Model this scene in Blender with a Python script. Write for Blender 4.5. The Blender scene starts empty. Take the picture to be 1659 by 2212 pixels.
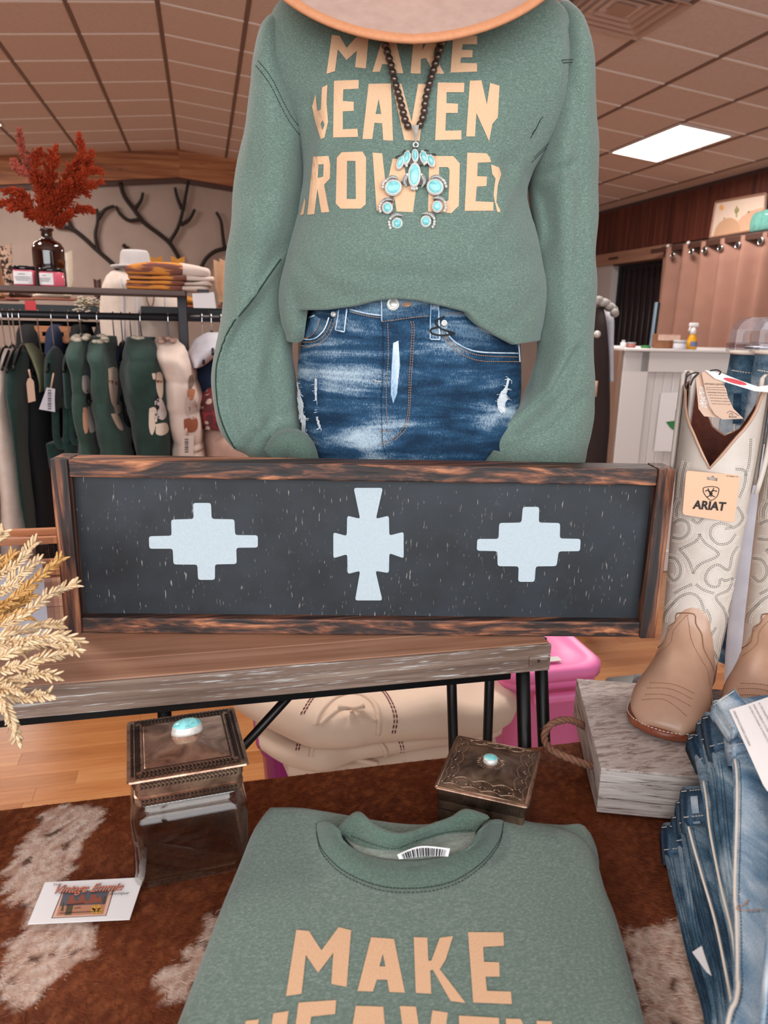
import bpy, bmesh, math, random
from mathutils import Vector, Matrix, noise
from mathutils.geometry import tessellate_polygon
from mathutils.bvhtree import BVHTree

# ------------------------------------------------------------------ camera
F, TH, PH, RO, H = 1600.0, math.radians(14.41), math.radians(13.67), math.radians(1.3), 1.35
SC = bpy.context.scene
COL = SC.collection
cP, sP = math.cos(PH), math.sin(PH)
EX = Vector((cP, -sP, 0.0))        # camera right (horizontal)
ED = Vector((sP, cP, 0.0))         # camera forward (horizontal)
EZ = Vector((0, 0, 1))
CAM = Vector((0, 0, H))

def c2w(x, d, z):
    return Vector((x * cP + d * sP, -x * sP + d * cP, H + z))

_f = c2w(0, math.cos(TH), -math.sin(TH)) - CAM
_u = c2w(0, math.sin(TH), math.cos(TH)) - CAM
_r = Vector(EX)
_cx = _r * math.cos(RO) + _u * math.sin(RO)
_cy = -_r * math.sin(RO) + _u * math.cos(RO)
cam_d = bpy.data.cameras.new('camera')
cam = bpy.data.objects.new('camera', cam_d)
COL.objects.link(cam)
m = Matrix((( _cx.x, _cy.x, -_f.x, 0), (_cx.y, _cy.y, -_f.y, 0), (_cx.z, _cy.z, -_f.z, H), (0, 0, 0, 1)))
cam.matrix_world = m
cam_d.sensor_width = 36.0
cam_d.lens = F / 2212.0 * 36.0
cam_d.clip_start = 0.02
cam_d.dof.use_dof = True
cam_d.dof.focus_distance = 0.98
cam_d.dof.aperture_fstop = 9.0
SC.camera = cam

# ------------------------------------------------------------------ light
SC.view_settings.view_transform = 'Standard'
SC.view_settings.look = 'None'
SC.view_settings.gamma = 1.0
SC.view_settings.use_curve_mapping = False
SC.view_settings.exposure = 0.25
world = bpy.data.worlds.new('world'); SC.world = world
world.use_nodes = True
world.node_tree.nodes['Background'].inputs[0].default_value = (0.86, 0.93, 1.0, 1)
world.node_tree.nodes['Background'].inputs[1].default_value = 0.9

def area(name, loc, size, size_y, rot, power, col=(1, 1, 1)):
    l = bpy.data.lights.new(name, 'AREA'); l.shape = 'RECTANGLE'
    l.size = size; l.size_y = size_y; l.energy = power; l.color = col
    o = bpy.data.objects.new(name, l); COL.objects.link(o)
    o.location = loc; o.rotation_euler = rot
    return o
# daylight entering through the shop's front window (behind the camera)
area('window_daylight', (-0.5, -1.85, 1.85), 5.0, 2.0, (math.radians(80), 0, math.radians(-8)), 125, (0.93, 0.97, 1.0))

# ------------------------------------------------------------------ projection helpers
def ray(px, py):
    u = px - 829.5; v = 1106 - py
    a = u * math.cos(RO) - v * math.sin(RO); b = u * math.sin(RO) + v * math.cos(RO)
    d = b * math.sin(TH) + F * math.cos(TH); z = b * math.cos(TH) - F * math.sin(TH)
    return a / d, z / d
def PD(px, py, D):
    x, z = ray(px, py); return c2w(x * D, D, z * D)
def PZ(px, py, Z):
    x, z = ray(px, py); D = (Z - H) / z; return c2w(x * D, D, z * D)
def PY(px, py, Y):
    x, z = ray(px, py); D = Y / (-x * sP + cP); return c2w(x * D, D, z * D)
def PX(px, py, X):
    x, z = ray(px, py); D = X / (x * cP + sP); return c2w(x * D, D, z * D)
def PPL(px, py, o, n):
    x, z = ray(px, py); d = c2w(x, 1, z) - CAM
    return CAM + d * ((o - CAM).dot(n) / d.dot(n))
def rdir(px, py):
    x, z = ray(px, py); return (c2w(x, 1, z) - CAM).normalized()
def w2p(p):
    x = p.x * cP - p.y * sP; d = p.x * sP + p.y * cP; z = p.z - H
    fw = d * math.cos(TH) - z * math.sin(TH); up = d * math.sin(TH) + z * math.cos(TH)
    a = F * x / fw; b = F * up / fw
    return 829.5 + a * math.cos(RO) + b * math.sin(RO), 1106 - (-a * math.sin(RO) + b * math.cos(RO))
def crop(x0, y0, s):
    return lambda pts: [(x0 + a * s, y0 + b * s) for a, b in pts]

# ------------------------------------------------------------------ object helpers
ORG = {}
GEO = {}
def tag(o, label=None, cat=None, group=None, kind=None):
    if label: o['label'] = label
    if cat: o['category'] = cat
    if group: o['group'] = group
    if kind: o['kind'] = kind
    return o
def thing(name, loc, label, cat, group=None):
    o = bpy.data.objects.new(name, None); COL.objects.link(o)
    o.empty_display_size = 0.05
    o.location = loc; ORG[o] = Vector(loc)
    return tag(o, label, cat, group)
def mk(name, verts, faces, mat, parent=None, smooth=True, origin=None, keep=False):
    verts = [Vector(v) for v in verts]
    if parent is not None: org = ORG[parent]
    elif origin is not None: org = Vector(origin)
    else:
        xs = [v.x for v in verts]; ys = [v.y for v in verts]; zs = [v.z for v in verts]
        org = Vector(((min(xs) + max(xs)) / 2, (min(ys) + max(ys)) / 2, min(zs)))
    me = bpy.data.meshes.new(name)
    me.from_pydata([v - org for v in verts], [], faces)
    me.validate()
    if mat is not None:
        for mm in (mat if isinstance(mat, (list, tuple)) else [mat]): me.materials.append(mm)
    if smooth:
        me.polygons.foreach_set('use_smooth', [True] * len(me.polygons))
    me.update()
    o = bpy.data.objects.new(name, me); COL.objects.link(o)
    ORG[o] = org
    if parent is not None: o.parent = parent
    else: o.location = org
    if keep: GEO[o] = BVHTree.FromPolygons(verts, faces)
    return o
def fixn(o):
    bm = bmesh.new(); bm.from_mesh(o.data)
    bmesh.ops.recalc_face_normals(bm, faces=bm.faces); bm.to_mesh(o.data); bm.free(); return o
def copy_tree(o, off, parent=None):
    c = o.copy(); COL.objects.link(c)
    if parent is None: c.location = o.location + Vector(off)
    else: c.parent = parent
    ORG[c] = ORG[o] + Vector(off)
    for ch in list(o.children): copy_tree(ch, off, c)
    return c

def box_geo(c, s, ax=None, bev=0.0, seg=2):
    """box centre c, full size s, axes ax (3 vectors) -> verts, faces"""
    ax = ax or (Vector((1, 0, 0)), Vector((0, 1, 0)), EZ)
    bm = bmesh.new(); bmesh.ops.create_cube(bm, size=1)
    for v in bm.verts: v.co = Vector((v.co.x * s[0], v.co.y * s[1], v.co.z * s[2]))
    if bev > 0:
        bmesh.ops.bevel(bm, geom=list(bm.edges), offset=min(bev, min(s) * .45), segments=seg, affect='EDGES', profile=.5)
    bmesh.ops.recalc_face_normals(bm, faces=bm.faces)
    bm.verts.ensure_lookup_table()
    c = Vector(c)
    vs = [c + ax[0] * v.co.x + ax[1] * v.co.y + ax[2] * v.co.z for v in bm.verts]
    fs = [[v.index for v in f.verts] for f in bm.faces]; bm.free()
    return vs, fs
def box(name, c, s, mat, parent=None, ax=None, bev=0.0, smooth=False, **k):
    vs, fs = box_geo(c, s, ax, bev)
    return mk(name, vs, fs, mat, parent, smooth, **k)
def rotz(deg):
    a = math.radians(deg); return (Vector((math.cos(a), math.sin(a), 0)), Vector((-math.sin(a), math.cos(a), 0)), Vector(EZ))
def join(*gs):
    V, Fc = [], []
    for v, f in gs:
        n = len(V); V += list(v); Fc += [[i + n for i in q] for q in f]
    return V, Fc
def cat(pts, n):
    """catmull-rom resample of a list of tuples/vectors into n points (by chord length)"""
    P = [tuple(p) for p in pts]; k = len(P[0])
    if len(P) == 2: P = [P[0], tuple((a + b) / 2 for a, b in zip(*P)), P[1]]
    L = [0]
    for a, b in zip(P, P[1:]): L.append(L[-1] + max(1e-9, math.dist(a, b)))
    out = []; j = 0
    for i in range(n):
        s = L[-1] * i / (n - 1)
        while j < len(P) - 2 and s > L[j + 1]: j += 1
        t = (s - L[j]) / (L[j + 1] - L[j])
        p0 = P[max(j - 1, 0)]; p1 = P[j]; p2 = P[j + 1]; p3 = P[min(j + 2, len(P) - 1)]
        out.append(tuple(.5 * (2 * b + (c - a) * t + (2 * a - 5 * b + 4 * c - d) * t * t + (3 * b - a - 3 * c + d) * t ** 3)
                         for a, b, c, d in zip(p0, p1, p2, p3)))
    return out
def interp(tab, x):
    if x <= tab[0][0]: return tab[0][1]
    for (a, b), (c, d) in zip(tab, tab[1:]):
        if x <= c: return b + (d - b) * (x - a) / (c - a)
    return tab[-1][1]
def grid_faces(nr, nc, wrap=True, cap0=False, cap1=False, flip=False):
    fs = []
    for i in range(nr - 1):
        for j in range(nc if wrap else nc - 1):
            k = (j + 1) % nc
            q = [i * nc + j, i * nc + k, (i + 1) * nc + k, (i + 1) * nc + j]
            fs.append(q[::-1] if flip else q)
    if cap0: fs.append(list(range(nc))[::-1] if not flip else list(range(nc)))
    if cap1:
        q = [(nr - 1) * nc + j for j in range(nc)]; fs.append(q if not flip else q[::-1])
    return fs
def tube_geo(pts, r, seg=8, caps=True, flat=None):
    P = [Vector(p) for p in pts]; n = len(P)
    R = r if isinstance(r, (list, tuple)) else [r] * n
    T = [(P[min(i + 1, n - 1)] - P[max(i - 1, 0)]).normalized() for i in range(n)]
    a = Vector((0, 0, 1)) if abs(T[0].z) < .9 else Vector((1, 0, 0))
    N = (a - T[0] * a.dot(T[0])).normalized()
    V = []
    for i in range(n):
        N = N - T[i] * N.dot(T[i])
        N = N.normalized() if N.length > 1e-6 else T[i].orthogonal().normalized()
        B = T[i].cross(N)
        for j in range(seg):
            t = 2 * math.pi * j / seg
            V.append(P[i] + (N * math.cos(t) + B * math.sin(t)) * R[i])
    return V, grid_faces(n, seg, True, caps, caps)
def tube(name, pts, r, mat, parent=None, seg=8, smooth=True, **k):
    v, f = tube_geo(pts, r, seg); return mk(name, v, f, mat, parent, smooth, **k)
def lathe_geo(prof, c, seg=24, ax=None):
    ax = ax or (Vector((1, 0, 0)), Vector((0, 1, 0)), Vector(EZ)); c = Vector(c); V = []
    for r, z in prof:
        for j in range(seg):
            t = 2 * math.pi * j / seg
            V.append(c + ax[0] * (r * math.cos(t)) + ax[1] * (r * math.sin(t)) + ax[2] * z)
    return V, grid_faces(len(prof), seg, True, True, True)
def lathe(name, prof, c, mat, parent=None, seg=24, ax=None, **k):
    v, f = lathe_geo(prof, c, seg, ax); return mk(name, v, f, mat, parent, **k)
def ball_geo(c, r, ax=None, nu=10, nv=6, half=False):
    """ellipsoid, r = (a, b, h) along ax"""
    ax = ax or (Vector((1, 0, 0)), Vector((0, 1, 0)), Vector(EZ)); c = Vector(c); V = []
    if not isinstance(r, (tuple, list)): r = (r, r, r)
    for i in range(nv + 1):
        t = (math.pi / 2 if half else math.pi) * i / nv
        rr = math.sin(t); z = math.cos(t)
        if i == 0: rr = .02
        if i == nv and not half: rr = .02
        for j in range(nu):
            q = 2 * math.pi * j / nu
            V.append(c + ax[0] * (r[0] * rr * math.cos(q)) + ax[1] * (r[1] * rr * math.sin(q)) + ax[2] * (r[2] * z))
    return V, grid_faces(nv + 1, nu, True, True, True, flip=True)
def tess(loops):
    fl = [p for l in loops for p in l]
    tr = tessellate_polygon([[Vector((p[0], p[1], 0)) for p in l] for l in loops])
    return fl, [list(t) for t in tr]
def subdiv(P, T, s):
    P = [tuple(p) for p in P]
    for _ in range(6):
        mx = max(max(math.dist(P[t[i]], P[t[(i + 1) % 3]]) for i in range(3)) for t in T)
        if mx <= s: break
        mid = {}
        def md(a, b):
            k = (min(a, b), max(a, b))
            if k not in mid:
                mid[k] = len(P); P.append(tuple((x + y) / 2 for x, y in zip(P[a], P[b])))
            return mid[k]
        N = []
        for a, b, c in T:
            x, y, z = md(a, b), md(b, c), md(c, a)
            N += [[a, x, z], [x, b, y], [z, y, c], [x, y, z]]
        T = N
    return P, T
def hit(bvh, px, py, off=0.0, D=None):
    d = rdir(px, py)
    h, n, i, q = bvh.ray_cast(CAM, d)
    if h is None:
        h, n, i, q = bvh.find_nearest(PD(px, py, D or 1.0))
        if h is None: return PD(px, py, D or 1.0), -d
    if n.dot(d) > 0: n = -n
    return h + n * off, n
def decal_geo(loops, bvh, off=.0007, s=14, D=None):
    P, T = tess(loops); P, T = subdiv(P, T, s)
    V = [hit(bvh, x, y, off, D)[0] for x, y in P]
    T2 = []
    for t in T:
        a, b, c = (V[i] for i in t)
        if (b - a).cross(c - a).dot(a - CAM) > 0: t = t[::-1]
        T2.append(t)
    return V, T2
def decal(name, loops, bvh, mat, parent, off=.0007, s=14, D=None, **k):
    v, f = decal_geo(loops, bvh, off, s, D); return mk(name, v, f, mat, parent, **k)
def prism_geo(loops3, nrm, th):
    """planar polygon loops of world points (in one plane, normal nrm) extruded by th along -nrm"""
    n = Vector(nrm).normalized(); a = n.orthogonal().normalized(); b = n.cross(a); o = loops3[0][0]
    L2 = [[((p - o).dot(a), (p - o).dot(b)) for p in l] for l in loops3]
    fl, T = tess(L2); W = [p for l in loops3 for p in l]; N = len(W)
    V = [p.copy() for p in W] + [p - n * th for p in W]; Fc = []
    for t in T:
        p, q, r = (W[i] for i in t)
        if (q - p).cross(r - p).dot(n) < 0: t = t[::-1]
        Fc.append(t); Fc.append([i + N for i in t[::-1]])
    k = 0
    for l in loops3:
        m_ = len(l)
        for i in range(m_):
            j = (i + 1) % m_
            Fc.append([k + i, k + j, N + k + j, N + k + i])
        k += m_
    return V, Fc
def prism(name, loops3, nrm, th, mat, parent=None, smooth=False, **k):
    v, f = prism_geo(loops3, nrm, th); return fixn(mk(name, v, f, mat, parent, smooth, **k))
def dash_geo(pts, w, h, nrm_fn, dash=None, gap=0.0):
    """thread along world pts: small tubes; dash None = continuous"""
    gs = []
    if dash is None:
        return tube_geo(pts, w, 5)
    L = [0]
    for a, b in zip(pts, pts[1:]): L.append(L[-1] + (b - a).length)
    def at(s):
        for i in range(len(L) - 1):
            if s <= L[i + 1]:
                return pts[i].lerp(pts[i + 1], (s - L[i]) / max(1e-9, L[i + 1] - L[i]))
        return pts[-1]
    s = 0
    while s < L[-1]:
        e = min(s + dash, L[-1]); gs.append(tube_geo([at(s), at((s + e) / 2), at(e)], [w * .6, w, w * .6], 4)); s = e + gap
    return join(*gs)
def stitch_geo(px, bvh, w=.0005, off=.0004, dash=None, gap=.0012, n=None, D=None, smooth=True):
    L = sum(math.dist(a, b) for a, b in zip(px, px[1:]))
    n = n or max(3, int(L / 7))
    q = cat(px, n) if smooth else px
    pts = [hit(bvh, x, y, off, D)[0] for x, y in q]
    return dash_geo(pts, w, 0, None, dash, gap)
def stitch(name, px, bvh, mat, parent, **k):
    v, f = stitch_geo(px, bvh, **k); return mk(name, v, f, mat, parent)
def text_geo(s, size=1.0, shear=0.0, align='CENTER', font_off=0.0):
    c = bpy.data.curves.new('text', 'FONT'); c.body = s; c.size = size; c.shear = shear; c.align_x = align; c.offset = font_off
    o = bpy.data.objects.new('text', c); COL.objects.link(o)
    dg = bpy.context.evaluated_depsgraph_get(); me = o.evaluated_get(dg).to_mesh()
    V = [tuple(v.co[:2]) for v in me.vertices]; Fc = [list(p.vertices) for p in me.polygons]
    o.evaluated_get(dg).to_mesh_clear(); bpy.data.objects.remove(o); bpy.data.curves.remove(c)
    return V, Fc
def text_on(name, s, o, ux, uy, width, mat, parent, height=None, shear=0.0, off=.0004, bold=0.0):
    """flat lettering: centre o, unit axes ux, uy, total width"""
    V, Fc = text_geo(s, 1.0, shear, font_off=bold)
    xs = [v[0] for v in V]; ys = [v[1] for v in V]
    k = width / (max(xs) - min(xs)); kh = k if height is None else height / (max(ys) - min(ys))
    cx, cy = (max(xs) + min(xs)) / 2, (max(ys) + min(ys)) / 2
    n = ux.cross(uy).normalized()
    W = [o + ux * ((a - cx) * k) + uy * ((b - cy) * kh) + n * off for a, b in V]
    return mk(name, W, Fc, mat, parent, smooth=False)
def sil_loft(rows, nrow, ncol, ex=2.2, fold=None, bot=None, cap=True, front_z=False, e0=EX, e1=ED):
    """rows: (y_px, xl_px, xr_px, depth D, half depth) -> closed horizontal rings seen as that silhouette"""
    R = cat(rows, nrow); V = []
    for i, (y, xl, xr, D, hd) in enumerate(R):
        a = PD(xl, y, D); b = PD(xr, y, D); c = (a + b) / 2; w = (b - a).length / 2
        for j in range(ncol):
            t = 2 * math.pi * j / ncol
            ct, st = math.cos(t), math.sin(t)
            x = math.copysign(abs(ct) ** (2 / ex), ct); q = math.copysign(abs(st) ** (2 / ex), st)
            p = c + e0 * (w * x) + e1 * (hd * q)
            if bot: p = bot(p, i, nrow, x, q, y, D, hd)
            if fold: p = p + (e0 * x + e1 * q).normalized() * fold(p, t, i / (nrow - 1), y)
            V.append(p)
    return V, grid_faces(nrow, ncol, True, cap, cap, flip=True)
def nz(p, s, seed=0.0):
    return noise.noise(Vector((p[0] * s[0] + seed, p[1] * s[1] + seed * 1.7, p[2] * s[2] - seed)))
def rough_poly(P, n):
    return cat(list(P) + [P[0]], n + 1)[:-1]
def pillow_geo(poly, z0, T, r=.02, n=72, rings=9, wob=0.0, seed=0.0, top=None):
    """flat folded slab: outline poly (world xy, star shaped), from z0 up T with rounded edge r"""
    c = Vector((sum(p[0] for p in poly) / len(poly), sum(p[1] for p in poly) / len(poly)))
    Q = [Vector(p[:2]) for p in poly]
    V = []
    nc = len(Q)
    def ring(inset, z):
        for q in Q:
            d = (c - q); L = d.length
            p = q + d * min(1, inset / L)
            zz = z + (wob * nz((p.x, p.y, 0), (9, 9, 9), seed) if z > z0 + T * .6 else 0)
            if top: zz += top(p) * max(0, (z - z0) / T)
            V.append(Vector((p.x, p.y, zz)))
    h = T / 2; nr = 0
    for k in range(7):
        a = -math.pi / 2 + math.pi * k / 6
        ring(r * (1 - math.cos(a)), z0 + h + h * math.sin(a)); nr += 1
    for k in range(1, rings):
        fr = k / rings
        for q in Q:
            d = c - q; L = d.length; ins = r + (L - r) * fr
            p = q + d * min(1, ins / L)
            zz = z0 + T + wob * nz((p.x, p.y, 0), (9, 9, 9), seed)
            if top: zz += top(p)
            V.append(Vector((p.x, p.y, zz)))
        nr += 1
    return V, grid_faces(nr, nc, True, True, True)
# ------------------------------------------------------------------ materials
def lin(h):
    h = h.lstrip('#'); o = []
    for i in (0, 2, 4):
        c = int(h[i:i + 2], 16) / 255
        o.append(c / 12.92 if c <= .04045 else ((c + .055) / 1.055) ** 2.4)
    return (*o, 1.0)
class NT:
    def __init__(s, name):
        s.m = bpy.data.materials.new(name); s.m.use_nodes = True; s.t = s.m.node_tree
        s.b = s.t.nodes['Principled BSDF']; s.co = None
    def n(s, typ, **k):
        x = s.t.nodes.new(typ)
        for a, v in k.items():
            if a in x.inputs.keys(): x.inputs[a].default_value = v
            else: setattr(x, a, v)
        return x
    def l(s, a, b): s.t.links.new(a, b)
    def coord(s, scale=(1, 1, 1), rot=(0, 0, 0), kind='Object'):
        tc = s.n('ShaderNodeTexCoord'); mp = s.n('ShaderNodeMapping')
        mp.inputs['Scale'].default_value = scale; mp.inputs['Rotation'].default_value = rot
        s.l(tc.outputs[kind], mp.inputs[0]); return mp.outputs[0]
    def noise(s, vec, sc, det=3, rough=.55, dist=0.0):
        x = s.n('ShaderNodeTexNoise'); x.inputs['Scale'].default_value = sc; x.inputs['Detail'].default_value = det
        x.inputs['Roughness'].default_value = rough; x.inputs['Distortion'].default_value = dist
        s.l(vec, x.inputs['Vector']); return x.outputs['Fac']
    def ramp(s, fac, stops):
        r = s.n('ShaderNodeValToRGB'); e = r.color_ramp.elements
        while len(e) < len(stops): e.new(.5)
        for q, (p, c) in zip(e, stops): q.position = p; q.color = lin(c) if isinstance(c, str) else c
        s.l(fac, r.inputs[0]); return r.outputs[0]
    def mix(s, fac, a, b, mode='MIX'):
        x = s.n('ShaderNodeMix', data_type='RGBA', blend_type=mode)
        for sock, v in ((x.inputs[0], fac), (x.inputs[6], a), (x.inputs[7], b)):
            if isinstance(v, (int, float)): sock.default_value = v
            elif isinstance(v, str): sock.default_value = lin(v)
            elif isinstance(v, tuple): sock.default_value = v
            else: s.l(v, sock)
        return x.outputs[2]
    def math(s, op, a, b=0.0):
        x = s.n('ShaderNodeMath', operation=op)
        for i, v in enumerate((a, b)):
            if isinstance(v, (int, float)): x.inputs[i].default_value = v
            else: s.l(v, x.inputs[i])
        return x.outputs[0]
    def color(s, c):
        if isinstance(c, str): s.b.inputs['Base Color'].default_value = lin(c)
        else: s.l(c, s.b.inputs['Base Color'])
    def bump(s, h, st=.3, d=.002):
        x = s.n('ShaderNodeBump'); x.inputs['Strength'].default_value = st; x.inputs['Distance'].default_value = d
        s.l(h, x.inputs['Height']); s.l(x.outputs[0], s.b.inputs['Normal'])
    def set(s, **k):
        for a, v in k.items(): s.b.inputs[a.replace('_', ' ')].default_value = v
        return s

def plain(name, c, rough=.6, metal=0.0, var=None, bump=None, spec=.5, sheen=0.0, coat=0.0):
    t = NT(name); t.set(Roughness=rough, Metallic=metal)
    t.b.inputs['Specular IOR Level'].default_value = spec
    if sheen: t.b.inputs['Sheen Weight'].default_value = sheen
    if coat: t.b.inputs['Coat Weight'].default_value = coat
    v = t.coord()
    if var:
        f = t.noise(v, var[0], 4)
        t.color(t.ramp(f, [(.3, c), (.7, var[1])]))
    else: t.color(c)
    if bump: t.bump(t.noise(v, bump[0], 3), bump[1], bump[2] if len(bump) > 2 else .001)
    return t.m
def heather(name, dark, mid, light, sc=1.0):
    t = NT(name); t.set(Roughness=.95); t.b.inputs['Specular IOR Level'].default_value = .15
    t.b.inputs['Sheen Weight'].default_value = .25; t.b.inputs['Sheen Roughness'].default_value = .6
    a = t.noise(t.coord((300 * sc, 520 * sc, 720 * sc)), 1.0, 2, .7)
    b = t.noise(t.coord((1, 1, 1)), 900 * sc, 2, .6)
    f = t.math('ADD', t.math('MULTIPLY', a, .65), t.math('MULTIPLY', b, .35))
    c = t.ramp(f, [(.15, dark), (.5, mid), (.87, light)])
    big = t.noise(t.coord(), 7.0, 2)
    t.color(t.mix(t.math('MULTIPLY', big, .25), c, dark))
    t.bump(f, .2, .0008); return t.m
def denim(name, dark, mid, light, whisk=(4, 4, 42), twill=1.0, contrast=1.0):
    t = NT(name); t.set(Roughness=.85); t.b.inputs['Specular IOR Level'].default_value = .2
    w = t.noise(t.coord(whisk), 1.0, 4, .6, .6)
    g = t.noise(t.coord((9, 9, 9)), 1.0, 3)
    fi = t.noise(t.coord((1300 * twill, 1300 * twill, 260 * twill)), 1.0, 2, .7)
    f = t.math('ADD', t.math('ADD', t.math('MULTIPLY', w, .55 * contrast), t.math('MULTIPLY', g, .35)), t.math('MULTIPLY', fi, .30))
    mu = .5 * (.55 * contrast + .65)
    t.color(t.ramp(f, [(mu - .10, dark), (mu + .01, mid), (mu + .15, light)]))
    t.bump(fi, .3, .0008); return t.m
def wood(name, cols, axis='X', sc=1.0, rough=.55, bump=.15, knots=False, stops=(.3, .5, .7)):
    t = NT(name); t.set(Roughness=rough)
    s = {'X': (1.2, 22, 22), 'Y': (22, 1.2, 22), 'Z': (22, 22, 1.2)}[axis]
    v = t.coord(tuple(q * sc for q in s))
    f = t.noise(v, 1.0, 5, .62, .9)
    f2 = t.noise(t.coord(tuple(q * sc * 6 for q in s)), 1.0, 3, .6)
    g = t.math('ADD', t.math('MULTIPLY', f, .75), t.math('MULTIPLY', f2, .25))
    t.color(t.ramp(g, list(zip(stops, cols)))); t.bump(g, bump, .002); return t.m
def emit(name, c, st):
    t = NT(name); t.b.inputs['Base Color'].default_value = (.9, .9, .9, 1)
    t.b.inputs['Emission Color'].default_value = lin(c); t.b.inputs['Emission Strength'].default_value = st; return t.m
def glass(name, c='#ffffff', rough=.0, ior=1.45, alpha=None):
    t = NT(name); t.set(Roughness=rough, IOR=ior); t.color(c); t.b.inputs['Transmission Weight'].default_value = 1.0; return t.m

M = {}
M['sweat'] = heather('sage_heather_fleece', '#42544b', '#677b70', '#a2b0a6')
M['rib'] = heather('sage_rib_knit', '#384a41', '#55695d', '#82948a', 1.2)
M['fleece_in'] = heather('grey_fleece_lining', '#5f6f66', '#8a978d', '#b3bab1', .5)
M['print'] = plain('peach_screen_print', '#e4bc99', .8, var=(700, '#dbae88'), spec=.2)
M['thread_dark'] = plain('dark_green_thread', '#22352e', .9)
M['thread_tan'] = plain('tan_thread', '#b98a66', .8)
M['thread_cream'] = plain('cream_thread', '#e6dccf', .8)
M['thread_grey'] = plain('grey_thread', '#6e6862', .8)
M['thread_navy'] = plain('navy_thread', '#1d2a3d', .8)
M['jean'] = denim('mid_blue_denim', '#152c42', '#2b4f6e', '#b4c5d0', (5, 5, 34), contrast=1.3)
M['jean_dark'] = denim('dark_blue_denim', '#12263a', '#213f5a', '#7590a4', (5, 5, 38))
M['jean_light'] = denim('light_blue_denim', '#2d4c68', '#688aa6', '#cddae3', (16, 7, 16), contrast=1.3)
M['jean_mid'] = denim('washed_blue_denim', '#20384b', '#46677f', '#a6b9c5', (20, 6, 20), contrast=1.2)
M['jean_deep'] = denim('deep_blue_denim', '#182c3d', '#314f66', '#8097a6', (20, 6, 20), contrast=1.2)
M['rip'] = plain('frayed_white_thread', '#e7e9ea', .95, var=(300, '#b8c4ce'))
M['felt'] = plain('taupe_felt', '#b08f80', .95, var=(60, '#bb9b8c'), sheen=.3, bump=(900, .2, .0006), spec=.1)
M['felt_edge'] = plain('orange_ribbon_binding', '#cf8f66', .7, var=(200, '#c6845c'))
M['silver'] = plain('antique_silver', '#e2ded8', .35, .30, var=(400, '#c4bfb7'))
M['silver_dark'] = plain('oxidised_silver', '#4a4340', .5, .5)
M['bead'] = plain('oxidised_silver_bead', '#7a6a62', .33, .8, var=(300, '#5a4d47'))
def turq():
    t = NT('turquoise'); t.set(Roughness=.18); v = t.coord()
    f = t.noise(v, 120, 4, .6, .6)
    t.color(t.ramp(f, [(.25, '#5f9b98'), (.42, '#79c4c6'), (.7, '#a2dedd')])); return t.m
M['turq'] = turq()
def turq2():
    t = NT('turquoise_with_matrix'); t.set(Roughness=.18); v = t.coord()
    f = t.noise(v, 90, 4, .6, .6)
    t.color(t.ramp(f, [(.30, '#b98a63'), (.38, '#79c4c6'), (.7, '#a2dedd')])); return t.m
M['turq2'] = turq2()
M['black_metal'] = plain('black_powder_coated_metal', '#0a0a0c', .35, .3)
M['dark_metal'] = plain('dark_grey_metal_tube', '#2d2a2e', .45, .4)
M['chrome'] = plain('chrome', '#e4e6ea', .12, 1.0)
M['white'] = plain('white_card', '#e9e6e6', .6)
M['ink'] = plain('black_ink', '#141214', .7)
M['paper_peach'] = plain('peach_card', '#d8a98a', .65, var=(18, '#dfb08e'))
M['tan_paper'] = plain('tan_kraft_card', '#c7a58f', .75)
# ------------------------------------------------------------------ room shell
XR, ZR, SL = -0.225, 3.49, 0.1005          # ridge x, ridge height, slope of the ceiling
YB, YF, XWR, XWL = 11.07, -2.0, 5.56, -6.0
def ceil_z(x): return ZR - SL * abs(x - XR)
def PS(px, py, side):
    n = Vector((side * SL, 0, 1)).normalized()
    return PPL(px, py, Vector((XR, 0, ZR)), n)

M['tile'] = plain('ceiling_tile', '#e4d2cd', .95, var=(30, '#dac8c3'), bump=(160, .25, .002), spec=.1)
M['tee_dark'] = plain('brown_ceiling_runner', '#82685f', .6)
M['tee'] = plain('pale_ceiling_tee', '#fbf4f1', .5)
M['wall_b'] = plain('grey_beige_plaster', '#ab998f', .9, var=(3, '#a18f85'))
def beam_mat():
    t = NT('knotty_pine'); t.set(Roughness=.55)
    f = t.noise(t.coord((.8, 8, 14)), 1.0, 4, .6, .8)
    c = t.ramp(f, [(.35, '#7e4a26'), (.5, '#a36538'), (.66, '#c08a58')])
    vo = t.n('ShaderNodeTexVoronoi'); vo.inputs['Scale'].default_value = 1.0
    t.l(t.coord((2.6, .2, 4.5)), vo.inputs['Vector'])
    k = t.ramp(vo.outputs['Distance'], [(.10, (1, 1, 1, 1)), (.17, (0, 0, 0, 1))])
    t.color(t.mix(k, c, '#3a1a0c')); return t.m
M['pine'] = beam_mat()
M['trim_dark'] = plain('dark_brown_trim', '#4a2c22', .6)
M['board_red'] = wood('red_brown_board', ['#2c100b', '#5a2a1e', '#76402f'], 'Z', .35, .5)
M['header'] = wood('light_brown_header', ['#8d6552', '#a37a66', '#b08975'], 'Y', .5)
M['laminate'] = [wood('honey_laminate_%d' % i, cs, 'X', 1.6, .32, .05) for i, cs in enumerate(
    [['#94592f', '#aa6e3f', '#b98152'], ['#875026', '#9f6436', '#b07748'], ['#9c643a', '#b27949', '#c08b5a']])]
M['dark_room'] = plain('dark_purple_brown', '#1d1216', .5)
M['grey_wall'] = plain('grey_white_panel', '#b9b3b2', .8)

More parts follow.
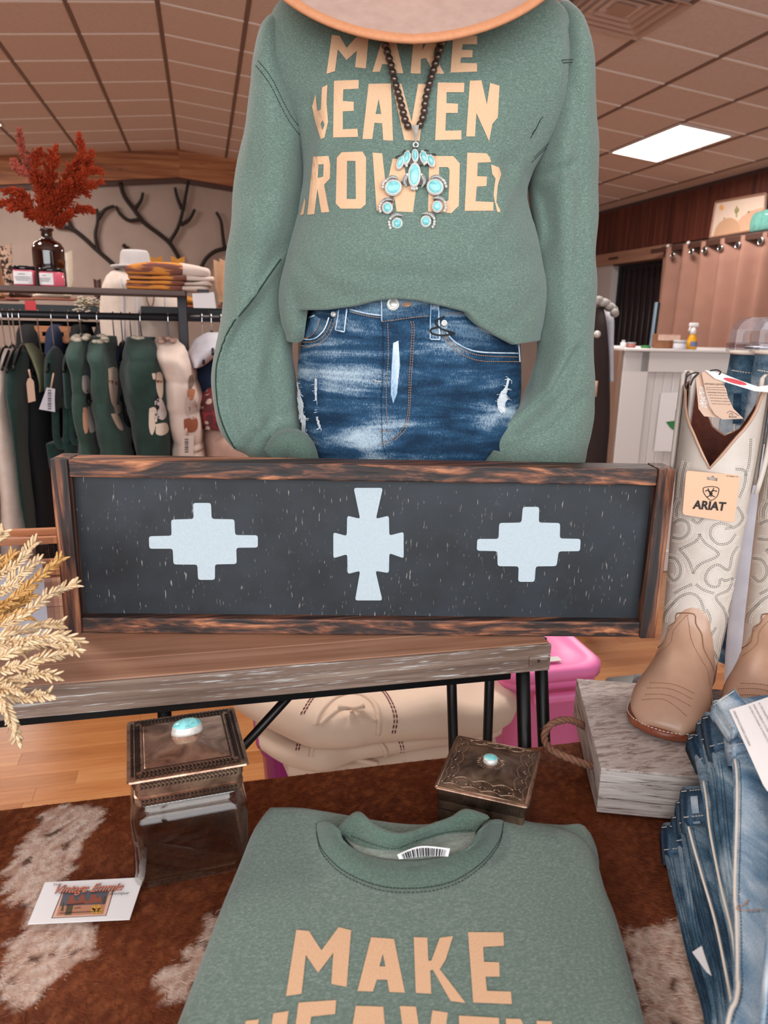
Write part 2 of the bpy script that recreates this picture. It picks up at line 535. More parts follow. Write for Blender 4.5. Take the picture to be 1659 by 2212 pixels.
sl = box('floor', ((XWR + XWL) / 2, 4.5, -.03), (XWR - XWL + .2, 13.4, .05), wood('low_bounce_laminate', ['#8c6346', '#a07756', '#ae8767'], 'X', 1.6, .4, .05)); tag(sl, kind='structure')  # slab colour greyed to cut the orange bounce onto the ceiling
random.seed(4)
pm = {}
y = 1.78; k = 0
while y < 3.0:
    x = -1.25 + random.uniform(-.5, 0)
    while x < 2.1:
        L = random.choice((.42, .58, .74)); mt = random.randrange(3)
        key = (L, mt)
        if key not in pm:
            v, f = box_geo((0, 0, 0), (L - .0006, .0661, .006), bev=.0003, seg=1); pm[key] = (v, f, None)
        if pm[key][2] is None:
            o = mk('plank', pm[key][0], pm[key][1], M['laminate'][mt], None, False, origin=(0, 0, 0))
            pm[key] = (0, 0, o)
        else:
            o = pm[key][2].copy(); COL.objects.link(o)
        o.parent = sl
        o.location = Vector((x + L / 2, y, .001)) - ORG[sl]
        x += L
    y += .0665; k += 1

# back wall with gable
v = [(XWL, YB, 0), (XWR, YB, 0), (XWR, YB, ceil_z(XWR) + .05), (XR, YB, ZR + .05), (XWL, YB, ceil_z(XWL) + .05)]
tag(prism('wall_back', [[Vector(p) for p in v]], (0, -1, 0), .1, M['wall_b']), kind='structure')
tag(box('wall_left', (XWL - .05, 4.5, 1.5), (.1, 13.2, 3.0), M['wall_b']), kind='structure')
for i, s in enumerate((-1, 1)):
    xe = XWL if s < 0 else XWR
    a = Vector((XR, YB - .1, ZR)); b = Vector((xe, YB - .1, ceil_z(xe)))
    lp = [a, b, b - EZ * .345, a - EZ * .345]
    tag(prism('trim_%d' % (i + 1), [lp], (0, -1, 0), .08, M['pine']), kind='structure')
    lp = [a - EZ * .345 + Vector((0, .04, 0)), b - EZ * .345 + Vector((0, .04, 0)), b - EZ * .405 + Vector((0, .04, 0)), a - EZ * .405 + Vector((0, .04, 0))]
    tag(prism('trim_%d' % (i + 3), [lp], (0, -1, 0), .05, M['trim_dark']), kind='structure')

# front wall with the shop window (behind the camera)
wf = tag(box('wall_front', (XWL + 1.7, YF, 1.5), (3.6, .1, 3.0), M['wall_b']), kind='structure')
tag(box('wall_front_side', (XWR - 1.0, YF, 1.5), (2.2, .1, 3.0), M['wall_b']), kind='structure')
tag(box('wall_front_sill', (.9, YF, .3), (7.2, .1, .6), M['wall_b']), kind='structure')
tag(box('wall_front_head', (.9, YF, 3.1), (7.2, .1, .5), M['wall_b']), kind='structure')
wn = tag(box('window_1', (.9, YF, .63), (5.8, .12, .06), M['black_metal']), kind='structure')
for x in (-2.0, -.05, 1.9, 3.8): box('window_mullion', (x, YF, 1.75), (.06, .08, 2.2), M['black_metal'], wn)
# right wall : lower part is plain, doorway opening, boards above
wr = tag(box('wall_right', (XWR + .06, 2.25, 1.45), (.1, 8.7, 2.9), M['wall_b']), kind='structure')
YD0, YD1 = 8.45, 9.80
tag(box('wall_right_far', (XWR + .06, (YD1 + YB) / 2, 1.1), (.1, YB - YD1, 2.2), M['grey_wall']), kind='structure')
tag(box('wall_right_near', (XWR + .06, 7.5, 1.1), (.1, 1.9, 2.2), M['wall_b']), kind='structure')
tag(box('wall_right_gap_blocker', (XWR + .36, 8.9, 1.5), (.08, 5.2, 3.2), M['dark_room']), kind='structure')  # dark sheet added to block sky light through the door gap
tag(box('wall_right_gap_end', (XWR + .2, 6.4, 1.5), (.3, .08, 3.2), M['dark_room']), kind='structure')  # end piece added to close off the dark blocker
up = tag(box('wall_right_upper', (XWR + .07, 8.8, 2.56), (.1, 4.6, .78), M['trim_dark']), kind='structure')
y = 6.55
i = 0
while y < YB - .02:
    w = .135 + .02 * ((i * 7) % 3 - 1)
    h = ceil_z(XWR) - .01 - 2.34
    box('board', (XWR + .012, y + w / 2, 2.34 + h / 2), (.018, w - .003, h), M['board_red'], up, bev=.003)
    y += w; i += 1
tag(box('trim_5', (XWR + .0, 9.75, 2.262), (.06, 2.6, .155), M['header'], bev=.004), kind='structure')
box('hinge_plate', (XWR - .034, 9.72, 2.262), (.01, .24, .03), M['trim_dark'], bpy.data.objects['trim_5'])
dr = tag(box('door_1', (XWR + .18, (YD0 + YD1) / 2, 1.08), (.04, YD1 - YD0, 2.16), M['dark_room']), kind='structure')
for i in range(9):
    tube('door_rib', [(XWR + .15, YD0 + .12 + i * .14, .02), (XWR + .15, YD0 + .12 + i * .14, 2.12)], .016, M['dark_room'], dr, 6)

# ceiling: two slopes, tiles and tees
PITY, PITX = .6162, .6135
cz = Vector((0, 0, .03))
vs = [Vector((XWL, YF, ceil_z(XWL))), Vector((XR, YF, ZR)), Vector((XWR, YF, ceil_z(XWR))), Vector((XWR, YB, ceil_z(XWR))), Vector((XR, YB, ZR)), Vector((XWL, YB, ceil_z(XWL)))]
vs = [p + cz for p in vs]; vs = vs + [p + Vector((0, 0, .06)) for p in vs]
fs = [[0, 5, 4, 1], [1, 4, 3, 2], [6, 7, 10, 11], [7, 8, 9, 10], [0, 1, 7, 6], [1, 2, 8, 7], [3, 4, 10, 9], [4, 5, 11, 10], [0, 6, 11, 5], [2, 3, 9, 8]]
ce = tag(mk('ceiling', vs, fs, M['tile'], None, False), kind='structure')
cosS = 1 / math.sqrt(1 + SL * SL)
def slope_axes(s): return (Vector((cosS, 0, -s * SL * cosS)), Vector((0, 1, 0)), Vector((s * SL * cosS, 0, cosS)))
def slope_pt(s, a, y, dz=0.0):
    ax = slope_axes(s); return Vector((XR, y, ZR)) + ax[0] * (s * a) + ax[2] * dz
proto = {}
LIGHTS = []
def panel_cell(p, s): return round((abs(p.x - XR) / cosS) / PITX - .5), int((YB - p.y) / PITY)
skip = set()
lp = [PS(*q, 1) for q in ((1316, 326), (1471, 261), (1588, 290), (1420, 348))]
vent_c = None
for s in (-1, 1):
    ax = slope_axes(s)
    ncol = 9
    for c in range(ncol):
        for r in range(15):
            ctr = slope_pt(s, (c + .5) * PITX, YB - (r + .5) * PITY, .004)
            if ctr.y < .8: continue
            px, py = w2p(ctr)
            if not (-330 < px < 1990 and -420 < py < 520): continue
            if s == 1 and (c, r) == (4, None): continue
            if s not in proto:
                v, f = box_geo((0, 0, 0), (PITX - .028, PITY - .028, .018), ax, .004, 1)
                o = mk('ceiling_tile', v, f, M['tile'], None, False, origin=(0, 0, 0)); proto[s] = o
            else:
                o = proto[s].copy(); COL.objects.link(o)
            o.parent = ce; o.location = ctr - ORG[ce]; o['cell'] = (s, c, r)
    for c in range(0, ncol + 1):
        if c == 0 and s == 1: continue
        a = slope_pt(s, c * PITX, YF, -.004); b = slope_pt(s, c * PITX, YB, -.004)
        box('ceiling_runner', (a + b) / 2, (.03, YB - YF, .012), M['tee_dark'], ce, ax)
    for r in range(0, 17):
        a = slope_pt(s, 0.02, YB - r * PITY, -.002); b = slope_pt(s, ncol * PITX, YB - r * PITY, -.002)
        box('ceiling_tee', (a + b) / 2, ((b - a).length, .026, .014), M['tee'], ce, ax)
def drop_tiles(s, cells):
    for o in list(ce.children):
        if 'cell' in o.keys() and tuple(o['cell'])[0] == s and tuple(o['cell'])[1:] in cells:
            bpy.data.objects.remove(o)

# ceiling light panels
M['diffuser'] = emit('lit_diffuser', '#fff6ee', 6.0)
M['lamp_frame'] = plain('white_lamp_frame', '#d8cdc8', .5)
def ceiling_light(s, a, y, wa, wy, label, power):
    ax = slope_axes(s); c = slope_pt(s, a, y, -.012)
    t = thing('ceiling_light', c, label, 'ceiling light', 'recessed ceiling panels')
    for q in (-1, 1):
        box('frame', c + ax[0] * (q * (wa / 2 - .012)), (.024, wy, .02), M['lamp_frame'], t, ax, .003)
        box('frame', c + ax[1] * (q * (wy / 2 - .012)), (wa - .048, .024, .02), M['lamp_frame'], t, ax, .003)
    box('diffuser', c + ax[2] * .002, (wa - .05, wy - .05, .01), M['diffuser'], t, ax)
    e = math.atan(SL) * s
    l = area('panel_glow', c - ax[2] * .03, wa - .06, wy - .06, (0, e, 0), power, (1.0, .93, .88))
c4 = sum(lp, Vector()) / 4
LA = math.hypot(c4.x - XR, c4.z - ZR)
wX = ((lp[2] - lp[1]).length + (lp[3] - lp[0]).length) / 2; wY = ((lp[1] - lp[0]).length + (lp[2] - lp[3]).length) / 2
ceiling_light(1, LA, c4.y, wX * .99, wY * .99, 'bright rectangular ceiling panel above the brown curtain', 60)
pl = PS(14, 276, -1)
ceiling_light(-1, math.hypot(pl.x - XR, pl.z - ZR) + .60, pl.y - .45, 1.22, .6, 'bright ceiling panel cut by the edge of the picture above the red dried flowers', 60)
for s, a, y, lab in ((1, 1.5, 3.0, 'added ceiling panel just past the hat, unseen above the frame'), (-1, 1.6, 3.0, 'added unseen ceiling panel high over the clothing rail'), (-1, 3.6, 5.2, 'added unseen ceiling panel far over the side wall')):
    ceiling_light(s, a, y, .6, 1.2, lab, 45)  # unseen panels added to keep the back of the shop bright
# square air vent
vc = PS(1372, 77, 1)
cell = int((math.hypot(vc.x - XR, vc.z - ZR)) / PITX - .5 + .5)
va = (round(math.hypot(vc.x - XR, vc.z - ZR) / PITX) - .5) * PITX; vy = vc.y - PITY / 2
ax = slope_axes(1); vcen = slope_pt(1, va, vy, -.012)
M['vent'] = plain('beige_vent_louvre', '#b9998b', .5)
vt = thing('ceiling_vent', vcen, 'square stepped louvre air vent in the ceiling beside the hat', 'vent')
for i, h in enumerate((.29, .235, .18, .125)):
    dz = -.004 + .0 * i
    loops = []
    for hh, z in ((h, -.022 + i * .004), (h - .045, .012 + i * .004)):
        loops.append([vcen + ax[0] * (sx * hh) + ax[1] * (sy * hh) + ax[2] * z for sx, sy in ((-1, -1), (1, -1), (1, 1), (-1, 1))])
    V = loops[0] + loops[1] + [p + ax[2] * .004 for p in loops[0]] + [p + ax[2] * .004 for p in loops[1]]
    fs = []
    for j in range(4):
        k = (j + 1) % 4; fs += [[j, k, 4 + k, 4 + j], [8 + j, 12 + j, 12 + k, 8 + k], [j, 8 + j, 8 + k, k], [4 + j, 4 + k, 12 + k, 12 + j]]
    fixn(mk('louvre', V, fs, M['vent'], vt, False))
V = [vcen + ax[0] * (sx * .07) + ax[1] * (sy * .07) - ax[2] * .006 for sx, sy in ((-1, -1), (1, -1), (1, 1), (-1, 1))] + \
    [vcen + ax[0] * (sx * .03) + ax[1] * (sy * .03) + ax[2] * .03 for sx, sy in ((-1, -1), (1, -1), (1, 1), (-1, 1))]
mk('center_cone', V, [[0, 1, 5, 4], [1, 2, 6, 5], [2, 3, 7, 6], [3, 0, 4, 7], [3, 2, 1, 0], [4, 5, 6, 7]], M['vent'], vt, False)
box('backing', vcen + ax[2] * .035, (.6, .6, .01), M['trim_dark'], vt, ax)
# ------------------------------------------------------------------ console table
M['con_top'] = wood('worn_tan_wood', ['#855a42', '#a3765b', '#b88d73'], 'X', 1.5, .6, .15)
def graywash():
    t = NT('whitewashed_brown_wood'); t.set(Roughness=.65)
    f = t.noise(t.coord((2.2, 45, 60)), 1.0, 5, .65, .8)
    c = t.ramp(f, [(.28, '#4f3b30'), (.48, '#776053'), (.62, '#927d6f')])
    g = t.noise(t.coord((16, 120, 420)), 1.0, 3, .7)
    k = t.ramp(g, [(.58, (0, 0, 0, 1)), (.68, (1, 1, 1, 1))])
    t.color(t.mix(t.math('MULTIPLY', k, .7), c, '#cfd0cd')); t.bump(f, .3, .002); return t.m
M['con_edge'] = graywash()
ZC, YC0, YC1, XC0, XC1 = .95, .815, 1.27, -1.15, .425
con = thing('console_table', (-.36, 1.0, 0), 'worn plank console table on black metal legs under the framed sign', 'table')
ys = [YC0 + .001, .868, .955, 1.06, 1.165, YC1]
for i, (a, b) in enumerate(zip(ys, ys[1:])):
    box('plank', ((XC0 + XC1) / 2, (a + b) / 2, ZC - .010), (XC1 - XC0, b - a - .0012, .02), M['con_top'], con, bev=.0015)
box('edge_board', ((XC0 + XC1) / 2, YC0 + .012, ZC - .0285), (XC1 - XC0, .026, .0165), M['con_edge'], con, bev=.001)
box('edge_board', ((XC0 + XC1) / 2, YC0 - .002, ZC - .0185), (XC1 - XC0, .004, .0365), M['con_edge'], con, bev=.001)
box('edge_board', (XC1 - .015, (YC0 + YC1) / 2 + .02, ZC - .028), (.03, YC1 - YC0 - .06, .0165), M['con_edge'], con)
box('apron_rail', ((XC0 + XC1) / 2, YC0 + .012, ZC - .0435), (XC1 - XC0 - .1, .014, .012), M['black_metal'], con)
br = PY(1163, 1427, YC0 - .005)
box('corner_bracket', br, (.026, .002, .014), M['con_edge'], con)
ball = ball_geo(br + Vector((.0, -.001, 0)), .002); mk('screw', *ball, M['dark_metal'], con)
def leg(p0, p1, r, **k):
    tube('leg', [p0, p1], r, M['black_metal'], con, 12)
def toz(a, b, z):  # extend segment to height z
    t = (z - a.z) / (b.z - a.z); return a + (b - a) * t
a, b = PY(1128, 1400, YC0 + .03), PY(1133, 1600, YC0 + .03); leg(toz(a, b, ZC - .036), toz(a, b, 0), .0095)
a, b = PY(1169, 1440, YC0 + .09), PY(1175, 1600, YC0 + .09); leg(toz(a, b, ZC - .036), toz(a, b, 0), .0095)
a, b = PY(975, 1460, YC1 - .10), PY(979, 1600, YC1 - .10); leg(toz(a, b, ZC - .036), toz(a, b, 0), .0095)
a, b = PY(1058, 1450, YC1 - .06), PY(1053, 1600, YC1 - .06); leg(toz(a, b, ZC - .036), toz(a, b, 0), .0095)
a, b = PY(628, 1500, YC0 + .06), PY(535, 1602, YC0 + .06); leg(toz(a, b, ZC - .036), toz(a, b, .66), .006)
a = PY(356, 1530, YC0 + .10); leg(Vector((a.x, a.y, ZC - .036)), Vector((a.x - .01, a.y, 0)), .009)
leg(Vector((XC0 + .06, YC0 + .06, ZC - .036)), Vector((XC0 + .05, YC0 + .06, 0)), .0095)
leg(Vector((XC0 + .06, YC1 - .06, ZC - .036)), Vector((XC0 + .05, YC1 - .06, 0)), .0095)

# ------------------------------------------------------------------ low display table + cowhide
ZT = .82
M['table_wood'] = wood('dark_table_wood', ['#2c1710', '#472518', '#5a3323'], 'X', 1.0)
lt = thing('display_table', (.1, .3, 0), 'dark display table covered by the brown and white cowhide', 'table')
TX0, TX1, TY0, TY1 = -.55, .95, -.12, .785
box('tabletop', ((TX0 + TX1) / 2, (TY0 + TY1) / 2, ZT - .024), (TX1 - TX0, TY1 - TY0, .032), M['table_wood'], lt, bev=.004)
for x in (TX0 + .05, TX1 - .05):
    for y in (TY0 + .05, TY1 - .05):
        box('leg', (x, y, (ZT - .04) / 2), (.06, .06, ZT - .04), M['table_wood'], lt, bev=.004)
def vcol_mat(name, rough, var=None):
    t = NT(name); t.set(Roughness=rough); t.b.inputs['Specular IOR Level'].default_value = .25
    a = t.n('ShaderNodeVertexColor'); a.layer_name = 'Col'
    c = a.outputs[0]
    if var: c = t.mix(t.noise(t.coord((300, 80, 200)), 1.0, 3), c, t.mix(1.0, c, var, 'MULTIPLY'))
    t.color(c); return t.m
M['hide'] = vcol_mat('cowhide_skin', .8, (.45, .45, .45, 1)); M['hair'] = vcol_mat('cow_hair', .45)
patch_px = [
 [(98, 1740), (189, 1731), (230, 1760), (182, 1811), (159, 1861), (149, 1895), (175, 1950), (206, 2000), (203, 2050), (162, 2074), (132, 2098), (101, 2142), (51, 2175), (3, 2138), (-10, 2090), (14, 2037), (44, 2007), (61, 1966), (20, 1936), (-4, 1885), (20, 1858), (51, 1811)],
 [(452, 1970), (408, 2034), (402, 2074), (331, 2098), (334, 2121), (358, 2132), (345, 2160), (405, 2128), (440, 2110), (560, 2000)],
 [(1338, 2018), (1392, 1990), (1460, 1985), (1600, 2000), (1640, 2260), (1400, 2260), (1365, 2080)]]
patches = [[tuple(PZ(x, y, ZT + .003)[:2]) for x, y in p] for p in patch_px]
def inpoly(x, y, P):
    r = False; j = len(P) - 1
    for i in range(len(P)):
        if (P[i][1] > y) != (P[j][1] > y) and x < (P[j][0] - P[i][0]) * (y - P[i][1]) / (P[j][1] - P[i][1]) + P[i][0]: r = not r
        j = i
    return r
W1, W2, W3 = lin('#dcbba8')[:3], lin('#b98f7b')[:3], lin('#f0dccd')[:3]
B1, B2, B3 = lin('#783719')[:3], lin('#4a1e0e')[:3], lin('#a05a32')[:3]
def mixc(a, b, t): return tuple(x + (y - x) * t for x, y in zip(a, b))
def hide_col(x, y, rnd):
    jx = .008 * nz((x, y, 0), (70, 70, 1), 3.1) + rnd.gauss(0, .0018); jy = .008 * nz((x, y, 0), (70, 70, 1), 9.4) + rnd.gauss(0, .0025)
    for P in patches:
        if inpoly(x + jx, y + jy, P):
            sp = nz((x, y, 0), (60, 60, 1), 5.0) + .5 * nz((x, y, 0), (130, 130, 1), 1.0)
            if sp > .50: return mixc(B2, W2, .2)
            return mixc(W1, W2 if rnd.random() < .4 else W3, rnd.random())
    g = .5 + .5 * nz((x, y, 0), (7, 7, 1), 2.0)
    return mixc(mixc(B2, B1, min(1, max(0, g * 1.3))), B3, rnd.random() ** 2 * .8)
rnd = random.Random(7)
hx0, hx1, hy0, hy1 = -.50, .90, .02, .783
nx, ny = 240, 130
V = []; C = []
for j in range(ny + 1):
    for i in range(nx + 1):
        x = hx0 + (hx1 - hx0) * i / nx; y = hy0 + (hy1 - hy0) * j / ny
        z = ZT + .0005 * nz((x, y, 0), (12, 12, 1))
        V.append((x, y, z)); C.append((*hide_col(x, y, rnd), 1))
fs = [[j * (nx + 1) + i, j * (nx + 1) + i + 1, (j + 1) * (nx + 1) + i + 1, (j + 1) * (nx + 1) + i] for j in range(ny) for i in range(nx)]
def add_col(o, C):
    a = o.data.color_attributes.new('Col', 'FLOAT_COLOR', 'POINT')
    a.data.foreach_set('color', [q for c in C for q in c])
hide = mk('cowhide', V, fs, M['hide']); add_col(hide, C)
tag(hide, 'brown and white cowhide spread over the low display table', 'cowhide')
V = []; C = []; fs = []
for k in range(115000):
    x = rnd.uniform(-.46, .72); y = rnd.uniform(.20, .784)
    a = .9 + .9 * nz((x, y, 0), (5, 5, 1), 8.0) + rnd.gauss(0, .35)
    L = rnd.uniform(.004, .0085)
    d = Vector((math.cos(-a), math.sin(-a) * -1 if False else -math.sin(a), 0))
    lift = rnd.uniform(.18, .55)
    p = Vector((x, y, ZT + .0002)); q = p + d * L + EZ * (L * lift)
    w = Vector((-d.y, d.x, 0)) * rnd.uniform(.0002, .0004)
    n = len(V); V += [p - w, p + w, q]; fs.append([n, n + 1, n + 2])
    c = hide_col(x, y, rnd); s = rnd.uniform(.75, 1.25)
    c = (*(min(1, t * s) for t in c), 1); C += [c, c, c]
hair = mk('hair', V, fs, M['hair'], hide, smooth=False); add_col(hair, C); hair['kind'] = 'stuff'

# ------------------------------------------------------------------ framed sign
SBL, SBR = Vector((-.188, .957, ZC)), Vector((.570, .801, ZC))
sx = (SBR - SBL); SW = sx.length; sx.normalize(); sn = Vector((sx.y, -sx.x, 0)); sn = sn if sn.y < 0 else -sn
ztl = PPL(99, 992, SBL, sn).z; ztr = PPL(1466, 1012, SBL, sn).z
SH = (ztl + ztr) / 2 - ZC
def charred(name, axis):
    t = NT(name); t.set(Roughness=.6)
    s = {'X': (3, 40, 55), 'Z': (45, 45, 3.2)}[axis]
    f = t.noise(t.coord(s), 1.0, 5, .6, 1.3)
    g = t.noise(t.coord(tuple(q * 3 for q in s)), 1.0, 4, .6)
    h = t.math('ADD', t.math('MULTIPLY', f, .7), t.math('MULTIPLY', g, .3))
    t.color(t.ramp(h, [(.38, '#151010'), (.49, '#33231f'), (.57, '#7a4a33'), (.66, '#c07f56')]))
    t.bump(h, .5, .003); return t.m
M['char_h'] = charred('charred_pine_rail', 'X'); M['char_v'] = charred('charred_pine_post', 'Z')
def slate():
    t = NT('distressed_black_paint'); t.set(Roughness=.55)
    a = t.noise(t.coord(), 14, 4); c = t.ramp(a, [(.35, '#15181d'), (.65, '#242a31')])
    b = t.noise(t.coord((480, 480, 70)), 1.0, 2, .5)
    k = t.ramp(b, [(.67, (0, 0, 0, 1)), (.74, (1, 1, 1, 1))])
    c = t.mix(k, c, '#8d847d')
    d = t.noise(t.coord((6, 6, 6)), 1.0, 5, .7, 2.0); k2 = t.ramp(d, [(.62, (0, 0, 0, 1)), (.8, (.35, .35, .35, 1))])
    t.color(t.mix(k2, c, '#4a515a')); return t.m
M['slate'] = slate()
M['stencil'] = plain('pale_grey_stencil_paint', '#b9c3c8', .75, var=(420, '#adb9bf'))
sign = thing('framed_sign', SBL + sx * (SW / 2), 'long black sign with white southwestern crosses in a charred wood frame', 'sign')
sax = (sx, -sn, EZ); FW, FD = .0215, .042
def sp(x, y, z): return SBL + sx * x - sn * y + EZ * z      # x along, y back, z up
box('frame_post', sp(FW / 2, FD / 2, SH / 2), (FW, FD, SH), M['char_v'], sign, sax, .002)
box('frame_post', sp(SW - FW / 2, FD / 2, SH / 2), (FW, FD, SH), M['char_v'], sign, sax, .002)
box('frame_rail', sp(SW / 2, FD / 2, SH - FW / 2 - .001), (SW - 2 * FW - .001, FD - .003, FW), M['char_h'], sign, sax, .002)
box('frame_rail', sp(SW / 2, FD / 2, FW / 2 + .001), (SW - 2 * FW - .001, FD - .003, FW), M['char_h'], sign, sax, .002)
PRC = .017
pan = box('panel', sp(SW / 2, PRC + .006, SH / 2), (SW - 2 * FW, .012, SH - 2 * FW), M['slate'], sign, sax)
po = sp(0, PRC, 0)
def on_panel(pts, off=.0012): return [PPL(x, y, po + sn * off, sn) for x, y in pts]
c1 = crop(0, 960, .5063); c2_ = crop(820, 960, .5057)
m1 = c1([(823, 250), (900, 250), (903, 318), (1000, 320), (1003, 387), (1100, 388), (1100, 440), (1008, 441), (1010, 510), (917, 512), (917, 578), (845, 578), (842, 513), (740, 512), (737, 445), (637, 445), (635, 392), (732, 390), (730, 321), (826, 318)])
m2 = [(764, 1054), (827, 1054), (812, 1121), (840, 1114), (841, 1157), (872, 1149), (872, 1206), (841, 1195), (840, 1238), (811, 1233), (826, 1297), (767, 1297), (778, 1233), (751, 1240), (750, 1197), (720, 1206), (720, 1150), (749, 1158), (750, 1114), (778, 1121)]
m3 = c2_([(612, 267), (682, 267), (680, 334), (771, 336), (770, 402), (859, 404), (856, 456), (765, 457), (756, 520), (667, 521), (662, 587), (592, 587), (594, 521), (504, 520), (503, 456), (415, 454), (417, 404), (508, 404), (511, 336), (606, 334)])
def rounded(P, r=5):
    out = []
    for i, p in enumerate(P):
        a, b = Vector(P[i - 1]), Vector(P[(i + 1) % len(P)]); q = Vector(p)
        u = (a - q); v = (b - q); rr = min(r, u.length * .4, v.length * .4); u.normalize(); v.normalize()
        for t in (0, .5, 1):
            s = q + u * rr * (1 - t) ** 2 + v * rr * t * t; out.append((s.x, s.y))
    return out
for mm in (m1, m2, m3): prism('cross_motif', [on_panel(rounded(mm))], sn, .001, M['stencil'], sign)

# ------------------------------------------------------------------ square glass jar with stamped metal lid
def bronze(name, a, b, c, rough=.28):
    t = NT(name); t.set(Roughness=rough, Metallic=.85)
    f = t.noise(t.coord(), 38, 4, .6, .8); t.color(t.ramp(f, [(.3, a), (.5, b), (.7, c)]))
    t.bump(t.noise(t.coord(), 60, 3), .12, .003); return t.m
M['bronze'] = bronze('tarnished_bronze', '#6b4f40', '#a98470', '#cfa88e')
M['bronze2'] = bronze('dark_tarnished_silver', '#4f3c32', '#8a6d5b', '#b3937e', .25)
M['bronze_lt'] = plain('worn_bronze_edge', '#b79a84', .3, .95)
M['groove'] = plain('stamped_groove', '#1f1511', .6, .6)
def thin_glass(name, tint, ior=1.45):
    t = NT(name); lw = t.n('ShaderNodeLayerWeight'); lw.inputs[0].default_value = .5
    fr = t.math('ADD', t.math('MULTIPLY', t.math('POWER', lw.outputs['Facing'], 3.0), .85), .035 * ior / 1.45)
    tr = t.n('ShaderNodeBsdfTransparent'); tr.inputs[0].default_value = lin(tint); gl = t.n('ShaderNodeBsdfGlossy'); gl.inputs['Roughness'].default_value = .02
    mx = t.n('ShaderNodeMixShader'); t.l(fr, mx.inputs[0]); t.l(tr.outputs[0], mx.inputs[1]); t.l(gl.outputs[0], mx.inputs[2])
    t.l(mx.outputs[0], t.t.nodes['Material Output'].inputs[0]); t.t.nodes.remove(t.b); return t.m
M['jar_glass'] = thin_glass('clear_jar_glass', '#f3efea')
def rrect(hw, hd, r, n=5):
    P = []
    for cx, cy, a0 in ((hw - r, hd - r, 0), (-hw + r, hd - r, 90), (-hw + r, -hd + r, 180), (hw - r, -hd + r, 270)):
        for i in range(n + 1):
            a = math.radians(a0 + 90 * i / n); P.append((cx + r * math.cos(a), cy + r * math.sin(a)))
    return P
def rr_loft(levels, c, ax, n=5):
    """levels: (z, hw, hd, r)"""
    V = []
    for z, hw, hd, r in levels:
        V += [c + ax[0] * x + ax[1] * y + EZ * z for x, y in rrect(hw, hd, r, n)]
    nc = 4 * (n + 1)
    return V, grid_faces(len(levels), nc, True, True, True)
JA = rotz(5.2); A0 = Vector((-.0815, .622, ZT + .0022)); J = .0545
jc = A0 + JA[0] * J + JA[1] * J
jar = thing('glass_jar', jc, 'square glass jar with a stamped bronze lid and oval turquoise knob', 'jar')
w = .0035
lv = [(0, J - .004, J - .004, .012), (.002, J - .0015, J - .0015, .013), (.006, J, J, .014), (.070, J, J, .014), (.076, J - .002, J - .002, .014), (.080, J - .006, J - .006, .013), (.083, J - .008, J - .008, .012), (.0865, J - .008, J - .008, .012),
      (.0865, J - .0100, J - .0100, .010), (.083, J - .0100, J - .0100, .010), (.0795, J - .0082, J - .0082, .0115), (.0755, J - .0044, J - .0044, .0125), (.070, J - .0024, J - .0024, .0125), (.009, J - .0024, J - .0024, .0125), (.006, J - .008, J - .008, .010)]
fixn(mk('glass_body', *rr_loft(lv, jc, JA), M['jar_glass'], jar))
lid_c = jc + EZ * .0868 + JA[1] * -.004
M['liner'] = plain('white_plastic_liner', '#dcdad8', .4)
mk('liner', *tube_geo([jc + EZ * .0888 + JA[0] * x + JA[1] * y for x, y in rrect(J - .0065, J - .0065, .010) + [rrect(J - .0065, J - .0065, .010)[0]]], .0015, 8, False), M['liner'], jar)
LH = .0365
lid = mk('lid', *rr_loft([(.004, J - .006, J - .006, .007), (.013, J - .0045, J - .0045, .007), (.0135, J - .0058, J - .0058, .007), (.021, J - .0058, J - .0058, .007), (.0215, J - .0045, J - .0045, .007), (.031, J - .0045, J - .0045, .007), (.032, J - .001, J - .001, .004), (.0335, J + .0005, J + .0005, .004), (.0350, J, J, .004), (.0365, J - .014, J - .014, .002), (.0372, J - .016, J - .016, .002), (.0395, .010, .010, .003)], lid_c, JA), M['bronze'], jar, smooth=False)
def stamp_band(c, ax, L, z, kind, parent, side, n, h):
    """stamped row of chevrons / teeth on the vertical face of a lid skirt; side: index 0 front 1 left"""
    gs = []
    u = ax[0] if side in (0, 2) else ax[1]; nn = -ax[1] if side == 0 else -ax[0]
    for i in range(n):
        t = (-.5 + (i + .5) / n) * 2 * L; o = c + u * t + EZ * z + nn * .0003
        s = 2 * L / n * .42
        if kind == 'chev':
            for q in (-1, 1): gs.append(tube_geo([o - u * s + EZ * (q * h), o + u * s * .6], [.00035, .0005], 4))
        else:
            gs.append(tube_geo([o - u * s - EZ * h, o + EZ * h], [.0004, .0004], 4)); gs.append(tube_geo([o + EZ * h, o + u * s - EZ * h], [.0004, .0004], 4))
    return join(*gs)
sk = J - .0045
gs = []
for side in (0, 1):
    fo = (-JA[1] if side == 0 else -JA[0]) * sk
    for z, kd, h in ((.0285, 'tooth', .0013), (.0245, 'chev', .0014), (.0105, 'chev', .0014), (.0065, 'tooth', .0012)):
        gs.append(stamp_band(lid_c + fo, JA, sk - .006, z, kd, None, side, 24, h))
mk('stamped_skirt_border', *join(*gs), M['groove'], lid)
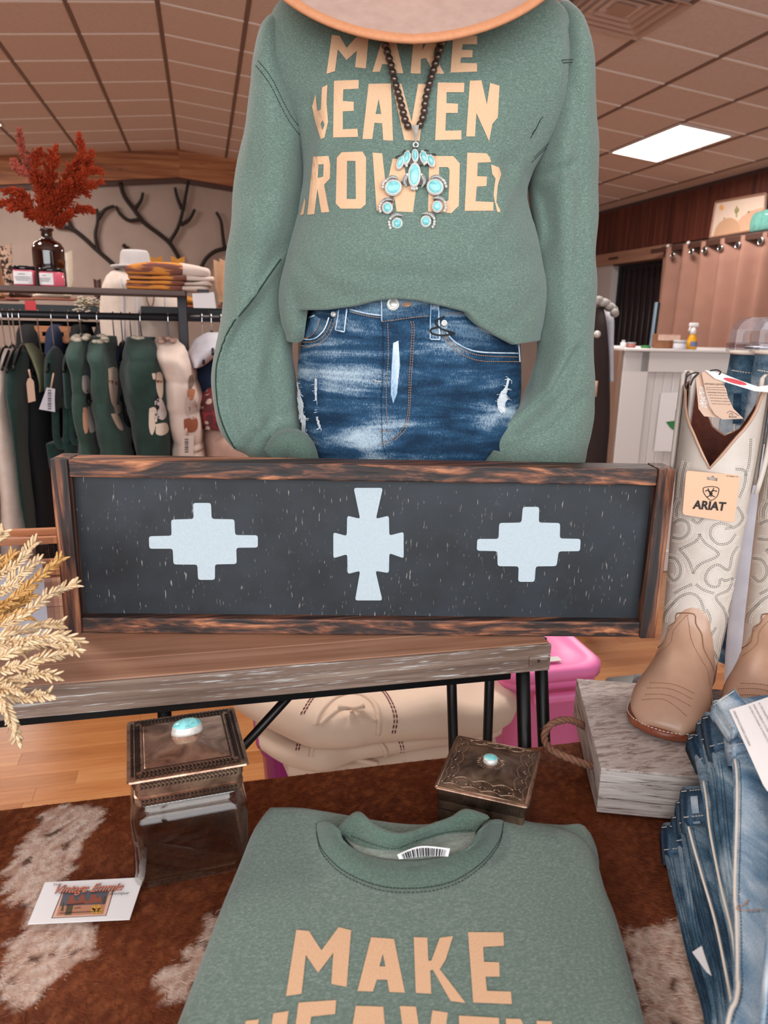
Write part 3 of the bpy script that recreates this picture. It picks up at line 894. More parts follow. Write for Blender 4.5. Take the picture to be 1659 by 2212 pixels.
def top_border(c, ax, H_, z, n, slope=0.0):
    gs = []
    for k in range(4):
        u, v = (ax[0], ax[1]) if k % 2 == 0 else (ax[1], -ax[0])
        if k >= 2: u, v = -u, -v
        for row, (off, kd) in enumerate(((.0045, 'tooth'), (.0098, 'chev'))):
            for i in range(n):
                t = (-.5 + (i + .5) / n) * 2 * (H_ - off - .003); s = H_ / n * .7
                o = c - v * (H_ - off) + u * t + EZ * (z + row * .0006)
                if kd == 'chev':
                    for q in (-1, 1): gs.append(tube_geo([o - u * s + v * (q * .0022), o + u * s * .5], [.0005, .0007], 4))
                else:
                    gs.append(tube_geo([o - u * s - v * .0012, o + v * .0014], .0005, 4)); gs.append(tube_geo([o + v * .0014, o + u * s - v * .0012], .0005, 4))
        for off in (.0075, .0145):
            a = c - v * (H_ - off) - u * (H_ - off) + EZ * (z + off * .08); b = a + u * 2 * (H_ - off); gs.append(tube_geo([a, b], .0004, 4))
    return join(*gs)
mk('stamped_top_border', *top_border(lid_c, JA, J, .0360, 24), M['groove'], lid)
kc = lid_c + EZ * .039 + JA[1] * .012 + JA[0] * .003
kn = rotz(14)
def oval_knob(c, ax, a, b, h, parent):
    V = []; nc = 28
    lev = [(1.1, 0), (1.06, h * .25), (1.0, h * .6), (.96, h * .7)]
    for r, z in lev:
        V += [c + ax[0] * (a * r * math.cos(2 * math.pi * j / nc)) + ax[1] * (b * r * math.sin(2 * math.pi * j / nc)) + EZ * z for j in range(nc)]
    mk('bezel', V, grid_faces(4, nc, True, True, True), M['silver'], parent)
    mk('turquoise_stone', *ball_geo(c + EZ * h * .66, (a * .97, b * .97, h * .45), ax, 28, 8, True), M['turq'], parent)
oval_knob(kc, kn, .0145, .0092, .012, lid)

# ------------------------------------------------------------------ small stamped metal box
BA = rotz(-32); q4 = [PZ(*p, .89) for p in [(941, 1700), (1148, 1746), (1166, 1622), (982, 1585)]]
bc = sum(q4, Vector()) / 4; bc.z = ZT + .0022; bw, bd, bh = .0485, .053, .0655
sb = thing('stamped_metal_box', bc, 'small dark stamped metal box with a round turquoise stone behind the folded sweatshirt', 'box')
mk('box_body', *rr_loft([(0, bw - .005, bd - .005, .003), (.001, bw - .004, bd - .004, .003), (bh - .006, bw - .004, bd - .004, .003), (bh - .005, bw - .006, bd - .006, .003), (bh, bw - .006, bd - .006, .003)], bc, BA), M['bronze2'], sb, smooth=False)
sl_ = mk('lid', *rr_loft([(bh - .014, bw - .0035, bd - .0035, .003), (bh - .001, bw - .0035, bd - .0035, .003), (bh, bw, bd, .004), (bh + .0015, bw, bd, .004), (bh + .003, bw - .004, bd - .004, .003), (bh + .0035, bw - .008, bd - .008, .003), (bh + .0065, bw * .55, bd * .55, .01), (bh + .010, .016, .017, .012), (bh + .0105, .008, .008, .007)], bc, BA), M['bronze2'], sb)
gs = []
for i in range(26):
    a = 2 * math.pi * i / 26; d = BA[0] * math.cos(a) + BA[1] * math.sin(a); r1 = .0155 if i % 2 else .0195
    gs.append(tube_geo([bc + EZ * (bh + .0112) + d * .0095, bc + EZ * (bh + .0098 - (r1 - .0155) * .25) + d * r1], [.0005, .0002], 4))
mk('sunburst', *join(*gs), M['bronze_lt'], sl_)
gs = []
for k in range(4):
    u, v = [(BA[0], BA[1]), (BA[1], -BA[0]), (-BA[0], -BA[1]), (-BA[1], BA[0])][k]
    hl, hv = (bw, bd) if k % 2 == 0 else (bd, bw)
    for off, z, n, amp in ((.0065, .0042, 4, .003), (.016, .0068, 3, .004)):
        P = []
        for i in range(n * 8 + 1):
            t = (-.5 + i / (n * 8)) * 2 * (hl - off - .002)
            P.append(bc - v * (hv - off - amp * abs(math.sin(math.pi * i / 8))) + u * t + EZ * (bh + z + .0006 * abs(math.sin(math.pi * i / 8))))
        gs.append(tube_geo(P, .0004, 4))
        for p, q in list(zip(P, P[1:]))[::1]:
            gs.append(tube_geo([p, p - v * .0018 - EZ * .0003], .00028, 3))
    for i in range(5):
        t = (-.5 + (i + .5) / 5) * 2 * (hl - .012); o = bc - v * (hv - .0115) + u * t + EZ * (bh + .0056)
        for q in (-1, 1): gs.append(tube_geo([o + u * q * .003 - v * .001, o + v * .002], .0004, 4))
    a = bc - v * (hv - .0035) - u * (hl - .0035) + EZ * (bh + .0030); gs.append(tube_geo([a, a + u * 2 * (hl - .0035)], .0006, 4))
mk('stamped_pattern', *join(*gs), M['bronze_lt'], sl_)
gs = []
for side, (u, nn, hl, hv) in enumerate(((BA[0], -BA[1], bw, bd), (BA[1], -BA[0], bd, bw))):
    for i in range(24):
        t = (-.5 + (i + .5) / 24) * 2 * (hl - .007); s_ = abs(math.sin(math.pi * i / 6))
        o = bc + nn * (hv - .0032) + u * t + EZ * (bh - .006 - .004 * s_)
        gs.append(tube_geo([o, o - EZ * .0022], .0004, 4))
    a = bc + nn * (hv - .0036) - u * (hl - .005) + EZ * (bh - .024); gs.append(tube_geo([a, a + u * 2 * (hl - .005)], .0005, 4))
mk('stamped_side_pattern', *join(*gs), M['groove'], bpy.data.objects[sb.children[0].name])
c = bc + EZ * (bh + .0105)
mk('bezel', *lathe_geo([(.0085, 0), (.0078, .003), (.0074, .005)], c, 20), M['silver'], sl_)
mk('turquoise_stone', *ball_geo(c + EZ * .0048, (.0074, .0062, .0022), BA, 20, 6, True), M['turq'], sl_)

# ------------------------------------------------------------------ business card
zc = ZT + .006
q4 = [PZ(*p, zc) for p in [(60, 1996), (280, 1986), (310, 1895), (97, 1906)]]
card = prism('business_card', [q4], EZ, .0005, M['white'])
tag(card, 'white boutique business card with a desert drawing beside the glass jar', 'card')
M['coral'] = plain('coral_ink', '#d0785c', .6); M['sand_ink'] = plain('sand_ink', '#b98064', .6); M['slate_ink'] = plain('slate_ink', '#55565e', .6)
M['rust_ink'] = plain('rust_ink', '#8c4a38', .6); M['gold_ink'] = plain('gold_ink', '#c79440', .6); M['olive_ink'] = plain('olive_ink', '#4d452c', .6); M['blush_ink'] = plain('blush_ink', '#dcae98', .6)
cc = crop(20, 1860, .1929)
def on_card(pts, off): return [PZ(x, y, zc + off) for x, y in cc(pts)]
def cp(name, pts, mat, off): return mk(name, on_card(pts, off), [list(range(len(pts)))], M[mat], card, False)
def cpoly(name, pts, mat, off):
    fl, T = tess([pts]); return mk(name, on_card(pts, off), [t[::-1] for t in T], M[mat], card, False)
cpoly('picture_outline', [(470, 640), (1085, 612), (1170, 325), (590, 340)], 'ink', .0003)
cpoly('picture_frame', [(482, 634), (1080, 607), (1160, 330), (598, 346)], 'blush_ink', .0005)
cpoly('picture_ground', [(525, 612), (1050, 590), (1075, 480), (560, 505)], 'sand_ink', .0008)
cpoly('picture_sky', [(548, 545), (1062, 530), (1120, 335), (608, 350)], 'slate_ink', .0007)
cpoly('mesa', [(640, 490), (680, 390), (720, 380), (735, 440), (770, 450), (800, 380), (840, 375), (850, 440), (890, 450), (920, 375), (975, 375), (985, 420), (1030, 385), (1040, 460), (840, 480)], 'rust_ink', .0010)
for P in ([(575, 560), (598, 470), (610, 470), (605, 555)], [(620, 605), (645, 500), (715, 500), (690, 600)], [(1040, 480), (1065, 390), (1080, 395), (1060, 490)]): cpoly('cactus', P, 'olive_ink', .0012)
for x, y in ((935, 555), (975, 560), (1015, 555), (950, 520), (1000, 515)): cpoly('prickly_pear', [(x + 28 * math.cos(a * .785), y + 32 * math.sin(a * .785)) for a in range(8)], 'gold_ink', .0013)
for a, b in (((640, 490), (840, 470)), ((730, 530), (800, 520)), ((560, 585), (1030, 560))): mk('drawn_line', *tube_geo(on_card([a, b], .0013), .0003, 4), M['ink'], card)
ux = (q4[1] - q4[0]).normalized(); uy = EZ.cross(ux)
def card_text(nm, s, ctr, w, mat, sh=0.0, off=.0016, bold=0.0, hgt=None):
    o = on_card([ctr], off)[0]
    e = on_card([(ctr[0] + 100, ctr[1] - 4)], off)[0]; ux = (e - o).normalized(); uy = (on_card([(ctr[0] + 50, ctr[1] - 100)], off)[0] - o).normalized()
    k = (e - o).length / 100
    text_on(nm, s, o, ux, uy, w * k, M[mat], card, hgt, sh, 0, bold)
card_text('lettering', 'THE', (537, 264), 100, 'ink')
card_text('lettering', 'Vintage Emmie', (895, 318), 760, 'ink', .3, .0016, .035, .0145)
card_text('lettering', 'Vintage Emmie', (893, 316), 750, 'coral', .3, .0019, .01, .0138)
card_text('lettering', 'boutique', (1230, 365), 215, 'ink', .3)

# ------------------------------------------------------------------ folded sweatshirt
fo = [(575, 1757), (640, 1757), (720, 1768), (900, 1792), (1080, 1777), (1160, 1790), (1240, 1812), (1285, 1850), (1310, 1930), (1340, 2010), (1400, 2230), (1445, 2420), (300, 2420), (375, 2230), (420, 2110), (470, 1980), (508, 1890), (545, 1800)]
zt = ZT + .046
poly = [PZ(x, y, ZT + .03) for x, y in rough_poly(fo, 130)]
fsw = thing('folded_sweatshirt', (poly[0].x + .1, .45, ZT + .003), 'folded sage green crewneck sweatshirt with peach lettering on the cowhide', 'sweatshirt')
body_g = pillow_geo([(p.x, p.y) for p in poly], ZT + .0035, .042, .018, rings=16, wob=.0015, seed=2.0)
fb = mk('folded_body', *body_g, M['sweat'], fsw, keep=True)
BV = GEO[fb]
p2 = [PZ(x, y, ZT + .02) for x, y in rough_poly([(1130, 1795), (1215, 1800), (1262, 1802), (1284, 1830), (1292, 1880), (1240, 1900), (1130, 1880)], 40)]
mk('sleeve_fold', *pillow_geo([(p.x, p.y) for p in p2], ZT + .0035, .034, .014, rings=5), M['sweat'], fsw)
c4b = crop(420, 1560, .4943)
L_M = [(445, 910), (500, 915), (555, 1000), (630, 898), (685, 912), (665, 1160), (598, 1147), (607, 1010), (540, 1098), (487, 1020), (468, 1190), (400, 1200)]
L_A = [(772, 942), (872, 950), (920, 1185), (852, 1182), (842, 1128), (797, 1128), (780, 1180), (712, 1178)]; L_Ah = [(823, 1015), (835, 1070), (808, 1070)]
L_K = [(958, 942), (1018, 944), (1022, 1045), (1035, 1045), (1072, 945), (1130, 937), (1098, 1040), (1072, 1082), (1185, 1230), (1120, 1222), (1042, 1085), (1030, 1088), (1035, 1190), (967, 1186)]
L_E = [(1195, 920), (1350, 921), (1353, 980), (1262, 985), (1265, 1050), (1332, 1052), (1334, 1115), (1272, 1115), (1278, 1177), (1383, 1180), (1387, 1235), (1218, 1228)]
row2 = [[[(225, 1308), (282, 1302), (265, 1400), (325, 1398), (345, 1275), (412, 1265), (360, 1640), (290, 1640), (305, 1490), (250, 1490), (225, 1640), (150, 1640)]],
        [[(455, 1228), (620, 1217), (615, 1278), (510, 1290), (500, 1370), (590, 1370), (585, 1440), (495, 1440), (485, 1570), (600, 1565), (600, 1640), (400, 1640)]],
        [[(705, 1242), (825, 1246), (860, 1640), (775, 1640), (768, 1560), (725, 1560), (715, 1640), (640, 1640)], [(760, 1330), (775, 1470), (735, 1470)]],
        [[(897, 1243), (968, 1246), (1005, 1500), (1040, 1262), (1107, 1272), (1060, 1640), (950, 1640)]],
        [[(1155, 1285), (1330, 1295), (1335, 1350), (1225, 1350), (1230, 1420), (1310, 1420), (1315, 1490), (1235, 1490), (1240, 1580), (1350, 1580), (1360, 1640), (1170, 1640)]],
        [[(1360, 1298), (1425, 1300), (1500, 1450), (1495, 1308), (1560, 1310), (1620, 1640), (1550, 1640), (1445, 1460), (1460, 1640), (1390, 1640)]]]
for L in [[L_M], [L_A, L_Ah], [L_K], [L_E]] + row2:
    decal('printed_letter', [c4b(l) for l in L], BV, M['print'], fsw, .0006, 18)
# collar of the folded sweatshirt
seam = c4b([(535, 445), (535, 480), (560, 560), (650, 650), (800, 715), (960, 728), (1120, 700), (1250, 620), (1330, 520), (1350, 430)])
inner = c4b([(640, 480), (655, 520), (720, 565), (800, 590), (880, 600), (970, 600), (1060, 590), (1140, 572), (1200, 545), (1228, 490)])
ns = 300
S = cat(seam, ns); I = cat(inner, ns); V = []
for k in range(ns):
    t = k / (ns - 1); e = abs(2 * t - 1) ** 3
    a = hit(BV, *S[k], .0005)[0] if e < .9 else PZ(*S[k], ZT + .046)
    b = PZ(*I[k], ZT + .050 + .016 * e); hgt = .0022 + .005 * e + (.0007 if k % 2 else 0)
    for j in range(7):
        s = j / 6; p = a.lerp(b, s); p = p + EZ * (math.sin(math.pi * min(1, s * 1.0)) * hgt * .9 + .0003)
        V.append(p)
    V.append(b - EZ * .004); V.append(b - EZ * .012 + (b - a).normalized() * .002)
col = fixn(mk('collar_front', V, grid_faces(ns, 9, False), M['rib'], fsw, keep=False))
backb = c4b([(640, 490), (700, 530), (760, 550), (850, 560), (930, 555), (1000, 520), (1100, 490), (1228, 480)])
backt = c4b([(620, 488), (715, 402), (800, 462), (910, 496), (1060, 450), (1130, 425), (1195, 390), (1290, 418)])
Bb = cat(backb, 48); Bt = cat(backt, 48); V = []
for k in range(48):
    a = PZ(*Bb[k], ZT + .050); b = PZ(*Bt[k], ZT + .062)
    out = Vector((0, 1, 0))
    n_ = 6
    for j in range(n_): V.append(a.lerp(b, j / (n_ - 1)) + out * (.002 * math.sin(math.pi * j / (n_ - 1))))
    V.append(b + out * .006 - EZ * .001); V.append(b + out * .010 - EZ * .012); V.append(a + out * .02 - EZ * .004)
fixn(mk('collar_back', V, grid_faces(48, 9, False), M['rib'], fsw))
inn = cat(c4b([(640, 480), (720, 565), (880, 600), (1060, 590), (1200, 545), (1228, 480)]), 30) + cat(c4b([(1228, 480), (1100, 488), (1000, 515), (930, 550), (850, 558), (760, 548), (700, 528), (640, 485)]), 30)[1:-1]
fl, T = tess([inn]); mk('fleece_lining', [PZ(x, y, ZT + .0498) for x, y in fl], T, M['fleece_in'], fsw, False)
gs = [stitch_geo(seam, BV, w=.0006, off=.0006, dash=.0025, gap=.0008), stitch_geo([(x, y + 9) for x, y in seam], BV, w=.0005, off=.0006, dash=.0025, gap=.0012)]
mk('collar_stitching', *join(*gs), M['thread_dark'], fsw)
bt = cat(c4b([(640, 470), (700, 500), (790, 535), (880, 550), (960, 520), (1100, 480), (1220, 470)]), 40)
mk('neck_tape_stitching', *dash_geo([PZ(x, y, ZT + .053) - Vector((0, .001, 0)) for x, y in bt], .0006, 0, None, .002, .001), M['thread_dark'], fsw)
# barcode tag in the collar
tg = [(860, 1848), (885, 1838), (908, 1828), (940, 1827), (970, 1832), (973, 1842), (960, 1852), (900, 1858)]
V = []; top_ = cat([(858, 1846), (908, 1828), (972, 1833)], 16); bot_ = cat([(862, 1856), (915, 1850), (968, 1850)], 16)
for i in range(16):
    V.append(PZ(*top_[i], ZT + .062)); V.append(PZ(*bot_[i], ZT + .056))
bt_ = mk('barcode_tag', V, grid_faces(16, 2, False), M['white'])
tag(bt_, 'white barcode tag tucked in the folded sweatshirt collar', 'price tag')
gs = []
rb = random.Random(3); s = .12
while s < .9:
    w_ = rb.choice((.012, .02, .03)); i0 = s * 15; i1 = min(s + w_, .95) * 15
    def tp(L_, i): k = int(i); f = i - k; return (L_[k][0] + (L_[k + 1][0] - L_[k][0]) * f, L_[k][1] + (L_[k + 1][1] - L_[k][1]) * f)
    q = [tp(top_, i0), tp(top_, i1), tp(bot_, i1), tp(bot_, i0)]
    q[0] = (q[0][0], q[0][1] + 4); q[1] = (q[1][0], q[1][1] + 4)
    gs.append(([PZ(*q[0], ZT + .0618), PZ(*q[1], ZT + .0618), PZ(*q[2], ZT + .0568), PZ(*q[3], ZT + .0568)], [[0, 1, 2, 3]])); s += w_ + rb.choice((.012, .02))
mk('bar', *join(*gs), M['ink'], bt_, False)
# ------------------------------------------------------------------ whitewashed wood riser with rope handle
def riser_mat(name, s, dark):
    t = NT(name); t.set(Roughness=.75)
    f = t.noise(t.coord(s), 1.0, 5, .7, .8)
    t.color(t.ramp(f, [(.36, dark), (.43, '#a8988f'), (.52, '#c3b6af'), (.70, '#d6ccc6')])); t.bump(f, .5, .002); return t.m
M['riser'] = riser_mat('whitewashed_riser_wood', (14, 14, 230), '#3a2d28')
M['riser_top'] = riser_mat('whitewashed_riser_top', (40, 150, 40), '#8a776d')
RA = rotz(-20.5); RZ = .8795; rc0 = Vector((.4085, .642, ZT + .003))
RW, RDp = .335, .215
rc = rc0 + RA[0] * RW / 2 + RA[1] * RDp / 2
ris = thing('wooden_riser', rc, 'whitewashed wooden display block with a rope handle under the cowboy boots', 'riser')
box('block', rc + EZ * ((RZ - rc.z) / 2 - .001), (RW, RDp, RZ - rc.z - .003), M['riser'], ris, RA, .0015)
box('top_board', Vector((rc.x, rc.y, RZ - .0015)), (RW, RDp, .003), M['riser_top'], ris, RA, .001)
M['rope'] = plain('brown_jute_rope', '#8a5f4a', .9, var=(260, '#6f4936'), bump=(500, .5, .001))
rp = [(1279, 1655), (1262, 1650), (1235, 1640), (1200, 1625), (1182, 1610), (1176, 1592), (1182, 1573), (1200, 1560), (1225, 1555), (1245, 1560), (1262, 1570)]
Dr = [.765, .76, .757, .762, .775, .79, .80, .81, .82, .83, .845]
P = [PD(x, y, d) for (x, y), d in zip(rp, Dr)]
P = [Vector(p) for p in cat(P, 60)]
gs = []
for k in range(3):
    Q = []
    for i, p in enumerate(P):
        tn = (P[min(i + 1, 59)] - P[max(i - 1, 0)]).normalized(); n1 = tn.orthogonal().normalized() if False else (EZ.cross(tn)).normalized(); n2 = tn.cross(n1)
        a = i * .75 + k * 2.094; Q.append(p + (n1 * math.cos(a) + n2 * math.sin(a)) * .0022)
    gs.append(tube_geo(Q, .0026, 6))
rr = random.Random(2)
for i in range(70):
    p = rr.choice(P); d = Vector((rr.gauss(0, 1), rr.gauss(0, 1), rr.gauss(0, 1))).normalized(); gs.append(tube_geo([p, p + d * .006 + Vector((rr.gauss(0, .002), 0, rr.gauss(0, .002)))], .00018, 3))
mk('rope_handle', *join(*gs), M['rope'], ris)

# ------------------------------------------------------------------ cowboy boots
def leather(name, a, b, rough=.42):
    t = NT(name); t.set(Roughness=rough); f = t.noise(t.coord(), 25, 4); t.color(t.ramp(f, [(.3, a), (.7, b)]))
    t.bump(t.noise(t.coord(), 420, 3, .6), .12, .001); t.b.inputs['Coat Weight'].default_value = .15; return t.m
M['boot_pale'] = leather('pale_bone_leather', '#c4b5a9', '#d2c5ba'); M['boot_tan'] = leather('tan_leather', '#b08870', '#bd967d', .40)
M['boot_in'] = plain('brown_hide_lining', '#55261a', .8, var=(120, '#6b3524'))
M['sole'] = wood('stacked_leather_sole', ['#6b3320', '#8d4a31', '#a05d40'], 'X', 2.0, .4)
BS = Vector((.613, .803, RZ)) + EX * .0125; bt = Vector((-.70, -.71, 0)).normalized(); bs = Vector((-bt.y, bt.x, 0))
bs = bs if bs.dot(EX) > 0 else -bs
SECT = [(.050, .404, -.054, .404, .0495), (.050, .30, -.054, .30, .0485), (.048, .20, -.052, .20, .0455), (.047, .145, -.050, .13, .0430), (.052, .112, -.052, .085, .0415),
        (.062, .096, -.057, .048, .0400), (.075, .085, -.052, .020, .0385), (.090, .076, -.010, .018, .0375), (.108, .067, .040, .016, .0405), (.130, .058, .088, .013, .0455),
        (.150, .047, .124, .011, .0460), (.165, .035, .154, .011, .0395), (.174, .022, .171, .012, .0240)]
NB = 40
rowsB = cat(SECT[1:], 46)
def ztop(sf, front):
    tab = [(0, .308), (.17, .324), (.42, .345), (.65, .360), (.80, .376), (.90, .398), (1.0, .402)] if front else [(0, .335), (.3, .345), (.6, .372), (.85, .400), (1.0, .405)]
    return interp(tab, sf)
def boot_pt(Fy, Fz, By, Bz, hw, a, inset=0.0):
    ca, sa = math.cos(a), math.sin(a); e = 2.35
    x = math.copysign(abs(ca) ** (2 / e), ca); q = math.copysign(abs(sa) ** (2 / e), sa)
    my, mz = (Fy + By) / 2, (Fz + Bz) / 2; vy, vz = (Fy - By) / 2, (Fz - Bz) / 2
    L = math.hypot(vy, vz); k = (L - inset) / L
    return BS + bs * ((hw * .938 - inset) * x) + bt * (my + vy * k * q) + EZ * (mz + vz * k * q)
V = []; nup = 12
for u in range(nup):                                   # scalloped top down to z=.30
    for j in range(NB):
        a = 2 * math.pi * j / NB; f_ = 1 - u / nup
        zt_ = ztop(abs(math.cos(a)), math.sin(a) > 0); z = .30 + f_ * (zt_ - .30)
        V.append(boot_pt(.050 + .002 * f_, z, -.054, z, .0487 + .0015 * f_, a))
for r in rowsB:
    for j in range(NB): V.append(boot_pt(*r, 2 * math.pi * j / NB))
nrow = nup + len(rowsB)
vamp_row = nup + 20
boot = thing('cowboy_boot', BS, 'pale stitched leather cowboy boot carrying the square orange card tag', 'boot', 'pair of pale cowboy boots')
allF = grid_faces(nrow, NB, True, False, True, flip=True)
cut = vamp_row * NB
GB = BVHTree.FromPolygons(V, allF)
Vi = []
for u in range(nup + 14):
    for j in range(NB):
        a = 2 * math.pi * j / NB; f_ = 1 - u / nup
        if u < nup:
            zt_ = ztop(abs(math.cos(a)), math.sin(a) > 0); z = .30 + f_ * (zt_ - .30); Vi.append(boot_pt(.050 + .002 * f_, z, -.054, z, .0487 + .0015 * f_, a, .0025))
        else: Vi.append(boot_pt(*rowsB[u - nup], a, .0025))
mk('shaft', V, allF, M['boot_pale'], boot)
Vv = []; nv_ = 40
for i in range(nv_):
    for j in range(NB):
        a = 2 * math.pi * j / NB; k = max(0, math.sin(a + .12)) ** 2
        r0 = vamp_row - 1.5 * math.exp(-((1 - math.sin(a + .12)) / .05) ** 2) + 8.5 * (1 - min(1, k / .85)) ** .8
        r = r0 + (nrow - 1 - r0) * i / (nv_ - 1); i0 = min(nrow - 2, int(r)); f_ = r - i0
        p = V[i0 * NB + j].lerp(V[(i0 + 1) * NB + j], f_); c_ = sum((V[i0 * NB + q] for q in (0, NB // 4, NB // 2, 3 * NB // 4)), Vector()) / 4
        Vv.append(p + (p - c_).normalized() * (.0009 if i else .0001))
mk('vamp', Vv, grid_faces(nv_, NB, True, False, True, flip=True), M['boot_tan'], boot)
mk('lining', Vi, grid_faces(nup + 14, NB, True, False, True), M['boot_in'], boot)
rim = [V[j] for j in range(NB)]
mk('top_binding', *tube_geo(rim + [rim[0]], .0019, 6, False), M['boot_tan'], boot)
# sole, welt and heel
out = []
for i in range(40):
    a = 2 * math.pi * i / 40
    yy = .058 + .121 * math.sin(a); tabw = [(-.07, .012), (-.055, .030), (-.02, .033), (.03, .033), (.08, .043), (.12, .0495), (.15, .045), (.168, .032), (.180, .006)]
    out.append((math.copysign(interp(tabw, yy) if abs(math.cos(a)) > .05 else .004, math.cos(a)), yy))
def solez(y): return interp([(-.07, .016), (.02, .016), (.07, .007), (.10, .003), (.14, .002), (.18, .006)], y)
V2 = []
for dz, g in ((0, .97), (.004, 1.0), (.0095, 1.0), (.0115, .96)):
    V2 += [BS + bs * (x * g) + bt * (.058 + (y - .058) * g) + EZ * (solez(y) + dz) for x, y in out]
mk('sole', V2, grid_faces(4, 40, True, True, True), M['sole'], boot)
heel = [(-.030, -.062), (.030, -.062), (.033, -.03), (.032, .0), (-.032, .0), (-.033, -.03)]
mk('heel', *prism_geo([[BS + bs * x + bt * y + EZ * .0205 for x, y in heel]], EZ, .0205), M['sole'], boot, False)
wl = [BS + bs * (x * 1.0) + bt * (.058 + (y - .058) * 1.0) + EZ * (solez(y) + .0122) for x, y in out] ; wl.append(wl[0])
mk('welt_stitching', *dash_geo(wl, .0007, 0, None, .003, .0015), M['thread_cream'], boot)
for s in (-1, 1):                                        # pull straps over the top edge
    V3 = []; n_ = 26
    for i in range(n_):
        t = i / (n_ - 1)
        if t < .44: z = .275 + (.415 - .275) * t / .44; o_ = .0035
        elif t < .56: z = .415 + .005 * math.sin((t - .44) / .12 * math.pi); o_ = .0035 - .012 * (t - .44) / .12
        else: z = .415 - (.415 - .275) * (t - .56) / .44; o_ = -.0085
        for w_, dz in ((-.012, 0), (-.010, .0030), (.010, .0030), (.012, 0), (.011, -.0022), (-.011, -.0022)):
            V3.append(BS + bs * (s * (.0470 + o_ + dz + (.006 * math.sin(t / .44 * math.pi) if t < .44 and s > 0 else 0))) + bt * w_ + EZ * z)
    fixn(mk('pull_strap', V3, grid_faces(n_, 6, True, True, True), M['boot_pale'], boot))
cb = crop(1340, 780, .3889)
curves = [[(300, 900), (330, 880), (375, 900), (380, 950), (340, 985), (290, 980)], [(440, 960), (420, 1000), (330, 1045)], [(440, 960), (470, 1010), (545, 1075), (440, 1130), (405, 1180)], [(330, 1045), (380, 1110), (405, 1180)],
 [(620, 920), (560, 900), (510, 920), (500, 970), (540, 1015), (600, 1010), (640, 960)], [(650, 1030), (620, 1080), (600, 1160), (540, 1130), (490, 1160), (470, 1210), (500, 1250), (545, 1250), (555, 1210), (580, 1220), (625, 1205)],
 [(270, 1090), (310, 1100), (335, 1150), (325, 1200), (295, 1220), (270, 1190)], [(280, 1360), (330, 1310), (390, 1290), (440, 1320), (470, 1400)], [(625, 1205), (600, 1270), (530, 1310), (575, 1380), (590, 1450), (570, 1560), (555, 1680)],
 [(530, 1480), (490, 1560), (520, 1620), (555, 1680)], [(240, 1450), (250, 1400), (300, 1340)], [(640, 600), (690, 610), (690, 680), (660, 760)], [(725, 430), (715, 560), (695, 640)], [(650, 810), (680, 870), (640, 920), (580, 930)],
 [(365, 560), (345, 640), (335, 760)], [(330, 780), (315, 820), (315, 870)], [(400, 880), (430, 900), (460, 870)], [(480, 1380), (500, 1440), (470, 1500)], [(420, 1240), (460, 1270), (520, 1290)], [(400, 1240), (350, 1260), (300, 1290)], [(640, 1260), (620, 1330), (600, 1400)]]
gw, gd = [], []
for cv in curves:
    q = cb(cv)
    nn_ = max(6, int(sum(math.dist(a, b) for a, b in zip(q, q[1:])) / 6)); q = cat(q, nn_)
    for o_ in (-8, -4.6, -1.6, 1.6, 4.6, 8):
        qq = []
        for i, p in enumerate(q):
            a, b = q[max(i - 1, 0)], q[min(i + 1, nn_ - 1)]; L = math.dist(a, b) or 1
            qq.append((p[0] - (b[1] - a[1]) / L * o_, p[1] + (b[0] - a[0]) / L * o_))
        g = stitch_geo(qq, GB, w=.0005, off=.0003, dash=.0018, gap=.0008, n=nn_, smooth=False)
        (gd if abs(o_) < 2 else gw).append(g)
st = mk('shaft_stitching', *join(*gw), M['thread_cream'], boot); mk('shaft_stitching', *join(*gd), M['thread_grey'], boot)
vs_ = [[(170, 1620), (250, 1560), (270, 1480), (310, 1450), (315, 1405), (375, 1400), (415, 1410), (420, 1460), (450, 1520), (460, 1600), (500, 1680), (520, 1740), (525, 1790)],
       [(200, 1640), (280, 1570), (300, 1500), (370, 1410)], [(375, 1410), (395, 1550), (440, 1650), (480, 1720), (490, 1800)],
       [(165, 1790), (300, 1800), (410, 1850)], [(150, 1820), (280, 1825), (400, 1880)], [(140, 1855), (270, 1860), (390, 1920)], [(120, 1885), (250, 1885), (370, 1975)]]
M['thread_brown'] = plain('brown_thread', '#8a6248', .8)
mk('vamp_stitching', *join(*[stitch_geo(cb(c_), GB, w=.00045, off=.0013, dash=.0018, gap=.0008) for c_ in vs_], stitch_geo(cb(vs_[0]), GB, w=.0009, off=.0009)), M['thread_brown'], boot)
bc2 = copy_tree(boot, EX * .112 + ED * .004)
bc2['label'] = 'pale stitched cowboy boot cut off by the picture edge behind the folded jeans'

# card tag hanging on the boot
ct = crop(1260, 640, .2405)
dT = (hit(GB, 1540, 1070)[0] - CAM).dot(ED) - .006
q4 = [PD(*p, dT) for p in ct(rounded([(925, 1565), (1410, 1610), (1355, 2035), (890, 1960)], 26))]
tn = (q4[5] - q4[0]).cross(q4[-3] - q4[0]).normalized(); tn = tn if tn.dot(ED) < 0 else -tn
slot = [PD(*p, dT) for p in ct([(1112, 1622), (1148, 1626), (1152, 1613), (1172, 1614), (1176, 1630), (1206, 1634), (1202, 1660), (1110, 1648)])]
otag = prism('boot_tag', [q4, slot], tn, .0008, M['paper_peach'])
tag(otag, 'square orange card tag with a black shield emblem hanging on the boot shaft', 'tag')
def tgp(pts, off=.0004): return [PD(x, y, dT) + tn * off for x, y in ct(pts)]
sh = [(1145, 1708), (1185, 1712), (1216, 1728), (1210, 1775), (1190, 1808), (1146, 1832), (1105, 1800), (1080, 1760), (1078, 1722), (1110, 1712)]
gs = [tube_geo([Vector(p) for p in cat(tgp(sh + [sh[0]]), 50)], .00045, 5)]
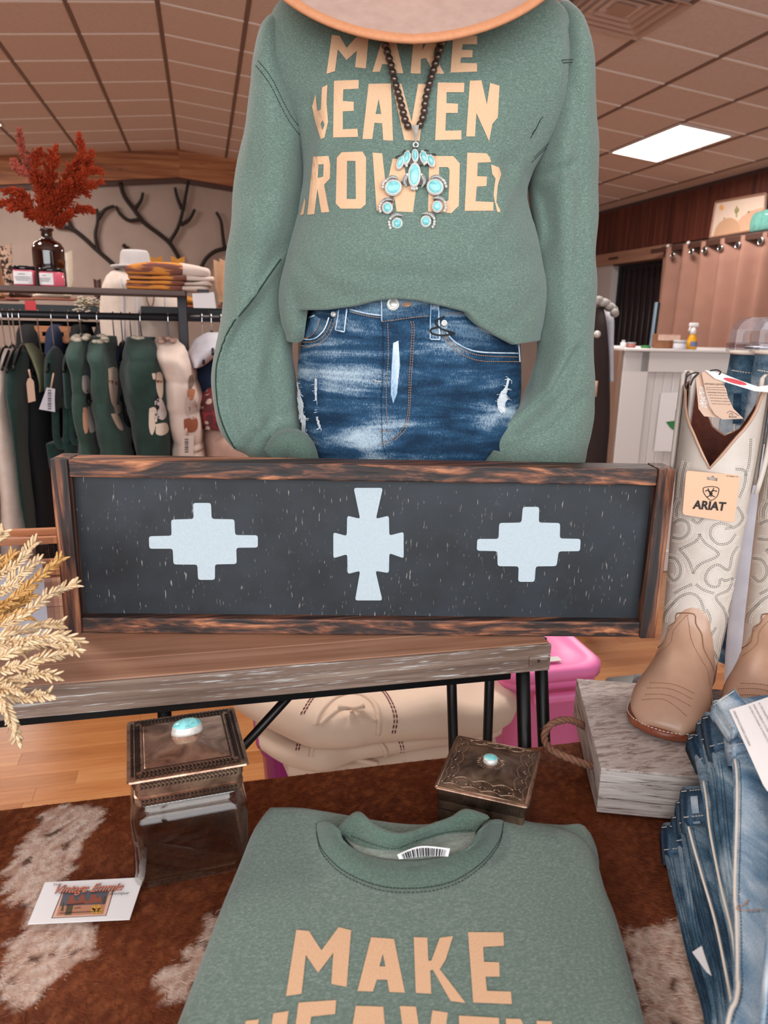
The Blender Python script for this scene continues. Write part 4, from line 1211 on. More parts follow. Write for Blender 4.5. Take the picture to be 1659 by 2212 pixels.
for c_ in ([(1120, 1725), (1132, 1760), (1160, 1745), (1172, 1722)], [(1095, 1750), (1125, 1742), (1140, 1770), (1128, 1795), (1110, 1800)], [(1200, 1752), (1165, 1746), (1150, 1772), (1165, 1795), (1180, 1798)], [(1130, 1770), (1160, 1772)], [(1146, 1770), (1146, 1800)]):
    gs.append(tube_geo([Vector(p) for p in cat(tgp(c_), 12)], .0006, 5))
mk('emblem', *join(*gs), M['ink'], otag)
a, b = tgp([(985, 1868), (1277, 1888)]); ux = (b - a).normalized(); uy = tn.cross(ux); uy = uy if uy.z > 0 else -uy
text_on('lettering', 'ARIAT', (a + b) / 2 + tn * .0003, ux, uy, (b - a).length, M['ink'], otag, .0115 * .95, 0, .0003, .03)
a, b = tgp([(1282, 1612), (1390, 1622)]); text_on('lettering', 'AR P-888267 V7P', (a + b) / 2, (b - a).normalized(), uy, (b - a).length, M['ink'], otag)
# folded paper tags on the elastic
def paper(name, pts, d0, d1, mat, label, th=.0005):
    P = [PD(x, y, d0 + (d1 - d0) * i / max(1, len(pts) - 1)) if False else PD(x, y, d0) for i, (x, y) in enumerate(ct(pts))]
    n = -ED
    o = prism(name, [P], n, th, M[mat]); tag(o, label, 'tag'); return o
t2 = paper('paper_tag', [(1010, 735), (1060, 672), (1085, 760), (1100, 900), (1130, 1000), (1235, 1092), (1085, 1078), (1035, 1010)], dT - .002, 0, 'tan_paper', 'folded tan paper tag with upside-down white words inside the boot mouth')
M['white_ink'] = plain('white_ink', '#e6dcd6', .7)
for s_, c_, w_ in (('ND.', (1062, 848), 50), ('YOU', (1070, 892), 55), ('ERE', (1078, 936), 55), ('OW', (1086, 972), 55)):
    o = PD(*ct([c_])[0], dT - .0028); text_on('lettering', s_, o, -EX, -(EZ + EX * .12).normalized() if False else -EZ, w_ * .2405 * .00062, M['white_ink'], t2, .0085, 0, .0)
t1 = paper('paper_tag', [(1062, 690), (1100, 664), (1242, 765), (1282, 830), (1300, 905), (1350, 1010), (1440, 1100), (1248, 1106), (1180, 1060), (1135, 985), (1100, 870)], dT - .006, 0, 'tan_paper', 'tan paper leather-care tag with fine black print hanging over the boot mouth')
def tl(s_, y, w_, x=1200, h=None):
    o = PD(*ct([(x, y)])[0], dT - .0068); text_on('lettering', s_, o, (EX - EZ * .02).normalized(), EZ, w_ * .2405 * .00062, M['ink'], t1, h, 0, .0)
tl('ARTISAN LEATHER', 790, 165, 1185)
for i, s_ in enumerate(('El cuero exterior de sus botas', 'artesanales Ariat se ha', 'seleccionado por su carácter. Las', 'variaciones de color y textura', 'son inherentes a la calidad y le', 'otorgan un aspecto único y antiguo.')):
    tl(s_, 838 + i * 26, 150, 1192 + i * 10)
mk('rule', *tube_geo([PD(*ct([(1105, 818)])[0], dT - .0068), PD(*ct([(1270, 822)])[0], dT - .0068)], .00015, 4), M['ink'], t1)
tl('BOLSA', 1083, 60, 1345)
gs = [tube_geo([Vector(p) for p in cat([PD(x, y, dT - .0068) for x, y in ct(c_)], 12)], .0002, 4) for c_ in ([(1290, 1050), (1320, 1030), (1350, 1045), (1380, 1060), (1400, 1075)], [(1310, 1065), (1330, 1050), (1345, 1070)])]
mk('line_drawing', *join(*gs), M['ink'], t1)
t3 = paper('strap_label', [(1090, 662), (1240, 690), (1420, 760), (1570, 812), (1659, 800), (1760, 810), (1760, 870), (1659, 862), (1540, 852), (1280, 772), (1180, 738)], dT - .0085, 0, 'white', 'white strap label with a red oval bridging the two boots')
M['red'] = plain('red_ink', '#c22f35', .5)
ov = [(1365 + 105 * math.cos(a * .3927) , 765 + 105 * .26 * math.cos(a * .3927) + 20 * math.sin(a * .3927)) for a in range(16)]
mk('red_oval', [PD(x, y, dT - .0093) for x, y in ct(ov)], [list(range(16))[::-1]], M['red'], t3, False)
gs = []
for c_ in ([(940, 850), (915, 800), (935, 720), (990, 690), (1035, 690), (990, 740), (965, 800)], [(960, 800), (990, 730), (1040, 690)], [(1140, 668), (1200, 662), (1235, 680), (1220, 705)]):
    gs.append(tube_geo([Vector(p) for p in cat([PD(x, y, dT - .010) for x, y in ct(c_)], 24)], .0008, 6))
el = mk('elastic_loop', *join(*gs), M['ink']); tag(el, 'thin black elastic loop tied to the boot pull strap', 'elastic')

# ------------------------------------------------------------------ folded jeans
js = crop(1380, 1460, .3398)
def jpoly(left, zt_, topw):
    L = cat(js(left), 26)
    tx, ty = L[0]
    pts = L + [(L[-1][0] + 40, 2420), (1980, 2420), (1980, 1900), (tx + topw, ty - 10)]
    return pts
JN = [  # left edge (crop coords, top -> bottom), waistband length (crop px), z0, thickness, material, label
 ([(145, 955), (165, 1150), (230, 1450), (300, 1750), (400, 2100), (425, 2260)], 165, .8245, .020, 'jean_deep', 'darkest folded jeans at the bottom of the folded pile'),
 ([(212, 895), (245, 1080), (290, 1400), (330, 1650), (440, 2000), (470, 2260)], 170, .8445, .016, 'jean_mid', 'folded mid-blue jeans with a pale belt loop, second from the bottom of the pile'),
 ([(240, 800), (262, 970), (320, 1300), (380, 1560), (470, 1900), (520, 2260)], 150, .8605, .016, 'jean_deep', 'folded dark jeans third from the bottom of the pile'),
 ([(270, 725), (290, 950), (370, 1250), (470, 1600), (560, 2050), (590, 2260)], 190, .8765, .019, 'jean_deep', 'folded dark jeans with a pale side seam, fourth from the bottom of the pile'),
 ([(310, 395), (345, 470), (400, 750), (430, 1000), (500, 1350), (580, 1700), (620, 2260)], 170, .8960, .018, 'jean_mid', 'folded washed jeans whose dark waistband touches the boot toe'),
 ([(370, 300), (400, 420), (450, 700), (490, 1050), (560, 1420), (640, 1800), (680, 2260)], 120, .9145, .015, 'jean_mid', 'folded jeans squeezed in just under the three uppermost pairs'),
 ([(405, 260), (440, 400), (480, 600), (530, 1100), (590, 1500), (650, 1800), (690, 2260)], 210, .930, .018, 'jean_mid', 'folded mid-blue jeans under the lightest pair'),
 ([(530, 235), (560, 420), (597, 600), (600, 900), (588, 1370), (600, 1550), (604, 2000), (560, 2140), (540, 2260)], 230, .9485, .024, 'jean_light', 'lightest washed folded jeans with a white outseam under the white hang tag'),
 ([(465, 180), (520, 260), (700, 420), (810, 700), (820, 1200), (800, 1700), (760, 2260)], 200, .975, .016, 'jean_light', 'folded jeans with a cream waistband label at the top of the pile')]
jt = []
for k, (left, wb, z0, T_, mt, lab) in enumerate(JN):
    px = jpoly(left, z0 + T_ * .6, 420)
    P = [PZ(x, y, z0 + T_ * .5) for x, y in px]
    P = rough_poly([(p.x, p.y) for p in P], 110)
    t = thing('folded_jeans', (P[0][0] + .08, P[0][1] - .1, z0), lab, 'jeans', 'pile of folded jeans'); jt.append(t)
    g = pillow_geo(P, z0 + .0002, T_ - .0004, T_ * .55, rings=10, wob=.003, seed=k * 1.3)
    o = mk('folded_leg', *g, M[mt], t, keep=True); bv = GEO[o]
    # waistband wrapped around the upper end
    L = js(left); e0 = Vector(L[0]); e1 = Vector(L[1]); d = (e1 - e0).normalized(); hb = wb * .3398
    n_ = 14; V = []
    for i in range(n_):
        s = i / (n_ - 1); pxy = cat(L, 60)[0]
        for j, off_ in enumerate((0.0, .25, .5, .75, 1.0)):
            q = e0 + d * (hb * off_) + Vector((d.y, -d.x)) * (-.03 * 0 + s * 62 - 2)
            zz = z0 + T_ * (.35 + .72 * min(1, s * 4)) + .0035
            V.append(PZ(q.x, q.y, zz))
    V += [v - EZ * (T_ * .8) for v in V[:]]
    m_ = n_ * 5; fs = grid_faces(n_, 5, False); fs += [[i + m_ for i in q[::-1]] for q in grid_faces(n_, 5, False)]
    for a_, b_ in [(i * 5, (i + 1) * 5) for i in range(n_ - 1)] + [((i + 1) * 5 + 4, i * 5 + 4) for i in range(n_ - 1)] + [(j + 1, j) for j in range(4)] + [((n_ - 1) * 5 + j, (n_ - 1) * 5 + j + 1) for j in range(4)]:
        fs.append([a_, b_, b_ + m_, a_ + m_])
    wbo = fixn(mk('waistband', V, fs, M['jean_dark' if mt != 'jean_light' else 'jean_light'], t, keep=True))
    wv = GEO[wbo]
    def wpx(s, off_): q = e0 + d * (hb * off_) + Vector((d.y, -d.x)) * (s * 58); return (q.x, q.y)
    gs = [stitch_geo([wpx(s, o_) for s in (.02, .3, .6, .95)], wv, w=.0006, off=.0005, dash=.0022, gap=.0008) for o_ in (.06, .93)]
    mk('waistband_stitching', *join(*gs), M['thread_cream'], wbo)
    q = cat([(x + 9, y) for x, y in js(left)], 40)[6:]
    mk('outseam', *stitch_geo(q, bv, w=.0013, off=.0004), M['thread_cream' if k in (3, 4, 7) else mt], t)
    mk('outseam_stitching', *stitch_geo([(x + 8, y) for x, y in q], bv, w=.0004, off=.0004, dash=.0022, gap=.001), M['thread_navy'], t)
    if k in (1, 3, 7):
        V3 = []
        for off_ in (-.05, .3, .7, 1.12):
            for s in (.30, .34, .52, .56) if k != 7 else (.05, .1, .32, .37):
                V3.append(hit(wv, *wpx(s, off_), .002)[0])
        mk('belt_loop', V3, grid_faces(4, 4, False), M['jean_light'], t)
    if k == 8:
        V3 = [hit(wv, *wpx(s, o_), .0015)[0] for s, o_ in ((.18, .0), (.18, .35), (1.0, .30), (1.0, .02))]
        mk('waistband_label', V3, [[0, 1, 2, 3]], M['liner'], t, False)
    if k == 7:
        cv = js([(600, 1385), (695, 1435), (670, 1465), (615, 1475), (640, 1490), (700, 1500), (790, 1490)])
        mk('pocket_stitching', *stitch_geo(cv, bv, w=.0006, off=.0008, dash=.003, gap=.001, smooth=False, n=3), M['thread_tan'], t)
# paper peeking from the pile and the white hang tag
zz = .905
P = [PZ(x, y, zz) for x, y in js([(340, 1755), (400, 1715), (415, 1765), (462, 1905), (430, 1880)])]
o = prism('paper_label', [P], EZ, .0004, M['white']); tag(o, 'small white paper label poking out of the folded jeans pile', 'label')
zz = 1.004
hp = js([(575, 215), (690, 180), (810, 138), (900, 110), (1000, 500), (860, 720), (815, 728), (790, 690)])
P = [PZ(x, y, zz + (.0 if y < 1600 else .0)) for x, y in hp]
hang = prism('hang_tag', [P], EZ, .0006, M['white']); tag(hang, 'white cardboard hang tag with fine print lying on the jeans pile', 'tag')
M['ink_soft'] = plain('grey_ink', '#3c3a44', .7)
def ht(s_, a, b, hgt, mat='ink_soft'):
    p, q = (PZ(x, y, zz + .0006) for x, y in js([a, b])); u = (q - p).normalized()
    text_on('lettering', s_, (p + q) / 2, u, EZ.cross(u), (q - p).length, M[mat], hang, hgt, 0, .0002)
ht('DESIGNED IN LOS ANGELES, CALIFORNIA', (603, 222), (706, 445), .0022, 'ink')
ht('THIS PIECE OF APPAREL IS UNIQUE AND WILL', (700, 190), (850, 470), .0018)
ht('PLEASE WASH INSIDE OUT TO MAINTAIN THE COLOR', (730, 182), (880, 462), .0018)
ht('AS WE HANDMADE INDIGO FABRIC', (765, 170), (900, 420), .0018)

# ------------------------------------------------------------------ dried wheat
def wheat_mat(n, a, b):
    t = NT(n); t.set(Roughness=.6); f = t.noise(t.coord(), 160, 2); t.color(t.ramp(f, [(.3, a), (.7, b)])); t.b.inputs['Subsurface Weight'].default_value = .0; return t.m
M['wheat'] = wheat_mat('cream_wheat', '#cfa97a', '#e8d1ae'); M['wheat_gold'] = wheat_mat('golden_wheat', '#b98443', '#d3a667')
cw = crop(0, 1100, .2441)
EARS = [([(-120, 640), (100, 520), (200, 420), (300, 300)], .80, 0), ([(-60, 880), (120, 790), (300, 640), (535, 440)], .80, 1), ([(-60, 800), (100, 640), (220, 540), (340, 460)], .83, 0),
        ([(-40, 1060), (200, 940), (400, 780), (560, 700), (675, 655)], .77, 0), ([(-60, 1150), (200, 1070), (400, 1030), (550, 1010)], .78, 0), ([(-60, 1215), (200, 1165), (420, 1120), (580, 1130), (710, 1175)], .765, 0),
        ([(-60, 1345), (150, 1240), (350, 1190), (520, 1200), (660, 1240)], .775, 0), ([(-60, 1440), (150, 1390), (350, 1330), (545, 1280)], .77, 0), ([(-60, 1545), (150, 1510), (320, 1450), (475, 1475)], .76, 0),
        ([(-60, 1650), (60, 1590), (185, 1600)], .765, 0), ([(-60, 1600), (80, 1660), (260, 1660), (430, 1635)], .755, 0), ([(-20, 1600), (50, 1760), (110, 1900), (150, 2040)], .74, 0),
        ([(-100, 470), (20, 450), (120, 430)], .84, 1), ([(-80, 320), (-10, 260), (30, 190)], .82, 0), ([(-60, 720), (80, 690), (200, 640)], .80, 0), ([(-60, 960), (120, 880), (280, 760)], .82, 1), ([(-60, 900), (60, 860), (200, 820)], .81, 1), ([(-60, 560), (40, 500), (110, 400)], .83, 1),
        ([(-60, 1290), (80, 1250), (220, 1260)], .785, 0), ([(-60, 1010), (100, 960), (260, 930)], .80, 1)]
wh = thing('wheat_bundle', PD(-60, 1380, .80) - EZ * .0, 'bundle of dried cream and golden wheat ears in front of the sign frame', 'dried wheat')
rw = random.Random(11)
def WD(y): return interp([(1100, .83), (1260, .78), (1330, .745), (1380, .70), (1430, .685), (1700, .67)], y)
kg = {}
for px, D, gold in EARS:
    P = cat([PD(x, y, WD(y) + .012 * math.sin(i * 1.3 + D * 200)) for i, (x, y) in enumerate(cw(px))], 40)
    P = [Vector(p) for p in P]
    L = sum((b - a).length for a, b in zip(P, P[1:])); gs = [tube_geo(P, .0011, 5)]
    step = .0042; s = 0; idx = 0
    acc = 0
    for i in range(1, len(P)):
        seg = (P[i] - P[i - 1]).length; acc += seg
        tn_ = (P[i] - P[i - 1]).normalized(); n1 = tn_.cross(ED).normalized(); n2 = tn_.cross(n1)
        while acc >= step:
            acc -= step; idx += 1
            for q in range(3):
                a = idx * 2.4 + q * 2.094 + rw.uniform(-.3, .3); rad = n1 * math.cos(a) + n2 * math.sin(a) * .8
                dd = (tn_ * rw.uniform(.75, 1.0) + rad * rw.uniform(.5, .8)).normalized(); ln = rw.uniform(.0048, .0066)
                x_ = dd.cross(tn_).normalized(); y_ = dd.cross(x_)
                gs.append(ball_geo(P[i] + dd * ln * .95 + rad * .0005, (.0020, .0015, ln), (x_, y_, dd), 5, 4))
    mk('wheat_ear', *join(*gs), M['wheat_gold' if gold else 'wheat'], wh)
base = PD(-170, 1385, .73)
for px, D, gold in EARS: 
    a = PD(*cw(px)[0], WD(cw(px)[0][1])); tube('stalk', [base + Vector((rw.uniform(-.01, .01), 0, rw.uniform(-.02, .02))), a], .0012, M['wheat_gold'], wh, 5)
lathe('stoneware_base', [(.03, 0), (.04, .008), (.042, .03), (.034, .05), (.03, .06), (.033, .065)], (base.x - .04, max(base.y, .87), ZC), M['liner'], None)
tag(bpy.data.objects['stoneware_base'], 'white stoneware vase holding the wheat bundle on the console', 'vase'); bpy.data.objects['stoneware_base'].name = 'stoneware_vase'

# ------------------------------------------------------------------ clear acrylic sign holder
M['acrylic'] = thin_glass('clear_acrylic', '#f1f1f4', 1.4)
AY = .915
pr = PY(104, 1175, AY); xl_ = PY(-90, 1300, AY).x; bk = PY(120, 1152, AY + .03)
ah = thing('acrylic_holder', ((pr.x + xl_) / 2, AY + .02, ZC), 'clear acrylic sign holder with white paper between the wheat and the sign', 'sign holder')
cxh, wh_ = (pr.x + xl_) / 2, pr.x - xl_
box('front_sheet', (cxh, AY, (pr.z + ZC) / 2), (wh_, .0018, pr.z - ZC - .001), M['acrylic'], ah)
box('back_sheet', (cxh + bk.x - pr.x, AY + .012, (bk.z + ZC) / 2), (wh_, .0018, bk.z - ZC - .001), M['acrylic'], ah)
box('base_sheet', (cxh, AY + .02, ZC + .0012), (wh_, .035, .0018), M['acrylic'], ah)
zp = PY(60, 1212, AY + .005).z; xr_ = PY(99, 1300, AY + .005).x
box('paper_insert', ((xl_ + xr_) / 2, AY + .006, (zp + ZC + .003) / 2), (xr_ - xl_, .0006, zp - ZC - .004), M['white'], ah)

# ------------------------------------------------------------------ bins and folded blankets under the console
M['magenta'] = plain('magenta_plastic', '#9c2c7c', .35); M['pink'] = plain('hot_pink_plastic', '#fb86c2', .35)
def bin_(name, x0, x1, y0, y1, zt_, mat, label):
    c = Vector(((x0 + x1) / 2, (y0 + y1) / 2, 0.004)); hw, hd = (x1 - x0) / 2, (y1 - y0) / 2
    t = thing(name, c, label, 'storage bin', 'plastic storage bins under the console')
    ax = rotz(0)
    mk('tub', *rr_loft([(0, hw - .05, hd - .05, .04), (.01, hw - .04, hd - .04, .04), (zt_ - .06, hw - .02, hd - .02, .05), (zt_ - .055, hw - .01, hd - .01, .05), (zt_ - .035, hw - .01, hd - .01, .05)], c, ax), mat, t)
    mk('lid', *rr_loft([(zt_ - .035, hw, hd, .06), (zt_ - .012, hw, hd, .06), (zt_ - .006, hw - .01, hd - .01, .055), (zt_ - .010, hw - .03, hd - .03, .05), (zt_ - .010, hw - .08, hd - .08, .04), (zt_ - .002, hw - .09, hd - .09, .04)], c, ax), mat, t)
    for s in (-1, 1): box('handle', c + Vector((0, s * (hd + .004), zt_ - .07)), (.12, .02, .02), mat, t, bev=.006)
    return t, ax
a = PZ(556, 1612, .36); YP = 1.36; b = PY(1094, 1448, YP); e = PY(1318, 1460, YP); ZP = PY(1210, 1446, YP).z
bin_('storage_bin', a.x, a.x + .50, a.y - .0, a.y + .38, .36, M['magenta'], 'magenta plastic storage bin under the folded cream blankets')
pb_, _ = bin_('storage_bin', b.x, e.x, YP, YP + .28, ZP, M['pink'], 'hot pink plastic storage bin behind the console legs')
box('tape_label', Vector(((b.x + e.x) / 2 - .02, YP + .05, ZP + .0005)), (.09, .022, .001), M['liner'], pb_)
gc = PZ(1372, 1468, .42)
gb = thing('tool_case', (gc.x + .1, gc.y + .1, 0.0), 'grey hard case standing behind the wooden riser', 'case')
box('case_body', (gc.x + .12, gc.y + .12, .17), (.20, .14, .33), plain('grey_plastic', '#5c5c5c', .4), gb, bev=.015, smooth=True)
tube('case_handle', [Vector((gc.x + .08, gc.y + .12, .33)), Vector((gc.x + .085, gc.y + .12, .36)), Vector((gc.x + .155, gc.y + .12, .36)), Vector((gc.x + .16, gc.y + .12, .33))], .008, plain('grey_handle', '#6b6b6b', .5), gb, 8)
M['cream_cloth'] = plain('cream_cotton', '#dcc3ad', .9, var=(6, '#e3cdb9'), bump=(300, .2, .001), sheen=.2)
M['red_stitch'] = plain('dark_red_stitching', '#6d1f2b', .8)
BL = [ # outline px at mid height, z0, T
 ([(620, 1672), (700, 1682), (780, 1672), (900, 1648), (1020, 1625), (1090, 1600), (1100, 1570), (1080, 1520), (900, 1480), (700, 1500), (590, 1560)], .366, .05, 'lowest cream folded blanket resting on the magenta bin'),
 ([(560, 1610), (610, 1640), (690, 1655), (760, 1632), (830, 1622), (960, 1600), (1060, 1585), (1102, 1565), (1104, 1530), (1070, 1480), (880, 1440), (680, 1450), (560, 1530)], .418, .062, 'middle cream folded blanket with red-brown stitching under the console'),
 ([(500, 1515), (540, 1540), (640, 1590), (700, 1600), (760, 1598), (830, 1588), (960, 1578), (1060, 1570), (1112, 1545), (1114, 1500), (1090, 1440), (1000, 1395), (800, 1380), (620, 1390), (520, 1450)], .482, .085, 'topmost cream folded blanket with red-brown stitching under the console')]
for k, (px, z0, T_, lab) in enumerate(BL):
    P = [PZ(x, y, z0 + T_ * .45) for x, y in rough_poly(px, 120)]
    t = thing('folded_blanket', (sum(p.x for p in P) / 120, sum(p.y for p in P) / 120, z0), lab, 'blanket', 'cream folded blankets')
    xs0 = min(p.x for p in P)
    g = pillow_geo([(p.x, p.y) for p in P], z0 + .001, T_ - .002, T_ * .5, rings=14, wob=.022 if k == 2 else .012, seed=4.0 + k)
    o = mk('cloth', *g, M['cream_cloth'], t, keep=True); bv = GEO[o]
    cg = crop(440, 1380, .4822)
    lines = {2: [[(545, 215), (490, 260), (440, 340)], [(765, 200), (810, 240), (845, 300), (860, 360), (850, 425)]], 1: [[(495, 385), (440, 430), (420, 500)], [(870, 435), (890, 490), (885, 545)]], 0: [[(450, 530), (430, 575)]]}[k]
    gs = []
    for l in lines:
        gs = [stitch_geo([(x + q, y) for x, y in cg(l)], bv, w=.0017, off=.001, dash=.008, gap=.003, D=1.5) for q in (-3, 3)]
        mk('stitched_line', *join(*gs), M['red_stitch'], t)
    arcs = {2: [[(500, 390), (520, 330), (580, 270), (660, 245), (730, 260), (775, 310), (785, 370), (780, 430)], [(520, 385), (600, 320), (690, 315), (770, 370)]], 1: [[(480, 530), (500, 470), (600, 440), (740, 440), (810, 490), (815, 550)]], 0: [[(490, 560), (640, 540), (780, 560)]]}[k]
    for l in arcs: mk('gathered_fold', *stitch_geo(cg(l), bv, w=.006, off=.0, D=1.5), M['cream_cloth'], t)
    if k: 
        kp = cg([(660, 330 if k == 2 else 450)])[0]; h_ = hit(bv, *kp, .01, D=1.5)[0]
        gs = [tube_geo([h_ + Vector((math.cos(a) * .004, 0, math.sin(a) * .004)), h_ + Vector((math.cos(a) * .03, -.004, math.sin(a) * .02))], [.004, .007], 6) for a in (.4, 2.6, 4.9)]
        mk('tie_bow', *join(*gs), M['cream_cloth'], t)
# ------------------------------------------------------------------ dressed half mannequin on the console
MC = PD(890, 985, 1.10); MC.z = ZC
M['mann'] = plain('white_mannequin_plastic', '#d9d4cf', .4)
man = thing('mannequin', MC, 'half-body mannequin form standing on the console inside the sweatshirt and jeans', 'mannequin')
mk('base_plate', *lathe_geo([(.11, 0), (.115, .003), (.115, .008), (.02, .014)], MC + EZ * .0005, 32), M['black_metal'], man)
tube('pole', [MC + EZ * .01, MC + EZ * .30], .012, M['chrome'], man, 12)
rows = [(20, 840, 950, 1.11, .05), (120, 700, 1090, 1.11, .055), (300, 700, 1090, 1.11, .07), (520, 720, 1060, 1.11, .075), (640, 760, 1040, 1.11, .07), (800, 690, 1080, 1.11, .08), (960, 700, 1070, 1.11, .075)]
mk('torso_form', *sil_loft(rows, 30, 28), M['mann'], man)
tube('neck', [PD(893, 40, 1.11), PD(892, -120, 1.11)], [.05, .045], M['mann'], man, 20)

# ---- jeans
DJ = 1.105
jr = [(612, 702, 1052, DJ, .090), (650, 682, 1082, DJ, .094), (690, 667, 1100, DJ, .098), (741, 652, 1119, DJ, .102), (800, 644, 1124, DJ, .104), (871, 644, 1121, DJ, .103), (933, 653, 1112, DJ, .100), (985, 664, 1102, DJ, .097), (1040, 672, 1092, DJ, .093)]
jn = thing('denim_jeans', Vector((MC.x, MC.y, ZC + .02)), 'distressed mid-blue high-waisted jeans worn by the mannequin', 'jeans')
def jfold(p, t, u, y):
    return .0022 * nz(p, (9, 9, 34), 1.0) + .0012 * nz(p, (30, 30, 60), 4.0)
V, fs = sil_loft(jr, 60, 88, 2.25, jfold)
hips = mk('hips', V, fs, M['jean'], jn, keep=True); JB = GEO[hips]
for s, xl, xr in ((-1, 676, 878), (1, 886, 1088)):
    lr = [(1030, xl, xr, DJ, .088), (1100, xl + 6, xr - 2, DJ, .085), (1200, xl + 10, xr - 8, DJ, .08), (1258, xl + 14, xr - 12, DJ, .076)]
    mk('trouser_leg', *sil_loft(lr, 16, 36, 2.2), M['jean'], jn)
cj = crop(440, 560, .5184)
def jline(name, pts, mat, w=.0006, off=.0006, dash=None, gap=.001, D=1.0): return stitch_geo(cj(pts), JB, w=w, off=off, dash=dash, gap=gap, D=D)
# fly, waistband, pockets: raised strips
def strip(name, loops, mat, off=.0015, s=12, parent=jn): return decal(name, [cj(l) for l in loops], JB, mat, parent, off, s, 1.0)
strip('waistband', [[(610, 205), (700, 150), (800, 120), (940, 130), (940, 240), (870, 248), (745, 265), (742, 245), (680, 240), (610, 222)]], M['jean_dark'], .0022)
strip('waistband', [[(975, 180), (1060, 195), (1120, 210), (1110, 225), (1000, 245), (975, 250)]], M['jean_dark'], .0022)
strip('waistband', [[(560, 215), (605, 205), (605, 222), (570, 235), (545, 225)]], M['jean_dark'], .0022)
strip('fly_panel', [[(748, 262), (872, 250), (860, 420), (848, 620), (842, 690), (800, 745), (745, 765), (740, 600), (748, 400)]], M['jean'], .0018)
M['jean_fade'] = denim('faded_white_denim', '#6f93b0', '#b3c6d6', '#e4ecf2', (60, 60, 6))
strip('faded_streak', [[(790, 350), (812, 340), (818, 440), (806, 560), (790, 600), (780, 560), (784, 440)]], M['jean_fade'], .0022, 8)
strip('pocket_bag', [[(1010, 300), (1020, 265), (1100, 268), (1180, 310), (1300, 345), (1300, 400), (1150, 395), (1080, 372), (1030, 330)]], M['jean_dark'], .0012)
strip('pocket_bag', [[(440, 240), (480, 222), (545, 228), (540, 270), (510, 310), (470, 330), (420, 335), (425, 290)]], M['jean_dark'], .0012)
strip('coin_pocket', [[(440, 250), (470, 235), (490, 250), (478, 290), (440, 328), (418, 322), (428, 285)]], M['jean_light'], .0022)
strip('belt_loop', [[(570, 210), (602, 205), (592, 305), (555, 298)]], M['jean'], .0045)
strip('belt_loop', [[(942, 180), (976, 180), (982, 336), (942, 336)]], M['jean'], .0045)
gs = [jline('', l, None, w=.0006, off=.0032, dash=.0025, gap=.0009) for l in (
    [(620, 222), (680, 238), (740, 246)], [(745, 262), (870, 245), (940, 238)], [(768, 270), (770, 400), (762, 560), (766, 690)], [(862, 260), (868, 300), (858, 480), (850, 640), (830, 700), (790, 745), (745, 760)], [(872, 260), (876, 300), (866, 480), (856, 650), (838, 712), (796, 752)],
    [(1000, 310), (1030, 350), (1090, 385), (1160, 402), (1300, 408)], [(1002, 325), (1030, 365), (1090, 405), (1160, 425), (1305, 428)], [(415, 345), (470, 345), (515, 310), (540, 250)], [(415, 362), (470, 362), (525, 320), (550, 265)], [(425, 330), (450, 325), (480, 290), (492, 250)], [(735, 715), (785, 712)], [(740, 765), (765, 770)], [(560, 292), (590, 300)], [(945, 325), (978, 327)], [(1000, 232), (1105, 222)])]
for g in gs: mk('tan_stitching', *g, M['thread_tan'], jn)
gs = [jline('', l, None, w=.0007, off=.0028, dash=.002, gap=.001) for l in ([(745, 170), (742, 245)], [(748, 270), (750, 420), (742, 600), (745, 760)], [(1310, 350), (1314, 500), (1300, 600)], [(745, 765), (760, 815)])]
for g in gs: mk('dark_stitching', *g, M['thread_navy'], jn)
def stud(name, c, r, parent, mat='silver', h=.003, off=.003):
    p, n = hit(JB, *cj([c])[0], off); a = n.orthogonal().normalized(); b = n.cross(a)
    return mk(name, *lathe_geo([(r, -.004), (r, h * .4), (r * .86, h), (r * .8, h * .8), (r * .5, h * .75), (r * .45, h * .95), (.0004, h * 1.0)], p, 24, (a, b, n)), M[mat], parent)
stud('button', (790, 190), .0086, jn); stud('rivet', (1000, 268), .0040, jn); stud('rivet', (548, 232), .0036, jn)
gs = []
for l in ([(825, 190), (870, 186)], [(825, 196), (868, 192)], [(830, 184), (860, 180)], [(840, 200), (860, 196)]): gs.append(jline('', l, None, w=.0007, off=.003))
mk('buttonhole', *join(*gs), M['thread_tan'], jn)
for l in ([(1004, 296), (1035, 338), (1090, 372), (1160, 388), (1300, 393)], [(425, 335), (468, 335), (508, 300), (530, 245)], [(944, 185), (942, 334)], [(975, 185), (982, 334)], [(570, 212), (556, 298)], [(602, 208), (592, 304)], [(944, 334), (982, 335)], [(556, 298), (592, 305)], [(742, 170), (744, 262)], [(612, 210), (680, 228), (740, 236)], [(440, 250), (472, 237)], [(1300, 350), (1306, 430)]):
    mk('faded_edge', *jline('', l, None, w=.0011, off=.0042), M['jean_fade'], jn)
# rips with frayed white threads
rr_ = random.Random(5)
for nm, poly, n_ in (('frayed_rip', [(1262, 495), (1270, 500), (1262, 540), (1255, 560), (1265, 580), (1252, 600), (1255, 635), (1235, 640), (1222, 620), (1220, 590), (1232, 560), (1255, 530)], 40), ('frayed_rip', [(382, 515), (395, 512), (405, 560), (420, 600), (418, 640), (430, 660), (428, 720), (410, 735), (395, 700), (405, 650), (392, 600), (385, 560)], 60)):
    o = strip(nm, [poly], M['rip'], .0016, 8); gs = []
    for k in range(n_):
        a = rr_.choice(poly); q = (a[0] + rr_.uniform(-16, 16), a[1] + rr_.uniform(-14, 22)); gs.append(jline('', [a, ((a[0] + q[0]) / 2 + rr_.uniform(-6, 6), (a[1] + q[1]) / 2), q], None, w=.00035, off=.0022))
    mk('loose_thread', *join(*gs), M['rip'], o)
gs = [jline('', [(705, 500), (720, 508), (742, 510)], None, w=.0005, off=.003)]
p0, n0 = hit(JB, *cj([(985, 262)])[0], .006)
